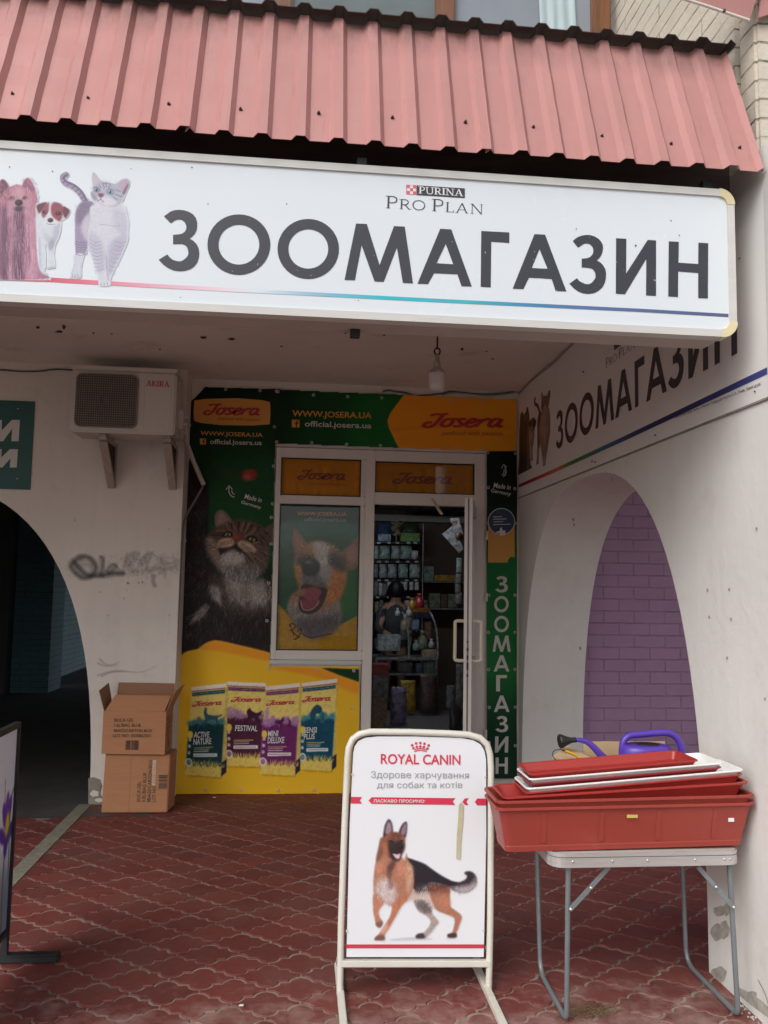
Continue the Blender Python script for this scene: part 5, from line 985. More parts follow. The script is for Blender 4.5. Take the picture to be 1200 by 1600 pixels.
for x, y, r in ((838, 362, 11), (995, 390, 12)): d.ell(x-653, y-28, r+7, r+4, (24, 20, 20), 15, 4); d.ell(x-653, y-28, r, r*.8, (128, 130, 132), 0, 3); d.ell(x-652, y-27, 7, 7, (20, 20, 22), 0, 2); d.ell(x-659, y-33, 4, 3, (215, 215, 215), 0, 1)
for q in ([(735, 790), (762, 860)], [(728, 800), (750, 785), (770, 800), (752, 825), (735, 828)], [(745, 828), (785, 865)], [(785, 835), (805, 815), (808, 840), (775, 885)], [(762, 884), (800, 868)], [(820, 850), (870, 872), (940, 860), (1010, 845)]): d.line(D(q), 6, (20, 18, 16), .9, 5)
d.grain(.035); dog = film(p1, -.178, .454, 1.096, 2.243, d, 220, 400, 1.6, 'printed_dog')
lettering('lettering', 'WWW.JOSERA.UA', hf, _e(776, 909), _e(1086, 912), _e(777, 878), M['orange_ink'], p1, (0, -.0015, 0), bold=.01)
lettering('lettering', 'official.josera.ua', hf, _e(822, 944), _e(1084, 949), _e(823, 914), mat('faded_lettering', (.35, .38, .34), .5), p1, (0, -.0015, 0), bold=.01)
# open door leaf, hinged on the right and swung out towards the street
E_, Hh = hy(5.74)(731.5, 900), V3((1.372, YB-.035, 0)); E_[2] = 0; dd = Hh-E_; LW = np.linalg.norm(dd); dd /= LW; nn = V3((dd[1], -dd[0], 0))
door = MB(); TH_ = .056
def leafbox(b, s0, s1, z0, z1, t=TH_):
    P = lambda s, k, z: E_+dd*s+nn*k+V3((0, 0, z)); return b.hexa([P(s0, -t/2, z0), P(s1, -t/2, z0), P(s1, t/2, z0), P(s0, t/2, z0)], [P(s0, -t/2, z1), P(s1, -t/2, z1), P(s1, t/2, z1), P(s0, t/2, z1)])
leafbox(door, 0, .09, .115, 2.245); leafbox(door, LW-.09, LW, .115, 2.245); leafbox(door, .09, LW-.09, .115, .21); leafbox(door, .09, LW-.09, 2.155, 2.245); leafbox(door, .09, LW-.09, 1.0, 1.07)
dr = door.build('door', M['pvc'], front)
b = MB(); leafbox(b, .085, LW-.085, .205, 1.005, .008); leafbox(b, .085, LW-.085, 1.065, 2.16, .008); b.build('door_glass', M['glass'], dr)
b = MB(); leafbox(b, -.0015, .001, .12, 2.24, .012); b.build('door_seal', mat('grey_seal', (.18, .15, .14), .6), dr)
for z0, z1 in ((.98, 1.0), (1.03, 1.08), (1.10, 1.13), (1.16, 1.18), (1.22, 1.23)): b = MB(); leafbox(b, -.004, .001, z0, z1, .014); b.build('lock_plate', M['rust'], dr)
M['cream'] = mat('cream_plastic', (.66, .60, .47), .4, .05)
zt, zb2 = hy(5.8)(708, 970)[2], hy(5.8)(708, 1032)[2]
for s in (-1, 1):
    P = lambda k, z: E_+dd*.045+nn*(s*k)+V3((0, 0, z)); MB().tube(smooth_path([P(.02, zt), P(.075, zt), P(.092, zt-.012), P(.092, zt-.05), P(.092, zb2+.05), P(.092, zb2+.012), P(.075, zb2), P(.02, zb2)], 3), .0125, 10).build('handle', M['cream'], dr)
for z in (2.03, 1.53, .45):
    b = MB().lathe([(.011, -.035), (.013, -.033), (.013, .033), (.011, .035)], (1.487, YB-.028, z), 10); b.box(1.47, 1.487, YB-.03, YB-.012, z-.04, z-.005); b.build('hinge', M['pvc'], front)
MB().bar((1.02, 6.4, 2.30), hy(6.2)(690, 803), .018, .012).build('closer_arm', M['cream'], front)

# ================================================================== air conditioner on the left wall
M['casing'] = mat('white_enamel', (.60, .56, .51), .5, .04, 3, dirt=.35, dirtcol=(.35, .27, .20), stretch=(1, 1, .6)); M['grille_dark'] = mat('dark_recess_shade', (.10, .085, .07), .7, .2, 10); M['wire'] = mat('grey_wire', (.30, .27, .24), .5, .1, 30); M['pipe_wrap'] = mat('white_pipe_wrap', (.50, .46, .40), .6, .12, 20, bmp=.4, stretch=(1, 1, 3))
AY = 5.87
M['grimy'] = mat('grimy_bracket_paint', (.40, .34, .28), .6, .15, 8, dirt=.6, dirtcol=(.16, .11, .08), stretch=(3, 3, .6))
ac = thing('air_conditioner', 'white outdoor air conditioner unit on two wall brackets, high on the left wall', 'air conditioner', (-1.29, 6.05, 2.36))
MB().box(-1.642, -.922, AY, 6.17, 2.65, 3.095).build('casing', M['casing'], ac, bev=.012)
MB().box(-1.648, -.916, AY-.005, 6.175, 3.096, 3.128).build('lid', M['casing'], ac, bev=.006)
ha = hy(AY-.001); gx0, gx1, gz0, gz1 = -1.615, -1.185, 2.685, 3.072
rr_ = lambda x0, x1, z0, z1, r, y: [(x, y, z) for x, z in rrect(x0, x1, z0, z1, r)]
MB().prism(rr_(gx0, gx1, gz0, gz1, .045, AY-.003), (0, .0025, 0)).build('fan_recess_plate', M['grille_dark'], ac)  # flat plate on the casing; shade of the recess put into its dark colour
fan = MB(); cx, cz = (gx0+gx1)/2, (gz0+gz1)/2
for k in range(3):
    a = rad(20+120*k); fan.add([(cx+.03*math.cos(a), AY-.0045, cz+.03*math.sin(a)), (cx+.175*math.cos(a-.2), AY-.004, cz+.175*math.sin(a-.2)), (cx+.18*math.cos(a+.6), AY-.006, cz+.18*math.sin(a+.6)), (cx+.03*math.cos(a+1), AY-.005, cz+.03*math.sin(a+1))], [(0, 1, 2, 3)])
fan.lathe([(.045, 0), (.045, -.003), (.02, -.006)], (cx, AY-.004, cz), 16, 'y'); fan.build('fan', mat('dark_fan', (.075, .07, .065), .5), ac)
b = MB(); b.tube([V3(p) for p in rr_(gx0+.004, gx1-.004, gz0+.004, gz1-.004, .042, AY-.012)], .004, 6, True)
for k in range(27): x = gx0+.016+k*(gx1-gx0-.032)/26; b.tube([(x, AY-.014, gz0+.006), (x, AY-.014, gz1-.006)], .0017, 5)
for k in range(22): z = gz0+.018+k*(gz1-gz0-.036)/21; b.tube([(gx0+.006, AY-.0125, z), (gx1-.006, AY-.0125, z)], .0017, 5)
b.build('grille', M['wire'], ac)
b = MB(); t = .004
for q in ((-1.145, -.955, 3.045, 3.05), (-1.145, -1.14, 2.685, 3.045), (-.96, -.955, 2.685, 3.045)): b.box(q[0], q[1], AY-.003, AY+.002, q[2], q[3])
b.build('service_panel', M['casing'], ac)
serif_text('maker_name', 'AKIRA', ha, (228.5, 603), (265, 605), (229, 594.5), M['red_ink'], ac, .17, .07, (0, -.002, 0), 1.0)
for x in (-1.425, -.978):
    b = MB(); b.box(x-.027, x+.027, 5.90, YL-.002, 2.605, 2.628); b.box(x-.027, x+.027, YL-.03, YL-.002, 2.30, 2.605); b.bar((x, 5.93, 2.598), (x, YL-.02, 2.315), .022, .054, (1, 0, 0))
    bk = b.build('bracket', M['grimy'], ac); MB().prism([(x+.012, 5.96, 2.604), (x+.012, YL-.031, 2.604), (x+.012, YL-.031, 2.36)], (.006, 0, 0)).build('web_plate', M['rust'], bk); MB().box(x-.022, x+.022, 5.89, 6.16, 2.629, 2.649).build('rubber_pad', M['wire'], bk)
b = MB(); hpz = hy(6.2)
b.tube(smooth_path([(-.92, 6.08, 2.80), (-.885, 6.09, 2.77), (-.88, 6.18, 2.66), hpz(291, 690), hy(6.35)(303, 722), hy(6.44)(318, 757)], 6), .018, 10); b.build('insulated_pipe', M['pipe_wrap'], ac)
MB().tube(smooth_path([hy(6.46)(318, 759), hy(6.4)(305, 782), hy(6.33)(289, 812), hy(6.30)(284, 860), hy(6.30)(278, 960), hy(6.30)(274, 1040), hy(6.31)(271, 1130)], 6), .009, 8).build('drain_hose', mat('grey_hose', (.20, .17, .15), .6), ac)
MB().tube(smooth_path([(-.92, 6.05, 2.72), (-.87, 6.1, 2.69), (-.86, 6.2, 2.60), hy(6.3)(296, 715)], 6), .007, 8).build('valve_hose', M['pipe_wrap'], ac)
b = MB().box(-.921, -.885, 6.0, 6.12, 2.72, 2.86); b.tube([(-.885, 6.03, 2.76), (-.86, 6.03, 2.76)], .012, 8); b.tube([(-.885, 6.09, 2.82), (-.86, 6.09, 2.82)], .010, 8); b.build('valve_cover', M['casing'], ac, bev=.004)
# ------------------------------------------------------------------ cables and the hanging bulb
M['cable'] = mat('dusty_cable', (.10, .085, .075), .7, .2, 20); M['cable_light'] = mat('grey_cable', (.36, .32, .28), .6, .1, 20)
hcw = hy(YL-.008)
tag(MB().tube(smooth_path([hcw(x, y) for x, y in ((-60, 580), (0, 578), (28, 580), (60, 580), (85, 577), (113, 578))], 5), .006, 6).build('wall_cable', M['cable'], None), 'sagging grey cable running along the wall top to the air conditioner', 'cable')
hcb = hy(YB-.012)
tag(MB().tube(smooth_path([hcb(x, y) for x, y in ((598, 612), (607, 610), (618, 612), (630, 613), (645, 617), (655, 618), (690, 615), (702, 612), (720, 613), (750, 616), (780, 615), (800, 612), (815, 609))], 5), .007, 6).build('door_cable', M['cable'], None), 'loose dark cable lying along the top of the orange banner', 'cable')
tag(MB().tube(smooth_path([hcb(x, y) for x, y in ((690, 618), (706, 614), (730, 615), (760, 618), (790, 616), (815, 611))], 5), .006, 6).build('grey_cable', M['cable_light'], None), 'pale cable twisted under the dark one above the orange banner', 'cable')
tag(MB().tube(smooth_path([(XW-.012, y, ZC-.012-.008*math.sin(y*7)) for y in np.linspace(6.5, 3.3, 14)], 3), .008, 6).build('ceiling_cable', M['cable_light'], None), 'pale cable stuck in the corner between ceiling and side wall', 'cable')
bulb = thing('hanging_bulb', 'unlit white bulb hanging from a hook under the porch ceiling', 'light bulb', (.818, 5.0, 2.83))
b = MB(); b.tube([(.818, 5.0, ZC-.001), (.818, 5.0, 3.10)], .006, 8); b.tube(smooth_path([(.818+.018*math.cos(a), 5.0, 3.085+.022*math.sin(a)) for a in np.linspace(0, 2*math.pi, 9)[:-1]], 2, True), .006, 6, True); b.build('hook', M['rust'], bulb)
b = MB().lathe([(.008, .235), (.014, .232), (.016, .19), (.022, .185), (.024, .15), (.02, .145)], (.818, 5.0, 2.83), 14); b.build('lamp_holder', mat('grimy_socket', (.40, .33, .27), .6, .3, 40), bulb)
b = MB().lathe([(.02, .147), (.028, .14), (.045, .125), (.047, .115)], (.818, 5.0, 2.83), 16)
for k in range(10): a = 2*math.pi*k/10; b.bar((.818+.026*math.cos(a), 5+.026*math.sin(a), 2.83+.142), (.818+.05*math.cos(a), 5+.05*math.sin(a), 2.83+.112), .004, .012)
b.build('cooling_ring', mat('dusty_alu', (.42, .38, .36), .5, .2, 40), bulb)
MB().lathe([(.047, .114), (.050, .11), (.051, .03), (.048, .012), (.036, .002), (0.001, 0)], (.818, 5.0, 2.83), 20).build('bulb_shade', mat('milky_plastic', (.70, .66, .68), .3, .03), bulb)
# ------------------------------------------------------------------ cartons
M['card'] = mat('brown_cardboard', (.43, .205, .10), .85, .06, 5, dirt=.15, dirtcol=(.30, .15, .08), bmp=.15, bscale=140, stretch=(1, 1, 12)); M['card_in'] = mat('cardboard_inside', (.30, .15, .085), .85, .06, 5); M['print'] = mat('black_stamp', (.055, .038, .03), .8, .2, 60); M['tape'] = mat('brown_tape', (.40, .19, .10), .35, .05)
M['pale_card'] = mat('pale_card_label', (.62, .50, .38), .7)
def local_hit(o, u, v): return lambda x, y: o+u*np.asarray(x)[..., None]+v*np.asarray(y)[..., None]
def barcode(nm, hit, x0, x1, y0, y1, n, parent, lift, vert=True, m=None):
    ps = []; r = random.Random(3)
    for k in range(n):
        t0 = k/n; w = r.uniform(.25, .8)/n
        ps.append([(x0+(x1-x0)*t0, y0), (x0+(x1-x0)*(t0+w), y0), (x0+(x1-x0)*(t0+w), y1), (x0+(x1-x0)*t0, y1)] if vert else [(x0, y0+(y1-y0)*t0), (x1, y0+(y1-y0)*t0), (x1, y0+(y1-y0)*(t0+w)), (x0, y0+(y1-y0)*(t0+w))])
    shapes(nm, ps, hit, m or M['print'], parent, lift)
def carton(name, label, c, w, d, h, rz):
    root = thing(name, label, 'cardboard box', c, 'cartons stacked by the wall'); ca, sa = math.cos(rz), math.sin(rz)
    X = V3((ca, sa, 0)); Y_ = V3((-sa, ca, 0)); Zv = V3((0, 0, 1)); O = V3(c); return root, X, Y_, Zv, O
# lower one: closed, lying on its side
r1, X, Y_, Zv, O = carton('carton', 'lower closed carton, standing on the tiles with sideways print', (-1.343, 6.03, .002), .455, .215, .405, rad(-3)); W_, D_, H_ = .455, .20, .405
P = lambda x, y, z: O+X*x+Y_*y+Zv*z
MB().hexa([P(0, 0, 0), P(W_, 0, .004), P(W_+.01, D_, .004), P(.01, D_, 0)], [P(.012, 0, H_), P(W_+.006, .0, H_-.006), P(W_+.014, D_, H_), P(.014, D_, H_)]).build('box_body', M['card'], r1, bev=.006)
MB().hexa([P(.006, -.0025, .006), P(.19, -.0025, .006), P(.19, -.0005, .006), P(.006, -.0005, .006)], [P(.013, -.0025, H_-.01), P(.192, -.0025, H_-.012), P(.192, -.0005, H_-.012), P(.013, -.0005, H_-.01)]).build('flap', M['card'], r1)
lh = local_hit(P(0, 0, 0), X, Zv); nl = tuple(Y_*-.0035)
for s, x, y0, y1 in (('SILICA GEL', .246, .075, .215), ('3.0L/BAG BLUE', .282, .075, .275), ('8BAGS/CARTON BOX', .318, .075, .365), ('LOT NO:', .352, .075, .185)): lettering('stamp', s, lh, (x+.02, y0), (x+.02, y1), (x-.004, y0), M['print'], r1, nl)
shapes('number_strip', [[(.342, .19), (.366, .19), (.366, .362), (.342, .362)]], lh, M['pale_card'], r1, nl); lettering('stamp', '202010501', lh, (.362, .196), (.362, .356), (.346, .196), M['card'], r1, tuple(Y_*-.0045))
barcode('barcode', lh, .388, .448, .165, .262, 13, r1, nl, False)
# upper one: flaps standing open
r2, X, Y_, Zv, O = carton('carton', 'upper open carton with its flaps standing up, resting on the closed one', (-1.352, 6.0, .409), .44, .21, .31, rad(-3.5)); W_, D_, H_ = .435, .225, .295
t = .004; P = lambda x, y, z: O+X*x+Y_*y+Zv*z
b = MB()
for q in ((0, W_, 0, t, 0, H_), (0, W_, D_-t, D_, 0, H_), (0, t, t, D_-t, 0, H_), (W_-t, W_, t, D_-t, 0, H_), (t, W_-t, t, D_-t, 0, t)): b.hexa([P(q[0], q[2], q[4]), P(q[1], q[2], q[4]), P(q[1], q[3], q[4]), P(q[0], q[3], q[4])], [P(q[0], q[2], q[5]), P(q[1], q[2], q[5]), P(q[1], q[3], q[5]), P(q[0], q[3], q[5])])
b.build('box_body', M['card'], r2)
def flap(pts, m, n): MB().prism(pts, V3(n)*.004).build('flap', m, r2)
flap([P(.012, .002, H_+.001), P(W_-.012, .002, H_+.001), P(W_+.012, .085, H_+.098), P(.055, .085, H_+.100)], M['card'], Y_)
flap([P(.02, D_-.002, H_+.001), P(W_-.004, D_-.002, H_+.001), P(W_+.0, D_+.02, H_+.165), P(.03, D_+.02, H_+.168)], M['card_in'], Y_)
flap([P(.002, .01, H_-.01), P(.002, D_-.02, H_+.001), P(-.03, D_-.03, H_+.17), P(-.045, .02, H_+.135)], M['card_in'], X)
flap([P(W_-.002, .006, H_-.004), P(W_-.002, D_-.01, H_+.001), P(W_+.075, D_, H_+.165), P(W_+.05, .03, H_+.135)], M['card'], X)
lh = local_hit(P(0, 0, 0), X, Zv)
for s, y, x1 in (('SILICA GEL', .222, .215), ('7.6L/BAG BLUE', .187, .265), ('4BAGS/CARTON BOX', .150, .345), ('LOT NO: 2020062501', .115, .335)): lettering('stamp', s, lh, (.075, y), (x1, y+.002), (.075, y+.022), M['print'], r2, nl)
barcode('barcode', lh, .165, .255, .030, .095, 15, r2, nl)
lh2 = local_hit(P(W_, 0, 0), Y_, Zv)
for s, y in (('SILICA GEL', .225), ('7.6L/BAG', .19), ('4BAGS/CARTON', .155), ('LOT NO:', .12)): lettering('stamp', s, lh2, (.03, y), (.16, y+.006), (.03, y+.022), M['print'], r2, tuple(X*.002))
barcode('barcode', lh2, .09, .13, .035, .10, 8, r2, tuple(X*.002))
# ------------------------------------------------------------------ dark board on the far left, seen from its edge
st = thing('poster_stand', 'black framed poster stand with purple irises, cut by the left edge', 'poster stand', (-1.2, 3.2, 0))
tr = hy(3.74)(27, 1128); SX = tr[0]; zt_, zb_ = tr[2], .10
b = MB(); b.bar((SX, 3.74, .03), (SX, 3.74, zt_), .03, .022, (0, 1, 0)); b.bar((SX, 2.75, zt_-.012), (SX, 3.729, zt_-.012), .03, .024); b.bar((SX, 2.75, .13), (SX, 3.729, .13), .03, .024); b.bar((SX, 2.74, .03), (SX, 2.74, zt_), .03, .022, (0, 1, 0)); b.build('frame', M['black'], st, bev=.003)
for y in (3.745, 2.74): MB().box(SX-.16, SX+.225, y-.025, y+.025, .002, .034).build('foot', M['black'], st, bev=.006)
MB().box(SX-.006, SX+.004, 2.752, 3.728, .143, zt_-.025).build('board', mat('poster_back', (.5, .5, .52), .6), st)
ir = Canvas(1000, 700, .3, (205, 208, 220)); ir.poly([(0, 520), (1000, 480), (1000, 700), (0, 700)], (120, 130, 150), 60)
for x, y in ((930, 330), (700, 300), (430, 340), (200, 300)):
    ir.line([(x, y+60), (x-5, y+200), (x+10, 700)], 12, (52, 84, 44), 1, 5)
    for dx, dy, rx, ry, a in ((-25, -40, 24, 55, -25), (25, -45, 24, 58, 20), (0, -70, 22, 50, 0), (-45, 25, 50, 24, 30), (45, 30, 55, 26, -30), (5, 55, 26, 55, 5)): ir.ell(x+dx, y+dy, rx, ry, (74+rng.integers(-15, 25), 44, 140+rng.integers(-20, 30)), a, 4)
    ir.ell(x+10, y-5, 22, 44, (205, 185, 40), 10, 6); ir.line([(x-30, y-80), (x-45, y-170)], 6, (60, 90, 50)); ir.line([(x+60, y+200), (x+40, y-60), (x+70, y-120)], 10, (70, 100, 70))
picture('print', ir, lambda u, v: np.stack([np.full_like(u, SX+.0052), 2.752+u*.976, zt_-.026-v*(zt_-.17)], -1), 200, 140, M['pic'], st, 1.3, (0, 0, 0))
# ------------------------------------------------------------------ sandwich board with the printed shepherd dog
M['frame_paint'] = mat('chipped_cream_paint', (.64, .62, .55), .45, .05, 6, dirt=.45, dirtcol=(.34, .29, .22), speck=.5); M['board_white'] = mat('board_white', (.74, .755, .79), .35, .01, 2)
af = thing('pavement_sign', 'white advertising board in a round topped cream frame, standing on two floor rails', 'sign', (.48, 3.36, 0))
AB, AT = V3((0, 3.36, .02)), V3((0, 3.395, 1.03))
AN = np.cross(V3((1, 0, 0)), AT-AB); AN /= np.linalg.norm(AN)
def haf(px, py, off=0.0):
    d_ = ray(px, py); t_ = ((AB-AN*off-EYEP)@AN)/(d_@AN); return EYEP+d_*t_[..., None] if hasattr(t_, 'shape') and t_.ndim else EYEP+d_*t_
AN = AN if AN[1] < 0 else -AN                           # towards the street
lft = tuple(AN*.004)
pth = [(527+4, 1553), (533, 1440), (538, 1300), (543, 1185), (545, 1168), (551, 1155), (562, 1147), (578, 1143.5), (640, 1144), (700, 1146), (732, 1148), (750, 1153), (761, 1163), (765.5, 1178), (767, 1200), (767, 1300), (766, 1440), (763.5, 1552)]
MB().tube([haf(x, y) for x, y in pth], .0135, 10).build('tube_frame', M['frame_paint'], af)
b = MB(); b.bar(haf(532, 1504.5), haf(766, 1504.5), .024, .030, AN); b.build('cross_bar', M['frame_paint'], af, bev=.003)
pan = [(540, 1496), (545, 1290), (550.5, 1175), (553, 1164), (559, 1156), (570, 1151), (590, 1149), (650, 1149), (720, 1151.5), (740, 1155), (752, 1162), (758, 1172), (760.5, 1188), (761, 1300), (757, 1496)]
MB().prism([haf(x, y)+AN*.0005 for x, y in pan], -AN*.012).build('panel_edge', M['black'], af)
ins = [(541.2, 1495), (546.2, 1290), (551.8, 1176), (554.2, 1165.5), (560, 1157.6), (570.5, 1152.6), (590, 1150.6), (650, 1150.6), (720, 1153), (739.5, 1156.6), (750.8, 1163), (756.8, 1173), (759.3, 1188), (759.6, 1300), (755.6, 1495)]
panel = MB().prism([haf(x, y)+AN*.002 for x, y in ins], -AN*.001).build('panel', M['board_white'], af)
for s, xr, xf, x0 in ((0, 0, 0, hz(.014)(532, 1553)), (1, 0, 0, hz(.014)(763, 1551))):
    b = MB(); X_ = x0[0]; b.bar((X_, 2.92, .0145), (X_, 3.60, .0145), .027, .027); rl = b.build('floor_rail', M['frame_paint'], af, bev=.003)
    b = MB(); b.bar((X_, 3.575, .0285), (X_+(.0 if s == 0 else .0), 3.39, .16), .012, .02, (1, 0, 0)); b.build('brace', M['frame_paint'], rl)
hA = lambda x, y: haf(np.asarray(x, float), np.asarray(y, float))
M['canin'] = mat('carmine_print', (.60, .035, .075), .4, .03); M['grey_ink'] = mat('grey_print', (.30, .32, .33), .5, .03)
_p = lambda x, y: (500+x/4, 1120+y/4)
lettering('mark_name', 'ROYAL CANIN', hA, _p(379, 294), _p(876, 300), _p(380, 230), M['canin'], af, lft, bold=.016)
cr = [[_p(*q) for q in ell_pts(x, y, 8.5, 8.5, 12)] for x, y in ((575, 177), (600, 165), (626, 163), (652, 167), (678, 178), (583, 195), (604, 187), (626, 185), (648, 188), (670, 197))]+[[_p(*p) for p in q] for q in stroke_polys([(588, 206), (626, 197), (668, 208)], 6)+stroke_polys([(588, 217), (626, 208), (666, 218)], 6)]
shapes('crown_mark', cr, hA, M['canin'], af, lft)
lettering('lettering', 'Здорове харчування', hA, _p(318, 392), _p(930, 396), _p(318, 338), M['grey_ink'], af, lft); lettering('lettering', 'для собак та котів', hA, _p(355, 452), _p(888, 452), _p(356, 404), M['grey_ink'], af, lft)
shapes('red_band', [[_p(*q) for q in p] for p in ([(193, 499), (263, 500), (247, 521), (262, 541), (192, 540)], [(322, 501), (845, 507), (828, 527), (843, 549), (320, 542), (303, 521)], [(905, 508), (928, 508), (913, 529), (926, 550), (904, 549), (888, 529)], [(982, 509), (1038, 510), (1037, 552), (980, 551), (966, 530)])], hA, M['canin'], af, lft)
lettering('lettering', 'ЛАСКАВО ПРОСИМО!', hA, _p(333, 533), _p(655, 536), _p(334, 513), M['white_ink'], af, tuple(AN*.0055), bold=.015)
_q = lambda x, y: (500+x/4, 1260+y/4)
shapes('red_stripe', [[_q(163, 860), _q(1024, 860), _q(1022, 884), _q(163, 884)]], hA, M['canin'], af, lft)
shapes('tape_strip', [[_p(866, 548), _p(882, 530), _p(895, 552), _p(893, 640), _p(880, 780), _p(876, 886), _p(862, 890), _p(849, 882), _p(853, 740), _p(862, 630)]], hA, mat('dirty_tape', (.50, .46, .30), .5, .1, 20), af, tuple(AN*.006))
for x, y in ((550.5, 1210), (758, 1213), (542, 1454), (755, 1453)):
    b = MB(); q = haf(x, y); b.tube([q+AN*.002, q+AN*.006], .005, 8); b.build('rivet', M['alu'], af)
g = Canvas(1200, 1360, .5)
def TP(q, col, soft=4, al=1.): g.poly(q, col, soft, al)
BR = (176, 120, 96)
TP([(590, 812), (740, 822), (900, 812), (900, 822), (700, 834), (400, 838), (400, 828)], (150, 150, 158), 7, .45)
tail = [(800, 470), (860, 474), (905, 456), (918, 432), (900, 414), (930, 403), (962, 416), (981, 450), (976, 490), (950, 520), (900, 540), (850, 532), (805, 505)]
TP(tail, (120, 105, 110), 5); TP([(810, 470), (862, 474), (908, 456), (918, 432), (900, 414), (930, 403), (958, 418), (962, 446), (930, 474), (880, 488), (830, 492)], (52, 46, 54), 6); TP([(840, 505), (920, 500), (970, 470), (972, 495), (940, 522), (890, 540)], (196, 188, 192), 8, .8)
TP([(585, 585), (640, 575), (690, 620), (704, 670), (742, 718), (722, 750), (692, 790), (656, 822), (600, 822), (604, 796), (650, 782), (690, 722), (660, 680), (612, 650)], (176, 158, 152), 5); TP([(600, 600), (660, 600), (690, 650), (640, 660)], (96, 84, 90), 12, .8); TP([(600, 822), (604, 798), (640, 790), (656, 812), (650, 822)], (60, 50, 56), 5, .9)
hind = [(668, 478), (740, 478), (808, 498), (812, 560), (816, 622), (850, 650), (886, 686), (872, 740), (852, 790), (850, 816), (802, 818), (797, 796), (824, 784), (840, 720), (828, 690), (762, 664), (720, 640), (694, 590), (670, 530)]
TP(hind, BR, 4); TP([(668, 480), (740, 480), (806, 500), (808, 540), (740, 540), (690, 540)], (112, 62, 52), 14, .7); TP([(797, 796), (850, 790), (850, 816), (802, 818)], (60, 46, 50), 4, .9); TP([(760, 560), (810, 570), (812, 620), (770, 620)], (196, 128, 98), 14, .8)
TP([(520, 590), (580, 510), (664, 500), (692, 590), (718, 640), (690, 625), (640, 575), (585, 585)], (204, 182, 174), 8)
saddle = [(536, 318), (600, 335), (655, 357), (705, 392), (762, 430), (822, 462), (862, 474), (812, 496), (742, 482), (692, 476), (655, 500), (612, 522), (578, 505), (562, 430), (548, 360)]
TP(saddle, (42, 36, 44), 5); TP([(600, 500), (660, 490), (650, 520), (600, 545)], (120, 106, 108), 12, .8)
chest = [(392, 190), (362, 270), (346, 350), (334, 440), (334, 520), (350, 562), (400, 592), (450, 622), (540, 582), (584, 500), (580, 420), (552, 340), (540, 285), (534, 312), (520, 330)]
TP(chest, BR, 5); TP([(545, 350), (580, 380), (575, 480), (545, 545), (540, 450)], (206, 164, 140), 8, .9); TP([(355, 480), (420, 455), (470, 500), (480, 560), (450, 615), (380, 580), (350, 540)], (205, 188, 188), 14, .95); TP([(420, 380), (450, 370), (440, 450), (425, 470)], (92, 62, 58), 9, .8); TP([(430, 470), (460, 480), (440, 520)], (110, 80, 76), 8, .7); TP([(345, 400), (370, 330), (400, 330), (380, 430)], (206, 140, 112), 12, .8); TP([(480, 330), (530, 330), (540, 440), (490, 430)], (204, 140, 112), 14, .8)
TP([(336, 540), (330, 640), (340, 700), (350, 745), (370, 757), (390, 738), (390, 714), (374, 690), (370, 650), (402, 590)], (190, 128, 102), 4); TP([(345, 730), (388, 715), (388, 742), (370, 757)], (120, 92, 88), 4, .9)
TP([(455, 610), (440, 672), (410, 730), (374, 785), (341, 822), (346, 835), (400, 833), (406, 800), (432, 760), (472, 690), (512, 622), (548, 580), (500, 560)], (188, 122, 92), 4); TP([(341, 822), (360, 805), (400, 805), (400, 833), (346, 835)], (120, 86, 82), 5, .9); TP([(375, 785), (410, 735), (425, 740), (400, 790)], (222, 176, 154), 6, .8)
g.fur(chest, lambda x, y: 95+(x-450)*.08, 700, 26, 3, .10, 18, .5); g.fur(hind, 110, 300, 18, 2.5, .08, 18, .4); g.fur(saddle, lambda x, y: 30+(x-550)*.02, 300, 20, 2.5, .25, 15, .5); g.fur(tail, lambda x, y: 100-(x-880)*.3, 220, 24, 2.5, .2, 25, .6)
g.fur([(350, 480), (470, 480), (460, 600), (380, 590)], 95, 160, 22, 2.5, .12, 22, .6); g.fur([(585, 510), (690, 500), (700, 600), (600, 590)], 100, 160, 20, 2, .12, 20, .5)
g.fur(chest, lambda x, y: 95+(x-450)*.08, 200, 22, 2.2, .08, 24, .32, (206, 164, 140)); g.fur(chest, lambda x, y: 95+(x-450)*.08, 170, 22, 2.2, .12, 24, .32, (124, 82, 66)); g.fur([(335, 440), (430, 440), (400, 590), (345, 550)], 95, 120, 26, 3, .1, 25, .55, (222, 204, 200))
TP([(392, 195), (365, 265), (352, 330), (372, 340), (398, 280), (412, 235)], (116, 74, 60), 10, .8); TP([(470, 335), (440, 345), (428, 385), (445, 400), (470, 370)], (88, 58, 54), 9, .8)
g.fur([(600, 480), (800, 480), (800, 500), (620, 530)], 95, 160, 24, 3, .3, 20, .7, (52, 44, 50)); g.fur(hind, 105, 90, 20, 2.2, .1, 20, .3, (206, 156, 130)); g.fur([(590, 580), (690, 590), (700, 660), (640, 650)], 110, 90, 24, 3, .2, 20, .5, (90, 80, 86))
TP([(392, 190), (396, 150), (404, 112), (428, 76), (450, 100), (457, 158), (440, 190), (410, 200)], (66, 46, 52), 3); TP([(408, 160), (414, 120), (430, 92), (445, 118), (446, 156), (424, 176)], (158, 132, 146), 5); TP([(490, 162), (510, 112), (537, 91), (546, 112), (542, 170), (530, 200), (508, 190)], (60, 42, 48), 3); TP([(503, 162), (520, 118), (537, 102), (538, 150), (522, 180)], (146, 118, 134), 5)
hd2 = [(396, 195), (430, 165), (470, 158), (505, 168), (532, 200), (534, 240), (528, 275), (510, 305), (492, 338), (462, 338), (432, 318), (405, 290), (385, 255), (384, 220)]
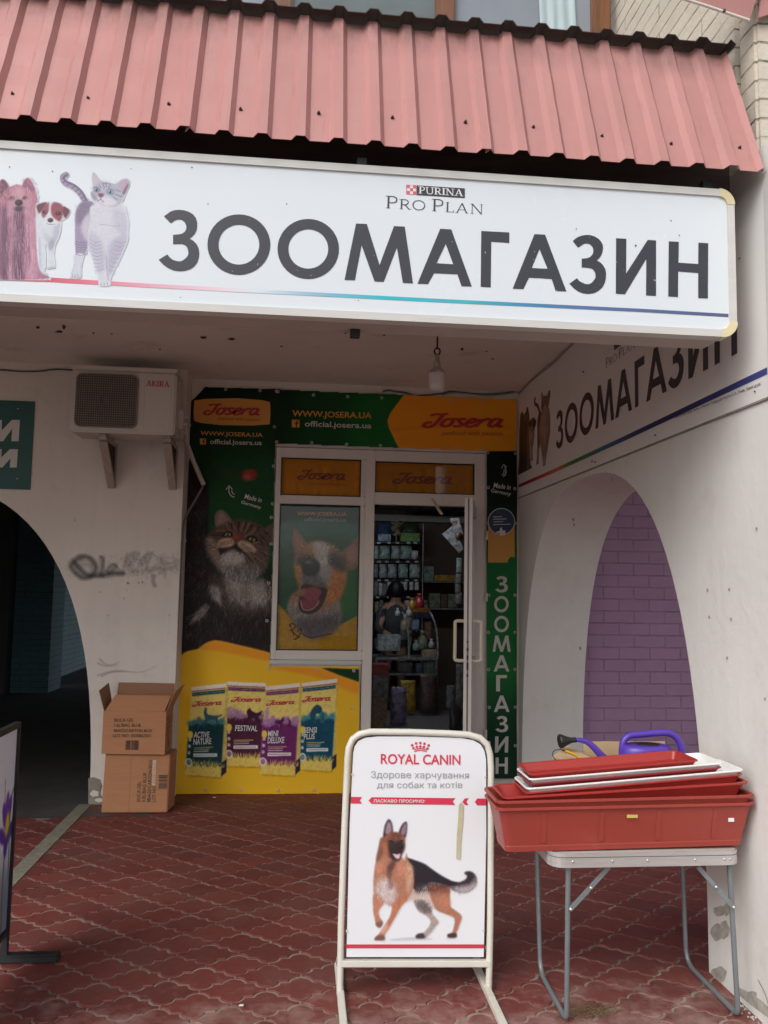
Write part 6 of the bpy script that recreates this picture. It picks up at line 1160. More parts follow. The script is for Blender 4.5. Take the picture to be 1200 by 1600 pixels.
TP(hd2, (150, 92, 70), 5); TP([(424, 240), (450, 205), (480, 210), (512, 212), (526, 245), (514, 290), (492, 338), (460, 336), (434, 306)], (50, 39, 42), 7, .95); TP([(424, 205), (460, 200), (462, 228), (430, 232)], (62, 44, 42), 6, .8); TP([(390, 230), (415, 235), (425, 300), (400, 285)], (176, 112, 84), 8, .9); TP([(445, 172), (470, 162), (500, 172), (505, 195), (480, 205), (455, 195)], (96, 62, 54), 7, .9); TP([(470, 178), (480, 190), (474, 230), (466, 200)], (150, 96, 78), 6, .7)
g.line([(430, 208), (448, 204), (462, 214)], 5, (150, 104, 86), .8); g.line([(500, 205), (512, 203), (520, 210)], 5, (150, 104, 86), .8); g.ell(447, 215, 8, 6, (18, 14, 16), 0, 2); g.ell(510, 213, 7, 6, (18, 14, 16), 0, 2); g.ell(449, 213, 2, 2, (210, 205, 205), 0, 1)
g.ell(503, 252, 15, 13, (20, 18, 22), 0, 3); g.ell(500, 247, 6, 3, (110, 106, 116), 0, 2); TP([(446, 285), (470, 292), (506, 284), (500, 320), (484, 332), (462, 318)], (34, 26, 30), 3); TP([(452, 290), (478, 298), (502, 292), (498, 318), (482, 328), (466, 314)], (226, 190, 196), 3); g.line([(444, 280), (470, 292), (508, 278)], 4, (20, 16, 18), .9)
g.fur(hd2, lambda x, y: math.degrees(math.atan2(y-215, x-480)), 260, 12, 2, .16, 20, .4)
g.grain(.02); sub = Canvas(700, 808, .5); sub.c = g.c[int(48*.5):int(856*.5), int(300*.5):int(1000*.5)].copy(); sub.a = g.a[int(48*.5):int(856*.5), int(300*.5):int(1000*.5)].copy(); sub.h, sub.w = sub.a.shape
picture('printed_dog', sub, lambda u, v: hA(575+u*175, 1272+v*202), 330, 380, M['pic'], af, .88, tuple(AN*.0035), blend=(.74, .755, .79))

# ================================================================== folding table with planters and trays
M['tubegrey'] = mat('grey_tube_paint', (.20, .225, .24), .4, .08, 20, metal=.3); M['laminate'] = mat('pale_laminate', (.52, .47, .42), .45, .05, 6); M['terracotta'] = mat('terracotta_plastic', (.305, .046, .033), .42, .07, 5, dirt=.12, dirtcol=(.5, .2, .16), bmp=.05)
M['red_tray'] = mat('bright_red_plastic', (.34, .030, .024), .35, .06, 5); M['wine_tray'] = mat('wine_red_plastic', (.24, .022, .026), .35, .06, 5); M['white_tray'] = mat('white_plastic', (.78, .77, .76), .35, .03, 5)
tbl = thing('folding_table', 'small pale folding table with grey tube legs, carrying the red planters', 'table', (1.32, 3.25, 0))
def rring(x0, x1, y0, y1, r, z, n=5): return [(x, y, z) for x, y in rrect(x0, x1, y0, y1, r, n)]
tx0, tx1, ty0, ty1 = .945, 1.685, 3.045, 3.53
MB().loft([rring(tx0+.004, tx1-.004, ty0+.004, ty1-.004, .05, .585), rring(tx0+.004, tx1-.004, ty0+.004, ty1-.004, .05, .626)]).build('table_top', M['laminate'], tbl)
b = MB(); b.loft([rring(tx0, tx1, ty0, ty1, .053, z) for z in (.578, .582, .598, .600, .612, .614, .629, .6295)], cap=False); b.loft([rring(tx0+.006, tx1-.006, ty0+.006, ty1-.006, .048, z) for z in (.629, .6275)], cap=False); b.build('edge_trim', mat('brushed_edge_trim', (.56, .55, .54), .38, .08, 8, metal=.55, stretch=(1, 1, 12)), tbl)
MB().loft([rring(tx0-.0006, tx1+.0006, ty0-.0006, ty1+.0006, .0535, z) for z in (.6135, .6155)], cap=False).build('trim_line', M['rust'], tbl)
for x in (895, 957, 1012, 1086, 1132, 1141):
    p = hy(ty0)(x, 1346.5-(x-895)*.012); MB().lathe([(.005, 0), (.004, -.003), (.0005, -.004)], (p[0], ty0, .600), 8, 'y').build('rivet', M['eyelet'], tbl)
def uleg(top_n, foot_n, foot_f, top_f, tag_):
    q = [top_n, V3(foot_n)+(V3(top_n)-V3(foot_n))*.09, foot_n, V3(foot_n)+(V3(foot_f)-V3(foot_n))*.12]
    A, Bn, Bf, D = V3(top_n), V3(foot_n), V3(foot_f), V3(top_f)
    def rnd(a, c, d, r=.05, n=6):
        a_, d_ = c+(a-c)/np.linalg.norm(a-c)*r, c+(d-c)/np.linalg.norm(d-c)*r; return [(1-t)**2*a_+2*t*(1-t)*c+t*t*d_ for t in np.linspace(0, 1, n)]
    return MB().tube([A]+rnd(A, Bn, Bf, .03)+rnd(Bn, Bf, D, .07)+[D], .0098, 10).build('leg', M['tubegrey'], tbl)
nl_, nr_ = hy(3.075)(888, 1356), hy(3.075)(1139, 1356)
uleg((nl_[0], 3.075, .60), (1.022, 3.112, .011), (1.034, 3.49, .011), (1.02, 3.50, .60), 0)
uleg((nr_[0], 3.075, .60), (1.684, 3.10, .011), (1.692, 3.535, .011), (1.66, 3.50, .60), 1)
for a, c in (((889, 1420), (951, 1354)), ((1145, 1417), (1090, 1354))):
    p, q = hy(3.072)(*a), hy(3.085)(*c); b = MB(); b.bar(p+V3((0, -.010, 0)), q+V3((0, -.004, 0)), .017, .004, (0, 1, 0)); br = b.build('brace', M['tubegrey'], tbl)
    for t in (0.02, .52): r_ = p+(q-p)*t; MB().lathe([(.007, -.012), (.006, -.017), (.0005, -.019)], (r_[0], r_[1], r_[2]), 8, 'y').build('bolt', M['eyelet'], tbl)
def tub_mesh(L, Wd, Ht, taper, lip=.010, drop=.006, r=.03, foot=None, th=.0025):
    """open tub, rim top at z = 0, near left corner of the rim at the origin"""
    R = lambda i, z, rr=r: rring(i, L-i, i, Wd-i, max(.006, rr-i*.3), z)
    rings = []
    if foot: rings += [R(lip+taper+foot, -Ht), R(lip+taper*.92+foot, -Ht+.018), R(lip+taper*.9, -Ht+.022)]
    else: rings += [R(lip+taper, -Ht), R(lip+taper*.96, -Ht+.004)]
    rings += [R(lip+taper*.5, -Ht*.5), R(lip+.001, -drop-.004), R(lip, -drop), R(.0, -drop), R(0, -.0015), R(.0015, 0), R(lip-.001, 0), R(lip+th, -.003), R(lip+taper*.5+th, -Ht*.5), R(lip+taper+th, -Ht+.006)]
    b = MB(); b.loft(rings, smooth=False); return b
def tub(name, label, cat, m, L, Wd, Ht, taper, loc, tilt, yaw=0., group=None, ribs=False, **k):
    root = thing(name, label, cat, (0, 0, 0), group); b = tub_mesh(L, Wd, Ht, taper, **k); b.build('tub', m, root, bev=0)
    if ribs:
        for x in np.linspace(L*.18, L*.84, 4):
            lp = k.get('lip', .01); q = MB(); z0, z1 = -Ht+.03, -.02; f = lambda z: lp+taper*(-z)/Ht
            q.prism([(x-.012, f(z0)+.001, z0), (x+.012, f(z0)+.001, z0), (x+.010, f(z1)+.001, z1), (x-.010, f(z1)+.001, z1)], (0, -.0035, 0)); q.build('moulded_rib', m, root, bev=.0015)
    root.location = loc; root.rotation_euler = (0, -rad(tilt), rad(yaw)); return root
PG, TG = 'long planters nested on the table', 'long trays stacked on the planters'
p_a = tub('planter', 'lowest terracotta planter, with a yellow label and price sticker, standing on the table', 'planter', M['terracotta'], 1.012, .23, .168, .032, (.737, 3.03, .797), .55, .6, PG, True, lip=.012, drop=.009, foot=-.0015)
M['yellow_label'] = mat('yellow_label', (.55, .45, .12), .5, .1)
for nm, px, py, w_, h_, m in (('maker_label', 988, 1275.5, 17, 5, M['yellow_label']), ('price_sticker', 1142.5, 1281, 9, 6, M['white_ink'])):
    h_l = hy(3.036); o = shapes(nm, [[(px-w_/2, py-h_/2), (px+w_/2, py-h_/2), (px+w_/2, py+h_/2), (px-w_/2, py+h_/2)]], h_l, m, tbl, (0, 0, 0)); bpy.context.view_layer.update(); o.parent = p_a; o.matrix_parent_inverse = (Matrix.Translation(p_a.location) @ p_a.rotation_euler.to_matrix().to_4x4()).inverted() @ Matrix.Translation(Vector(WLOC[tbl.name]))
    LX = o
tub('planter', 'second terracotta planter, nested in the lowest one so that only its rim shows', 'planter', M['terracotta'], 1.012, .23, .150, .032, (.736, 3.03, .822), .75, .6, PG, lip=.012, drop=.009)
tub('planter', 'bright red tub wedged askew on the terracotta planters, open at its left end', 'planter', M['red_tray'], .965, .20, .075, .03, (.762, 3.04, .822+.012), 2.9, .3, PG, lip=.012, drop=.007)
for lab, m, L, x, y in (('bright red tray under the lower white one', M['red_tray'], .855, 822, 1239), ('lower and longer of the two white trays', M['white_tray'], .855, 823, 1232), ('wine red tray pressed between the two white trays', M['wine_tray'], .755, 828, 1224.5), ('upper and shorter of the two white trays', M['white_tray'], .765, 827, 1217.5), ('bright red tray, topmost and shortest of the stack', M['red_tray'], .66, 829, 1210)):
    p = hy(3.05)(x, y); tub('tray', lab, 'tray', m, L, .195, .036 if 'topmost' in lab else .030, .012, tuple(p), 4.3, 0, TG, lip=.007, drop=.005, r=.02)
# cardboard box with a watering can behind the trays
M['pale_box'] = mat('pale_cardboard', (.48, .34, .20), .85, .06, 6, bmp=.1, bscale=120)
bx = thing('goods_box', 'pale open cardboard box behind the stacked trays, holding a watering can', 'cardboard box', (1.3, 3.42, .63))
hb = hy(3.56); A, B_ = hb(918, 1158.5), hb(1050, 1157); zb = A[2]
bx0, bx1, by0, by1 = A[0]-.02, 1.62, 3.30, 3.56; t = .004
b = MB(); b.box(bx0, bx1, by1-t, by1, .631, zb); b.box(bx0, bx0+t, by0, by1-t, .631, zb-.05); b.box(bx1-t, bx1, by0, by1-t, .631, zb-.04); b.box(bx0+t, bx1-t, by0, by0+t, .631, zb-.09); b.box(bx0+t, bx1-t, by0+t, by1-t, .631, .636); b.build('box_body', M['pale_box'], bx)
pA, pB, pC, pD = V3((bx0, by1-.01, zb-.05)), V3((bx0, by0+.02, zb-.05)), hy(3.34)(861, 1186), hy(3.5)(872, 1163)
MB().prism([pA, pB, hy(3.36)(862, 1184), hy(3.52)(886, 1166)], (0, 0, .004)).build('flap', M['pale_box'], bx)
MB().prism([V3((bx1, by1-.01, zb-.04)), V3((bx1, by0+.02, zb-.04)), V3((bx1+.10, by0+.03, zb-.075)), V3((bx1+.10, by1-.02, zb-.07))], (0, 0, .004)).build('flap', M['pale_box'], bx)
M['violet'] = mat('violet_plastic', (.085, .04, .36), .35, .06, 8); M['blackplast'] = mat('black_plastic', (.012, .012, .013), .5, .1)
wcY = 3.42; hwc = hy(wcY); can = thing('watering_can', 'violet watering can with black rose and big loop handle, sitting in the box', 'watering can', tuple(hwc(1005, 1178)*V3((1, 1, 0))+V3((0, 0, .64))))
cl, cr_ = hwc(968, 1170), hwc(1047, 1170); cxx, cw = (cl[0]+cr_[0])/2, (cr_[0]-cl[0])/2; ctop = hwc(1010, 1163)[2]
b = MB(); R = []
for z, s in ((.642, .86), (.66, .9), (ctop-.06, 1.0), (ctop-.02, 1.0), (ctop-.006, .93), (ctop, .8)): R.append([(cxx+cw*s*math.cos(a), wcY+.075*s*math.sin(a), z) for a in np.linspace(0, 2*math.pi, 25)[:-1]])
b.loft(R, smooth=True); b.build('can_body', M['violet'], can)
MB().loft([[(cxx+.012+cw*s*math.cos(a), wcY-.005+.075*s*math.sin(a), ctop+h_) for a in np.linspace(0, 2*math.pi, 21)[:-1]] for s, h_ in ((.46, .001), (.44, .003), (.36, .003), (.33, .0015))]).build('dark_opening_disc', M['blackplast'], can)  # closed black disc; shade inside the opening put into its colour
hp_ = [hwc(x, y) for x, y in ((973, 1184), (972.5, 1170), (975, 1157), (984, 1149.5), (1000, 1147.5), (1022, 1145.5), (1042, 1145), (1054, 1150), (1062, 1161), (1066, 1176), (1067, 1190))]
MB().tube(smooth_path(hp_, 5), .0145, 12).build('handle', M['violet'], can)
sp = [hwc(x, y) for x, y in ((972, 1215), (955, 1195), (940, 1181), (928, 1168), (918, 1160), (908, 1156.5), (897, 1156))]; pts = smooth_path(sp, 5)
MB().tube(pts, .01, 12, rs=list(np.linspace(.019, .0085, len(pts)))).build('spout', M['violet'], can)
q0, q1 = hwc(900, 1156), hwc(873.5, 1158.5); ax = (q1-q0)
MB().tube([q0, q0+ax*.28, q0+ax*.5, q0+ax*.85, q0+ax*.95, q1], .01, 16, rs=[.011, .0115, .017, .029, .030, .026]).build('rose', M['blackplast'], can)
tl = thing('hand_tool', 'hand tool with yellow grip and black cord loop, beside the pale cardboard box', 'tool', tuple(hwc(890, 1180))); ht = hy(3.33)
MB().tube(smooth_path([ht(x, y) for x, y in ((883, 1173.5), (890, 1176), (897, 1179), (903, 1183), (912, 1192))], 4), .006, 8).build('grip', mat('yellow_plastic', (.62, .33, .03), .4), tl)
MB().tube(smooth_path([ht(x, y) for x, y in ((883, 1173), (873, 1171), (865, 1174), (863.5, 1180), (867, 1186), (872, 1190))], 4), .0018, 6).build('cord_loop', M['blackplast'], tl)
# ------------------------------------------------------------------ litter on the ground
def straw(n, c, sx, sy, nm, col, ln=.05):
    b = MB()
    for _ in range(n):
        x, y = rng.normal(c[0], sx), rng.normal(c[1], sy); a = rng.uniform(0, math.pi); L = ln*rng.uniform(.4, 1.2); dz = rng.uniform(.002, .012)
        b.tube([(x, y, .003), (x+L*.5*math.cos(a), y+L*.5*math.sin(a), .003+dz), (x+L*math.cos(a+.2), y+L*math.sin(a+.2), .003)], .0011, 4)
    o = b.build(nm, mat(nm+'_brown', col, .9, .3, 40), fix=False); o['kind'] = 'stuff'; o['label'] = 'dry brown needles and grass scattered on the tiles under the table'; o['category'] = 'litter'; return o
c0 = hz(0)(905, 1584); straw(130, (c0[0]+.03, c0[1]), .06, .025, 'dry_litter', (.16, .10, .05))
b = MB()
for _ in range(60):
    y = rng.uniform(2.75, 3.2); x = XW-.004-abs(rng.normal(0, .018)); r = rng.uniform(.002, .006); b.lathe([(r*.5, 0), (r, r*.5), (r*.6, r*1.1), (.0003, r*1.3)], (x, y, .0), 6)
o = b.build('gravel', mat('pale_grit', (.45, .42, .38), .9, .25, 60), fix=False); o['kind'] = 'stuff'; o['label'] = 'pale grit and crumbs along the foot of the side wall'; o['category'] = 'grit'
b = MB(); q = hx(XW-.01); b.tube(smooth_path([q(1203, 1580), q(1195, 1552), q(1184, 1531)], 4), .0013, 5); o = b.build('dry_stem', mat('dry_stem_grey', (.14, .13, .09), .9)); tag(o, 'single thin dry stem leaning on the side wall by the pavement', 'stem')

for x, y, s_, l_ in ((377, 1571, .009, 'small white scrap of paper on the tiles, left of the pavement sign'), (335, 1246, .012, 'white cigarette end at the foot of the yellow banner')):
    q = hz(.004)(x, y); b = MB(); b.prism([(q[0]-s_, q[1]-s_*.4, .003), (q[0]+s_*.9, q[1]-s_*.5, .003), (q[0]+s_, q[1]+s_*.4, .003), (q[0]-s_*.7, q[1]+s_*.5, .003)], (0, 0, .004)); tag(b.build('litter_scrap', M['white_ink']), l_, 'litter')
# ================================================================== inside the shop
M['shopwall'] = mat('brown_shop_wall', (.13, .085, .065), .8, .1, 2); M['shopfloor'] = mat('grey_shop_floor', (.20, .20, .21), .35, .15, 3); M['shopceil'] = mat('shop_ceiling', (.40, .37, .34), .8, .05, 3)
room = thing('shop_room', 'dim interior of the shop behind the open door', 'room', (1.1, 9.5, .09))
MB().box(-.95, 3.4, 6.74, 12.5, .02, .095).build('floor', M['shopfloor'], room)
b = MB(); b.box(-1.0, -.95, 6.73, 12.5, .0, 2.8); b.box(3.4, 3.45, 6.73, 12.5, 0, 2.8); b.box(-1.0, 3.45, 12.5, 12.6, 0, 2.8); b.build('inner_wall', M['shopwall'], room)
b = MB(); b.box(-1.0, 3.45, 6.73, 12.6, 2.78, 2.86); b.build('inner_ceiling', M['shopceil'], room)
for k in range(7): MB().box(-.9+.62*k, -.82+.62*k, 10.2, 12.49, 2.70, 2.779).build('joist', M['shopwall'], room)
MB().box(-.94, 3.39, 12.36, 12.49, 2.60, 2.699).build('beam', M['shopceil'], room)
lt = thing('tube_lamp', 'lit tube lamp on the shop ceiling, just out of sight above the door', 'lamp', (.7, 9.0, 2.7))
MB().box(.1, 1.5, 8.96, 9.06, 2.745, 2.779).build('lamp_base', M['pvc'], lt); MB().tube([(.12, 9.01, 2.725), (1.48, 9.01, 2.725)], .016, 10).build('tube', emit_mat('lit_tube', (.85, .93, 1.0), 40.0), lt)
PM = {k: mat(k+'_packaging', c_, .35, .35, 22, spec=.5, bmp=.2, bscale=40, dirt=.75, dirtcol=tuple(x*.3+.02 for x in c_), dlo=.5, dhi=.56) for k, c_ in dict(silver=(.36, .42, .42), mint=(.28, .42, .36), blue=(.03, .06, .16), paleblue=(.20, .30, .42), green=(.12, .28, .04), darkgreen=(.03, .06, .02), beige=(.42, .36, .24), grey=(.22, .22, .23), dark=(.03, .03, .032), red=(.40, .03, .03), yellow=(.45, .28, .03), orange=(.45, .14, .03), brown=(.16, .09, .06), chestnut=(.09, .05, .04), lilac=(.24, .20, .34), card=(.28, .16, .09), white=(.62, .64, .66), olive=(.24, .26, .17)).items()}
def pouch(x0, x1, y0, y1, Y, m, label, cat='bag', group=None, name='food_pouch', dep=.35):
    A, B_ = hy(Y)(x0, y1), hy(Y)(x1, y0); w_, h_ = B_[0]-A[0], B_[2]-A[2]; d_ = w_*dep; nu, nv = 7, 9; fr_, bk = [], []
    for j in range(nv):
        for i in range(nu):
            u, v = i/(nu-1), j/(nv-1); bl = (1-abs(2*u-1)**3)*(1-v**5)*(.55+.45*math.sin(math.pi*min(1, v*1.3+.12))); pinch = 1-.10*v**4-.04*math.sin(v*9+x0)
            x = A[0]+w_*(.5+(u-.5)*pinch); z = A[2]+h_*v+h_*.015*math.sin(u*14+x0)*(v > .9); fr_.append((x, Y-d_*.5*bl-.002, z)); bk.append((x, Y+d_*.5*bl+.002, z))
    n = nu*nv; fs = []
    for j in range(nv-1):
        for i in range(nu-1): a = j*nu+i; fs += [(a, a+1, a+nu+1, a+nu), (n+a, n+a+nu, n+a+nu+1, n+a+1)]
    rim = [i for i in range(nu)]+[j*nu+nu-1 for j in range(1, nv)]+[n-1-i for i in range(1, nu)]+[(nv-1-j)*nu for j in range(1, nv-1)]
    for k in range(len(rim)): a, c_ = rim[k], rim[(k+1) % len(rim)]; fs.append((a, n+a, n+c_, c_))
    o = MB().add(fr_+bk, fs, True).build(name, PM[m]); return tag(o, label, cat, group)
def pack(x0, x1, y0, y1, Y, m, label, d_=.15, cat='box', group=None, name='product_box'):
    A, B_ = hy(Y)(x0, y1), hy(Y)(x1, y0); o = MB().box(A[0], B_[0], Y, Y+d_, A[2], B_[2]).build(name, PM[m], None, bev=.006); return tag(o, label, cat, group)
RY = 11.7
rk = thing('shelf_rack', 'tall dark metal shelf rack with pale perforated post, at the back of the shop', 'shelf rack', (1.5, RY+.2, .1)); hr = hy(RY-.04)
for x0, x1, y0, top in ((657.5, 662, 818, 0), (566, 570, 818, 0)): A, B_ = hr(x0, 1110), hr(x1, y0); MB().box(A[0], B_[0], RY-.04, RY-.01, .1, B_[2]).build('upright', PM['white'] if x0 > 600 else PM['grey'], rk)
for y in (846.5, 876, 905, 931.5, 958, 984, 1010):
    A, B_ = hr(566, y), hr(657, y+3.2); MB().box(A[0], B_[0], RY-.035, RY+.45, B_[2], A[2]).build('shelf', PM['dark'], rk)
    for x in (588, 603, 617, 634, 648): T0, T1 = hr(x+rng.uniform(-2, 2), y+3), hr(x+5, y+.4); MB().box(T0[0], T0[0]+.05, RY-.039, RY-.036, T0[2], T1[2]).build('price_tag', PM['white'], rk)
G1, G2 = 'pouches on the second rack shelf', 'pouches on the third rack shelf'; ow = ['leftmost', 'second', 'third', 'fourth', 'fifth', 'sixth']
for k, (a, c_, m) in enumerate(((584, 591.5, 'silver'), (592.5, 609.5, 'mint'), (611, 625, 'silver'), (625.5, 644, 'mint'))): pouch(a, c_, 853, 873.5, RY, m, ow[k]+' '+('mint' if m == 'mint' else 'silver')+' food pouch on the rack shelf under the blue bag', group=G1)
for k, (a, c_, m) in enumerate(((584, 591, 'grey'), (592, 604.5, 'silver'), (605.5, 620, 'silver'), (622, 637.5, 'mint'), (639.5, 656.5, 'silver'))): pouch(a, c_, 881.5, 903, RY, m, ow[k]+' pale pouch on the third shelf of the shop rack', group=G2)
for k, a in enumerate((604.5, 613, 623.5, 630, 639.5, 648)): pouch(a, a+6.5, 909, 922, RY, 'white', ow[k]+' small white sachet hanging below the third rack shelf', 'sachet', 'sachets hung on the rack', 'sachet')
for k, (a, c_, y0, m) in enumerate(((585, 591, 909, 'grey'), (592, 597.5, 911, 'white'), (598, 604, 912, 'grey'))): pack(a, c_, y0, 930.5, RY, m, ow[k]+' small grey carton on the fourth shelf of the shop rack', .1, group='cartons on the rack', name='small_carton')
for k, (a, c_, y0, m) in enumerate(((586, 592, 940, 'olive'), (593, 599, 938, 'grey'), (600, 606, 942, 'olive'), (632, 640, 938, 'white'), (641, 648, 936, 'white'))): pack(a, c_, y0, 957, RY, m, ow[k]+' little tin on the lowest visible rack shelf', .1, 'tin', 'tins on the rack', 'tin')
pouch(588, 612, 816, 845.5, RY, 'blue', 'dark blue bag standing on the top shelf of the rack', dep=.5); pack(591, 611, 835, 845.5, RY-.06, 'paleblue', 'pale blue tray in front of the dark blue bag', .05)
pack(626, 656, 833, 845.8, RY, 'green', 'bright green pet carrier base on the top rack shelf', .3, 'pet carrier'); pouch(628, 655, 817, 834, RY+.1, 'darkgreen', 'dark green domed lid above the bright green carrier base', 'lid', name='carrier_lid', dep=.6)
b = MB(); q = hy(RY-.02)
for _ in range(90): p_ = q(rng.normal(619, 4.5), rng.uniform(809, 838)); b.lathe([(.001, 0), (.014, .010), (.010, .02), (.001, .024)], tuple(p_+V3((0, rng.uniform(-.05, .05), 0))), 6)
b.tube([q(619, 845), q(619, 815)], .008, 6); tag(b.build('dried_flowers', PM['beige'], fix=False), 'beige dried flower bunch on top of the rack between the bags', 'dried flowers')
tag(MB().lathe([(.03, 0), (.045, .02), (.05, .12), (.046, .125), (.04, .02)], tuple(hy(RY)(648, 874)), 14).build('white_cup', PM['white']), 'white cup at the right end of the second rack shelf', 'cup')
LP = ['olive', 'grey', 'mint', 'brown', 'paleblue', 'red', 'silver', 'beige', 'green', 'lilac']; tier = ['fifth', 'sixth', 'seventh']
for r_, yb in enumerate((983.5, 1009.5)):
    for k in range(8):
        x = 586+k*8.6; pack(x, x+rng.uniform(5, 8), yb-rng.uniform(11, 19), yb, RY+rng.uniform(0, .1), LP[(k*3+r_*4) % 10], '%s carton from the left on the %s shelf of the shop rack' % (['first', 'second', 'third', 'fourth', 'fifth', 'sixth', 'seventh', 'eighth'][k], tier[r_+1]), .12, group='small cartons low on the rack', name='small_carton')
# wall shelf on the right
ws = thing('wall_shelf', 'dark two tier shelf on the back wall right of the rack', 'shelf', (2.2, 12, 1.5)); hq2 = hy(11.9)
for y in (908, 950): A, B_ = hq2(662, y), hq2(760, y+3.5); MB().box(A[0], B_[0], 11.9, 12.48, B_[2], A[2]).build('shelf', PM['grey'], ws)
pack(662.5, 678, 885, 907.5, 11.95, 'mint', 'pale mint box at the left end of the upper wall shelf'); pack(679, 716, 899, 907.5, 11.95, 'yellow', 'long flat yellow box on the upper wall shelf')
for k, (a, c_, y0, m) in enumerate(((671, 688, 927, 'olive'), (689, 699, 929, 'brown'), (700, 714, 928, 'olive'))): pack(a, c_, y0, 949.5, 11.95, m, ow[k]+' square packet on the lower wall shelf', group='packets on the wall shelf', name='packet')
for k, (a, c_, y0) in enumerate(((662, 668, 938), (663, 669, 944.5))): pack(a, c_, y0, y0+5.5, 11.9, 'silver', ('upper' if k == 0 else 'lower')+' of two small silver packets left of the square packets', .1, name='small_packet')
# papers pinned near the door, hanging goods
hpp = hy(9.2)
for lab, q in (('upper bright paper hanging near the open door', [(703, 810), (717, 808.5), (724, 835), (713.5, 837)]), ('lower tilted paper hanging near the open door', [(690.5, 834.5), (707, 821.5), (725, 858), (717, 864)])):
    o = MB().prism([hpp(*p) for p in q], (0, .003, 0)).build('paper_sheet', PM['white']); tag(o, lab, 'paper')
serif_text('paper_note', 'NU', hpp, (707, 819), (714, 817.5), (707, 814.5), M['red_ink'], o, .2, .1, (0, -.002, 0), 1.0)
tag(MB().lathe([(.002, 0), (.03, .01), (.045, .05), (.03, .09), (.002, .1)], tuple(hy(9.1)(717, 845)), 12).build('hanging_ball', PM['brown']), 'small brown ball toy hanging over the papers', 'ball')
hgp = [(713, 722, 872, 895, 'silver'), (712, 721, 897, 912, 'grey'), (711, 720, 912, 926, 'grey'), (712, 722, 926, 944, 'grey')]
for k, (a, c_, y0, y1, m) in enumerate(hgp): pouch(a, c_, y0, y1, 9.6, m, ['topmost', 'second', 'third', 'lowest'][k]+' grey packet in the row hanging beside the door', 'packet', 'packets hanging beside the door', 'hanging_packet')
# counter with a curved glass case
CY = 9.9; ct = thing('shop_counter', 'dark counter with a curved glass display case, in the middle of the shop', 'counter', (1.4, CY, .1)); hcT = hy(CY)
A, B_ = hcT(585, 1112), hcT(684, 1028); zt2 = B_[2]
b = MB(); b.box(A[0], B_[0], CY, CY+.5, zt2-.03, zt2); b.box(B_[0]-.03, B_[0], CY, CY+.5, .1, zt2-.03); b.box(A[0], A[0]+.03, CY, CY+.5, .1, zt2-.03); zz = hcT(650, 1053)[2]; b.box(A[0]+.03, B_[0]-.03, CY+.02, CY+.5, zz-.02, zz); b.build('counter_body', PM['grey'], ct)
for x0, x1 in ((632, 639), (675, 684)):
    MB().tube(smooth_path([hcT(x1, 1029), hcT(x1, 1005), hcT(x0+(x1-x0)*.7, 980), hcT(x0, 962), hy(CY+.3)(x0-3, 957)], 4), .012, 8).build('case_edge', PM['silver'], ct)
for k, (a, c_, y0, y1, m, Yq, l_) in enumerate(((590, 626, 992, 1017, 'silver', 9.95, 'silver flat device lying on the left of the counter'), (626, 636, 985, 1000, 'grey', 10.2, 'grey carton behind the curved glass case'), (660, 682, 1015, 1027, 'beige', 10.0, 'beige carton inside the glass case'), (624, 645, 1035, 1051, 'grey', 10.0, 'grey box on the counter under shelf'), (650, 660, 1037, 1052, 'paleblue', 10.0, 'pale blue packet on the counter under shelf'), (662, 680, 1034, 1052, 'mint', 10.0, 'mint packet at the right of the counter under shelf'), (645, 672, 950, 957, 'orange', 10.25, 'orange box on top of the glass case'), (648, 676, 958, 966, 'blue', 10.2, 'blue box on top of the glass case'), (643, 655, 968, 984, 'paleblue', 10.1, 'pale blue pot standing in the glass case'), (664, 674, 972, 1000, 'brown', 10.1, 'brown packet standing in the glass case'))): pack(a, c_, y0, y1, Yq, m, l_, .12)
for x, y0, y1, m, l_ in ((655, 927, 950, 'red', 'red toy on top of the glass case'), (644, 934, 952, 'yellow', 'yellow toy on top of the glass case'), (650, 1000, 1016, 'mint', 'mint bottle in the glass case'), (674, 998, 1012, 'white', 'white tube in the glass case'), (597, 1014, 1037, 'grey', 'grey spray bottle in front of the counter'), (621, 950, 962, 'white', 'white bottle beside the shop assistant'), (639, 948, 962, 'white', 'white bottle at the left of the toys'), (633, 960, 985, 'beige', 'beige figurine behind the counter'), (660, 985, 1014, 'olive', 'olive jar in the glass case')):
    p0_, p1_ = hy(10.05)(x, y1), hy(10.05)(x, y0); h_ = p1_[2]-p0_[2]; r_ = min(.06, h_*.33)
    tag(MB().lathe([(r_*.9, 0), (r_, h_*.05), (r_, h_*.55), (r_*.45, h_*.72), (r_*.4, h_*.8), (r_*.5, h_*.82), (r_*.5, h_), (.001, h_)], tuple(p0_), 12).build('bottle', PM[m]), l_, 'bottle' if 'bottle' in l_ else 'item')
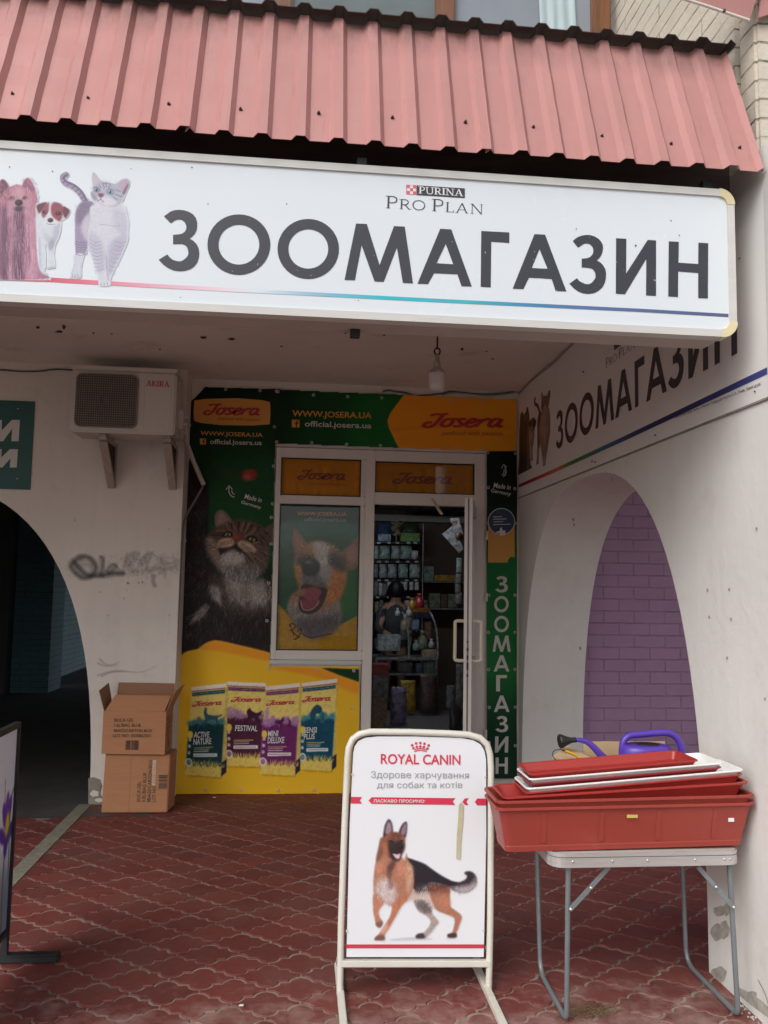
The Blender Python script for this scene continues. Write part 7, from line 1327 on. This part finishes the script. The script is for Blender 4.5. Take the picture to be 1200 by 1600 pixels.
# bags on the floor
pouch(624, 650, 1063, 1113, 9.75, 'yellow', 'yellow food bag leaning on the counter', name='food_bag'); pouch(655, 684, 1054, 1114, 9.75, 'chestnut', 'dark brown food bag leaning on the counter', name='food_bag'); pouch(609, 636, 1074, 1133, 9.0, 'lilac', 'lilac food bag on the shop floor in front of the yellow one', name='food_bag')
pack(583, 607, 1055, 1090, 8.8, 'grey', 'grey box with a red lid at the left of the shop door', .2); pack(582.5, 607.5, 1038.5, 1054.8, 8.79, 'red', 'red lid on the grey box at the left of the shop door', .22, 'lid'); pack(582, 605, 1090.5, 1140, 8.75, 'card', 'brown carton on the floor at the left of the shop door', .3)
pouch(697, 711, 1071, 1107, 9.6, 'grey', 'grey bag standing on the floor at the right of the shop', name='food_bag'); pouch(702, 722, 1105, 1141, 8.6, 'dark', 'black shiny bag on the floor beside the open door', name='food_bag'); pouch(712, 724, 1038, 1100, 9.4, 'grey', 'tall grey bag leaning at the right of the shop', name='food_bag')
# the person behind the counter
def person():
    PX = 618; Yp = 10.75; h_ = hy(Yp); s = h_(PX, 926); x0 = s[0]; root = thing('person', 'dark haired person in a dark grey top bending over the counter', 'person', (x0, Yp, .1))
    hz_ = s[2]; J = [(0, .05, .95), (0, .04, 1.12), (0, .0, 1.30), (0, -.03, hz_-.20), (0, -.05, hz_-.12), (0, -.07, hz_-.02), (0, -.075, hz_+.06),
          (-.17, -.01, hz_-.24), (-.22, -.10, hz_-.46), (-.14, -.30, hz_-.52), (.17, -.01, hz_-.24), (.22, -.10, hz_-.46), (.14, -.30, hz_-.52), (-.09, .05, .88), (-.10, .03, .5), (-.10, .06, .12), (.09, .05, .88), (.10, .03, .5), (.10, .06, .12), (-.10, -.38, hz_-.53), (.10, -.38, hz_-.53)]
    J = [(x, y, z if z > .13 else z+.03) for x, y, z in J]
    E = [(0, 1), (1, 2), (2, 3), (3, 4), (4, 5), (5, 6), (3, 7), (7, 8), (8, 9), (3, 10), (10, 11), (11, 12), (0, 13), (13, 14), (14, 15), (0, 16), (16, 17), (17, 18), (9, 19), (12, 20)]
    Rr = [.14, .15, .16, .10, .055, .085, .08, .065, .048, .035, .065, .048, .035, .09, .06, .045, .09, .06, .045, .03, .03]
    me = bpy.data.meshes.new('body'); me.from_pydata([(x, y, z-.1) for x, y, z in J], E, []); o = bpy.data.objects.new('body', me); COL.objects.link(o); o.parent = root
    md = o.modifiers.new('skin', 'SKIN'); sv = me.skin_vertices[0].data
    for i, r in enumerate(Rr): sv[i].radius = (r, r)
    sv[0].use_root = True; ss = o.modifiers.new('sub', 'SUBSURF'); ss.levels = 2; ss.render_levels = 2; me.materials.append(mat('skin', (.36, .20, .14), .6, .05))
    WLOC[o.name] = V3((x0, Yp, .1)); b = MB()
    R = [[(x0+rx*math.cos(a), Yp+oy+ry*math.sin(a), z) for a in np.linspace(0, 2*math.pi, 17)[:-1]] for rx, ry, oy, z in ((.17, .15, .05, .86), (.175, .16, .04, 1.1), (.19, .165, .0, 1.28), (.21, .13, -.02, hz_-.25), (.14, .10, -.03, hz_-.185), (.07, .07, -.045, hz_-.15))]
    b.loft(R, smooth=True, cap=False)
    for sx in (-1, 1): b.tube(smooth_path([(x0+sx*.14, Yp-.01, hz_-.24), (x0+sx*.19, Yp-.03, hz_-.30), (x0+sx*.22, Yp-.10, hz_-.46), (x0+sx*.16, Yp-.26, hz_-.51)], 4), .06, 10, rs=list(np.linspace(.075, .045, 13)))
    b.build('top', mat('dark_grey_cloth', (.045, .05, .055), .9, .15, 20), root)
    b = MB(); R = []
    for k in range(11):
        a = -math.pi/2+math.pi*k/10; R.append([(x0+(.112+.012*math.sin(3*u))*max(.02, math.cos(a))*math.cos(u), Yp-.055+.125*max(.02, math.cos(a))*math.sin(u), hz_+.025+.135*math.sin(a)-.02*math.sin(u)) for u in np.linspace(0, 2*math.pi, 17)[:-1]])
    b.loft(R, smooth=True); b.build('hair', mat('black_hair', (.008, .007, .007), .5, .2, 60, stretch=(6, 6, 1)), root)
person()
for o in list(COL.objects):
    if o.type == 'MESH' and len(o.data.vertices) == 0: bpy.data.objects.remove(o)
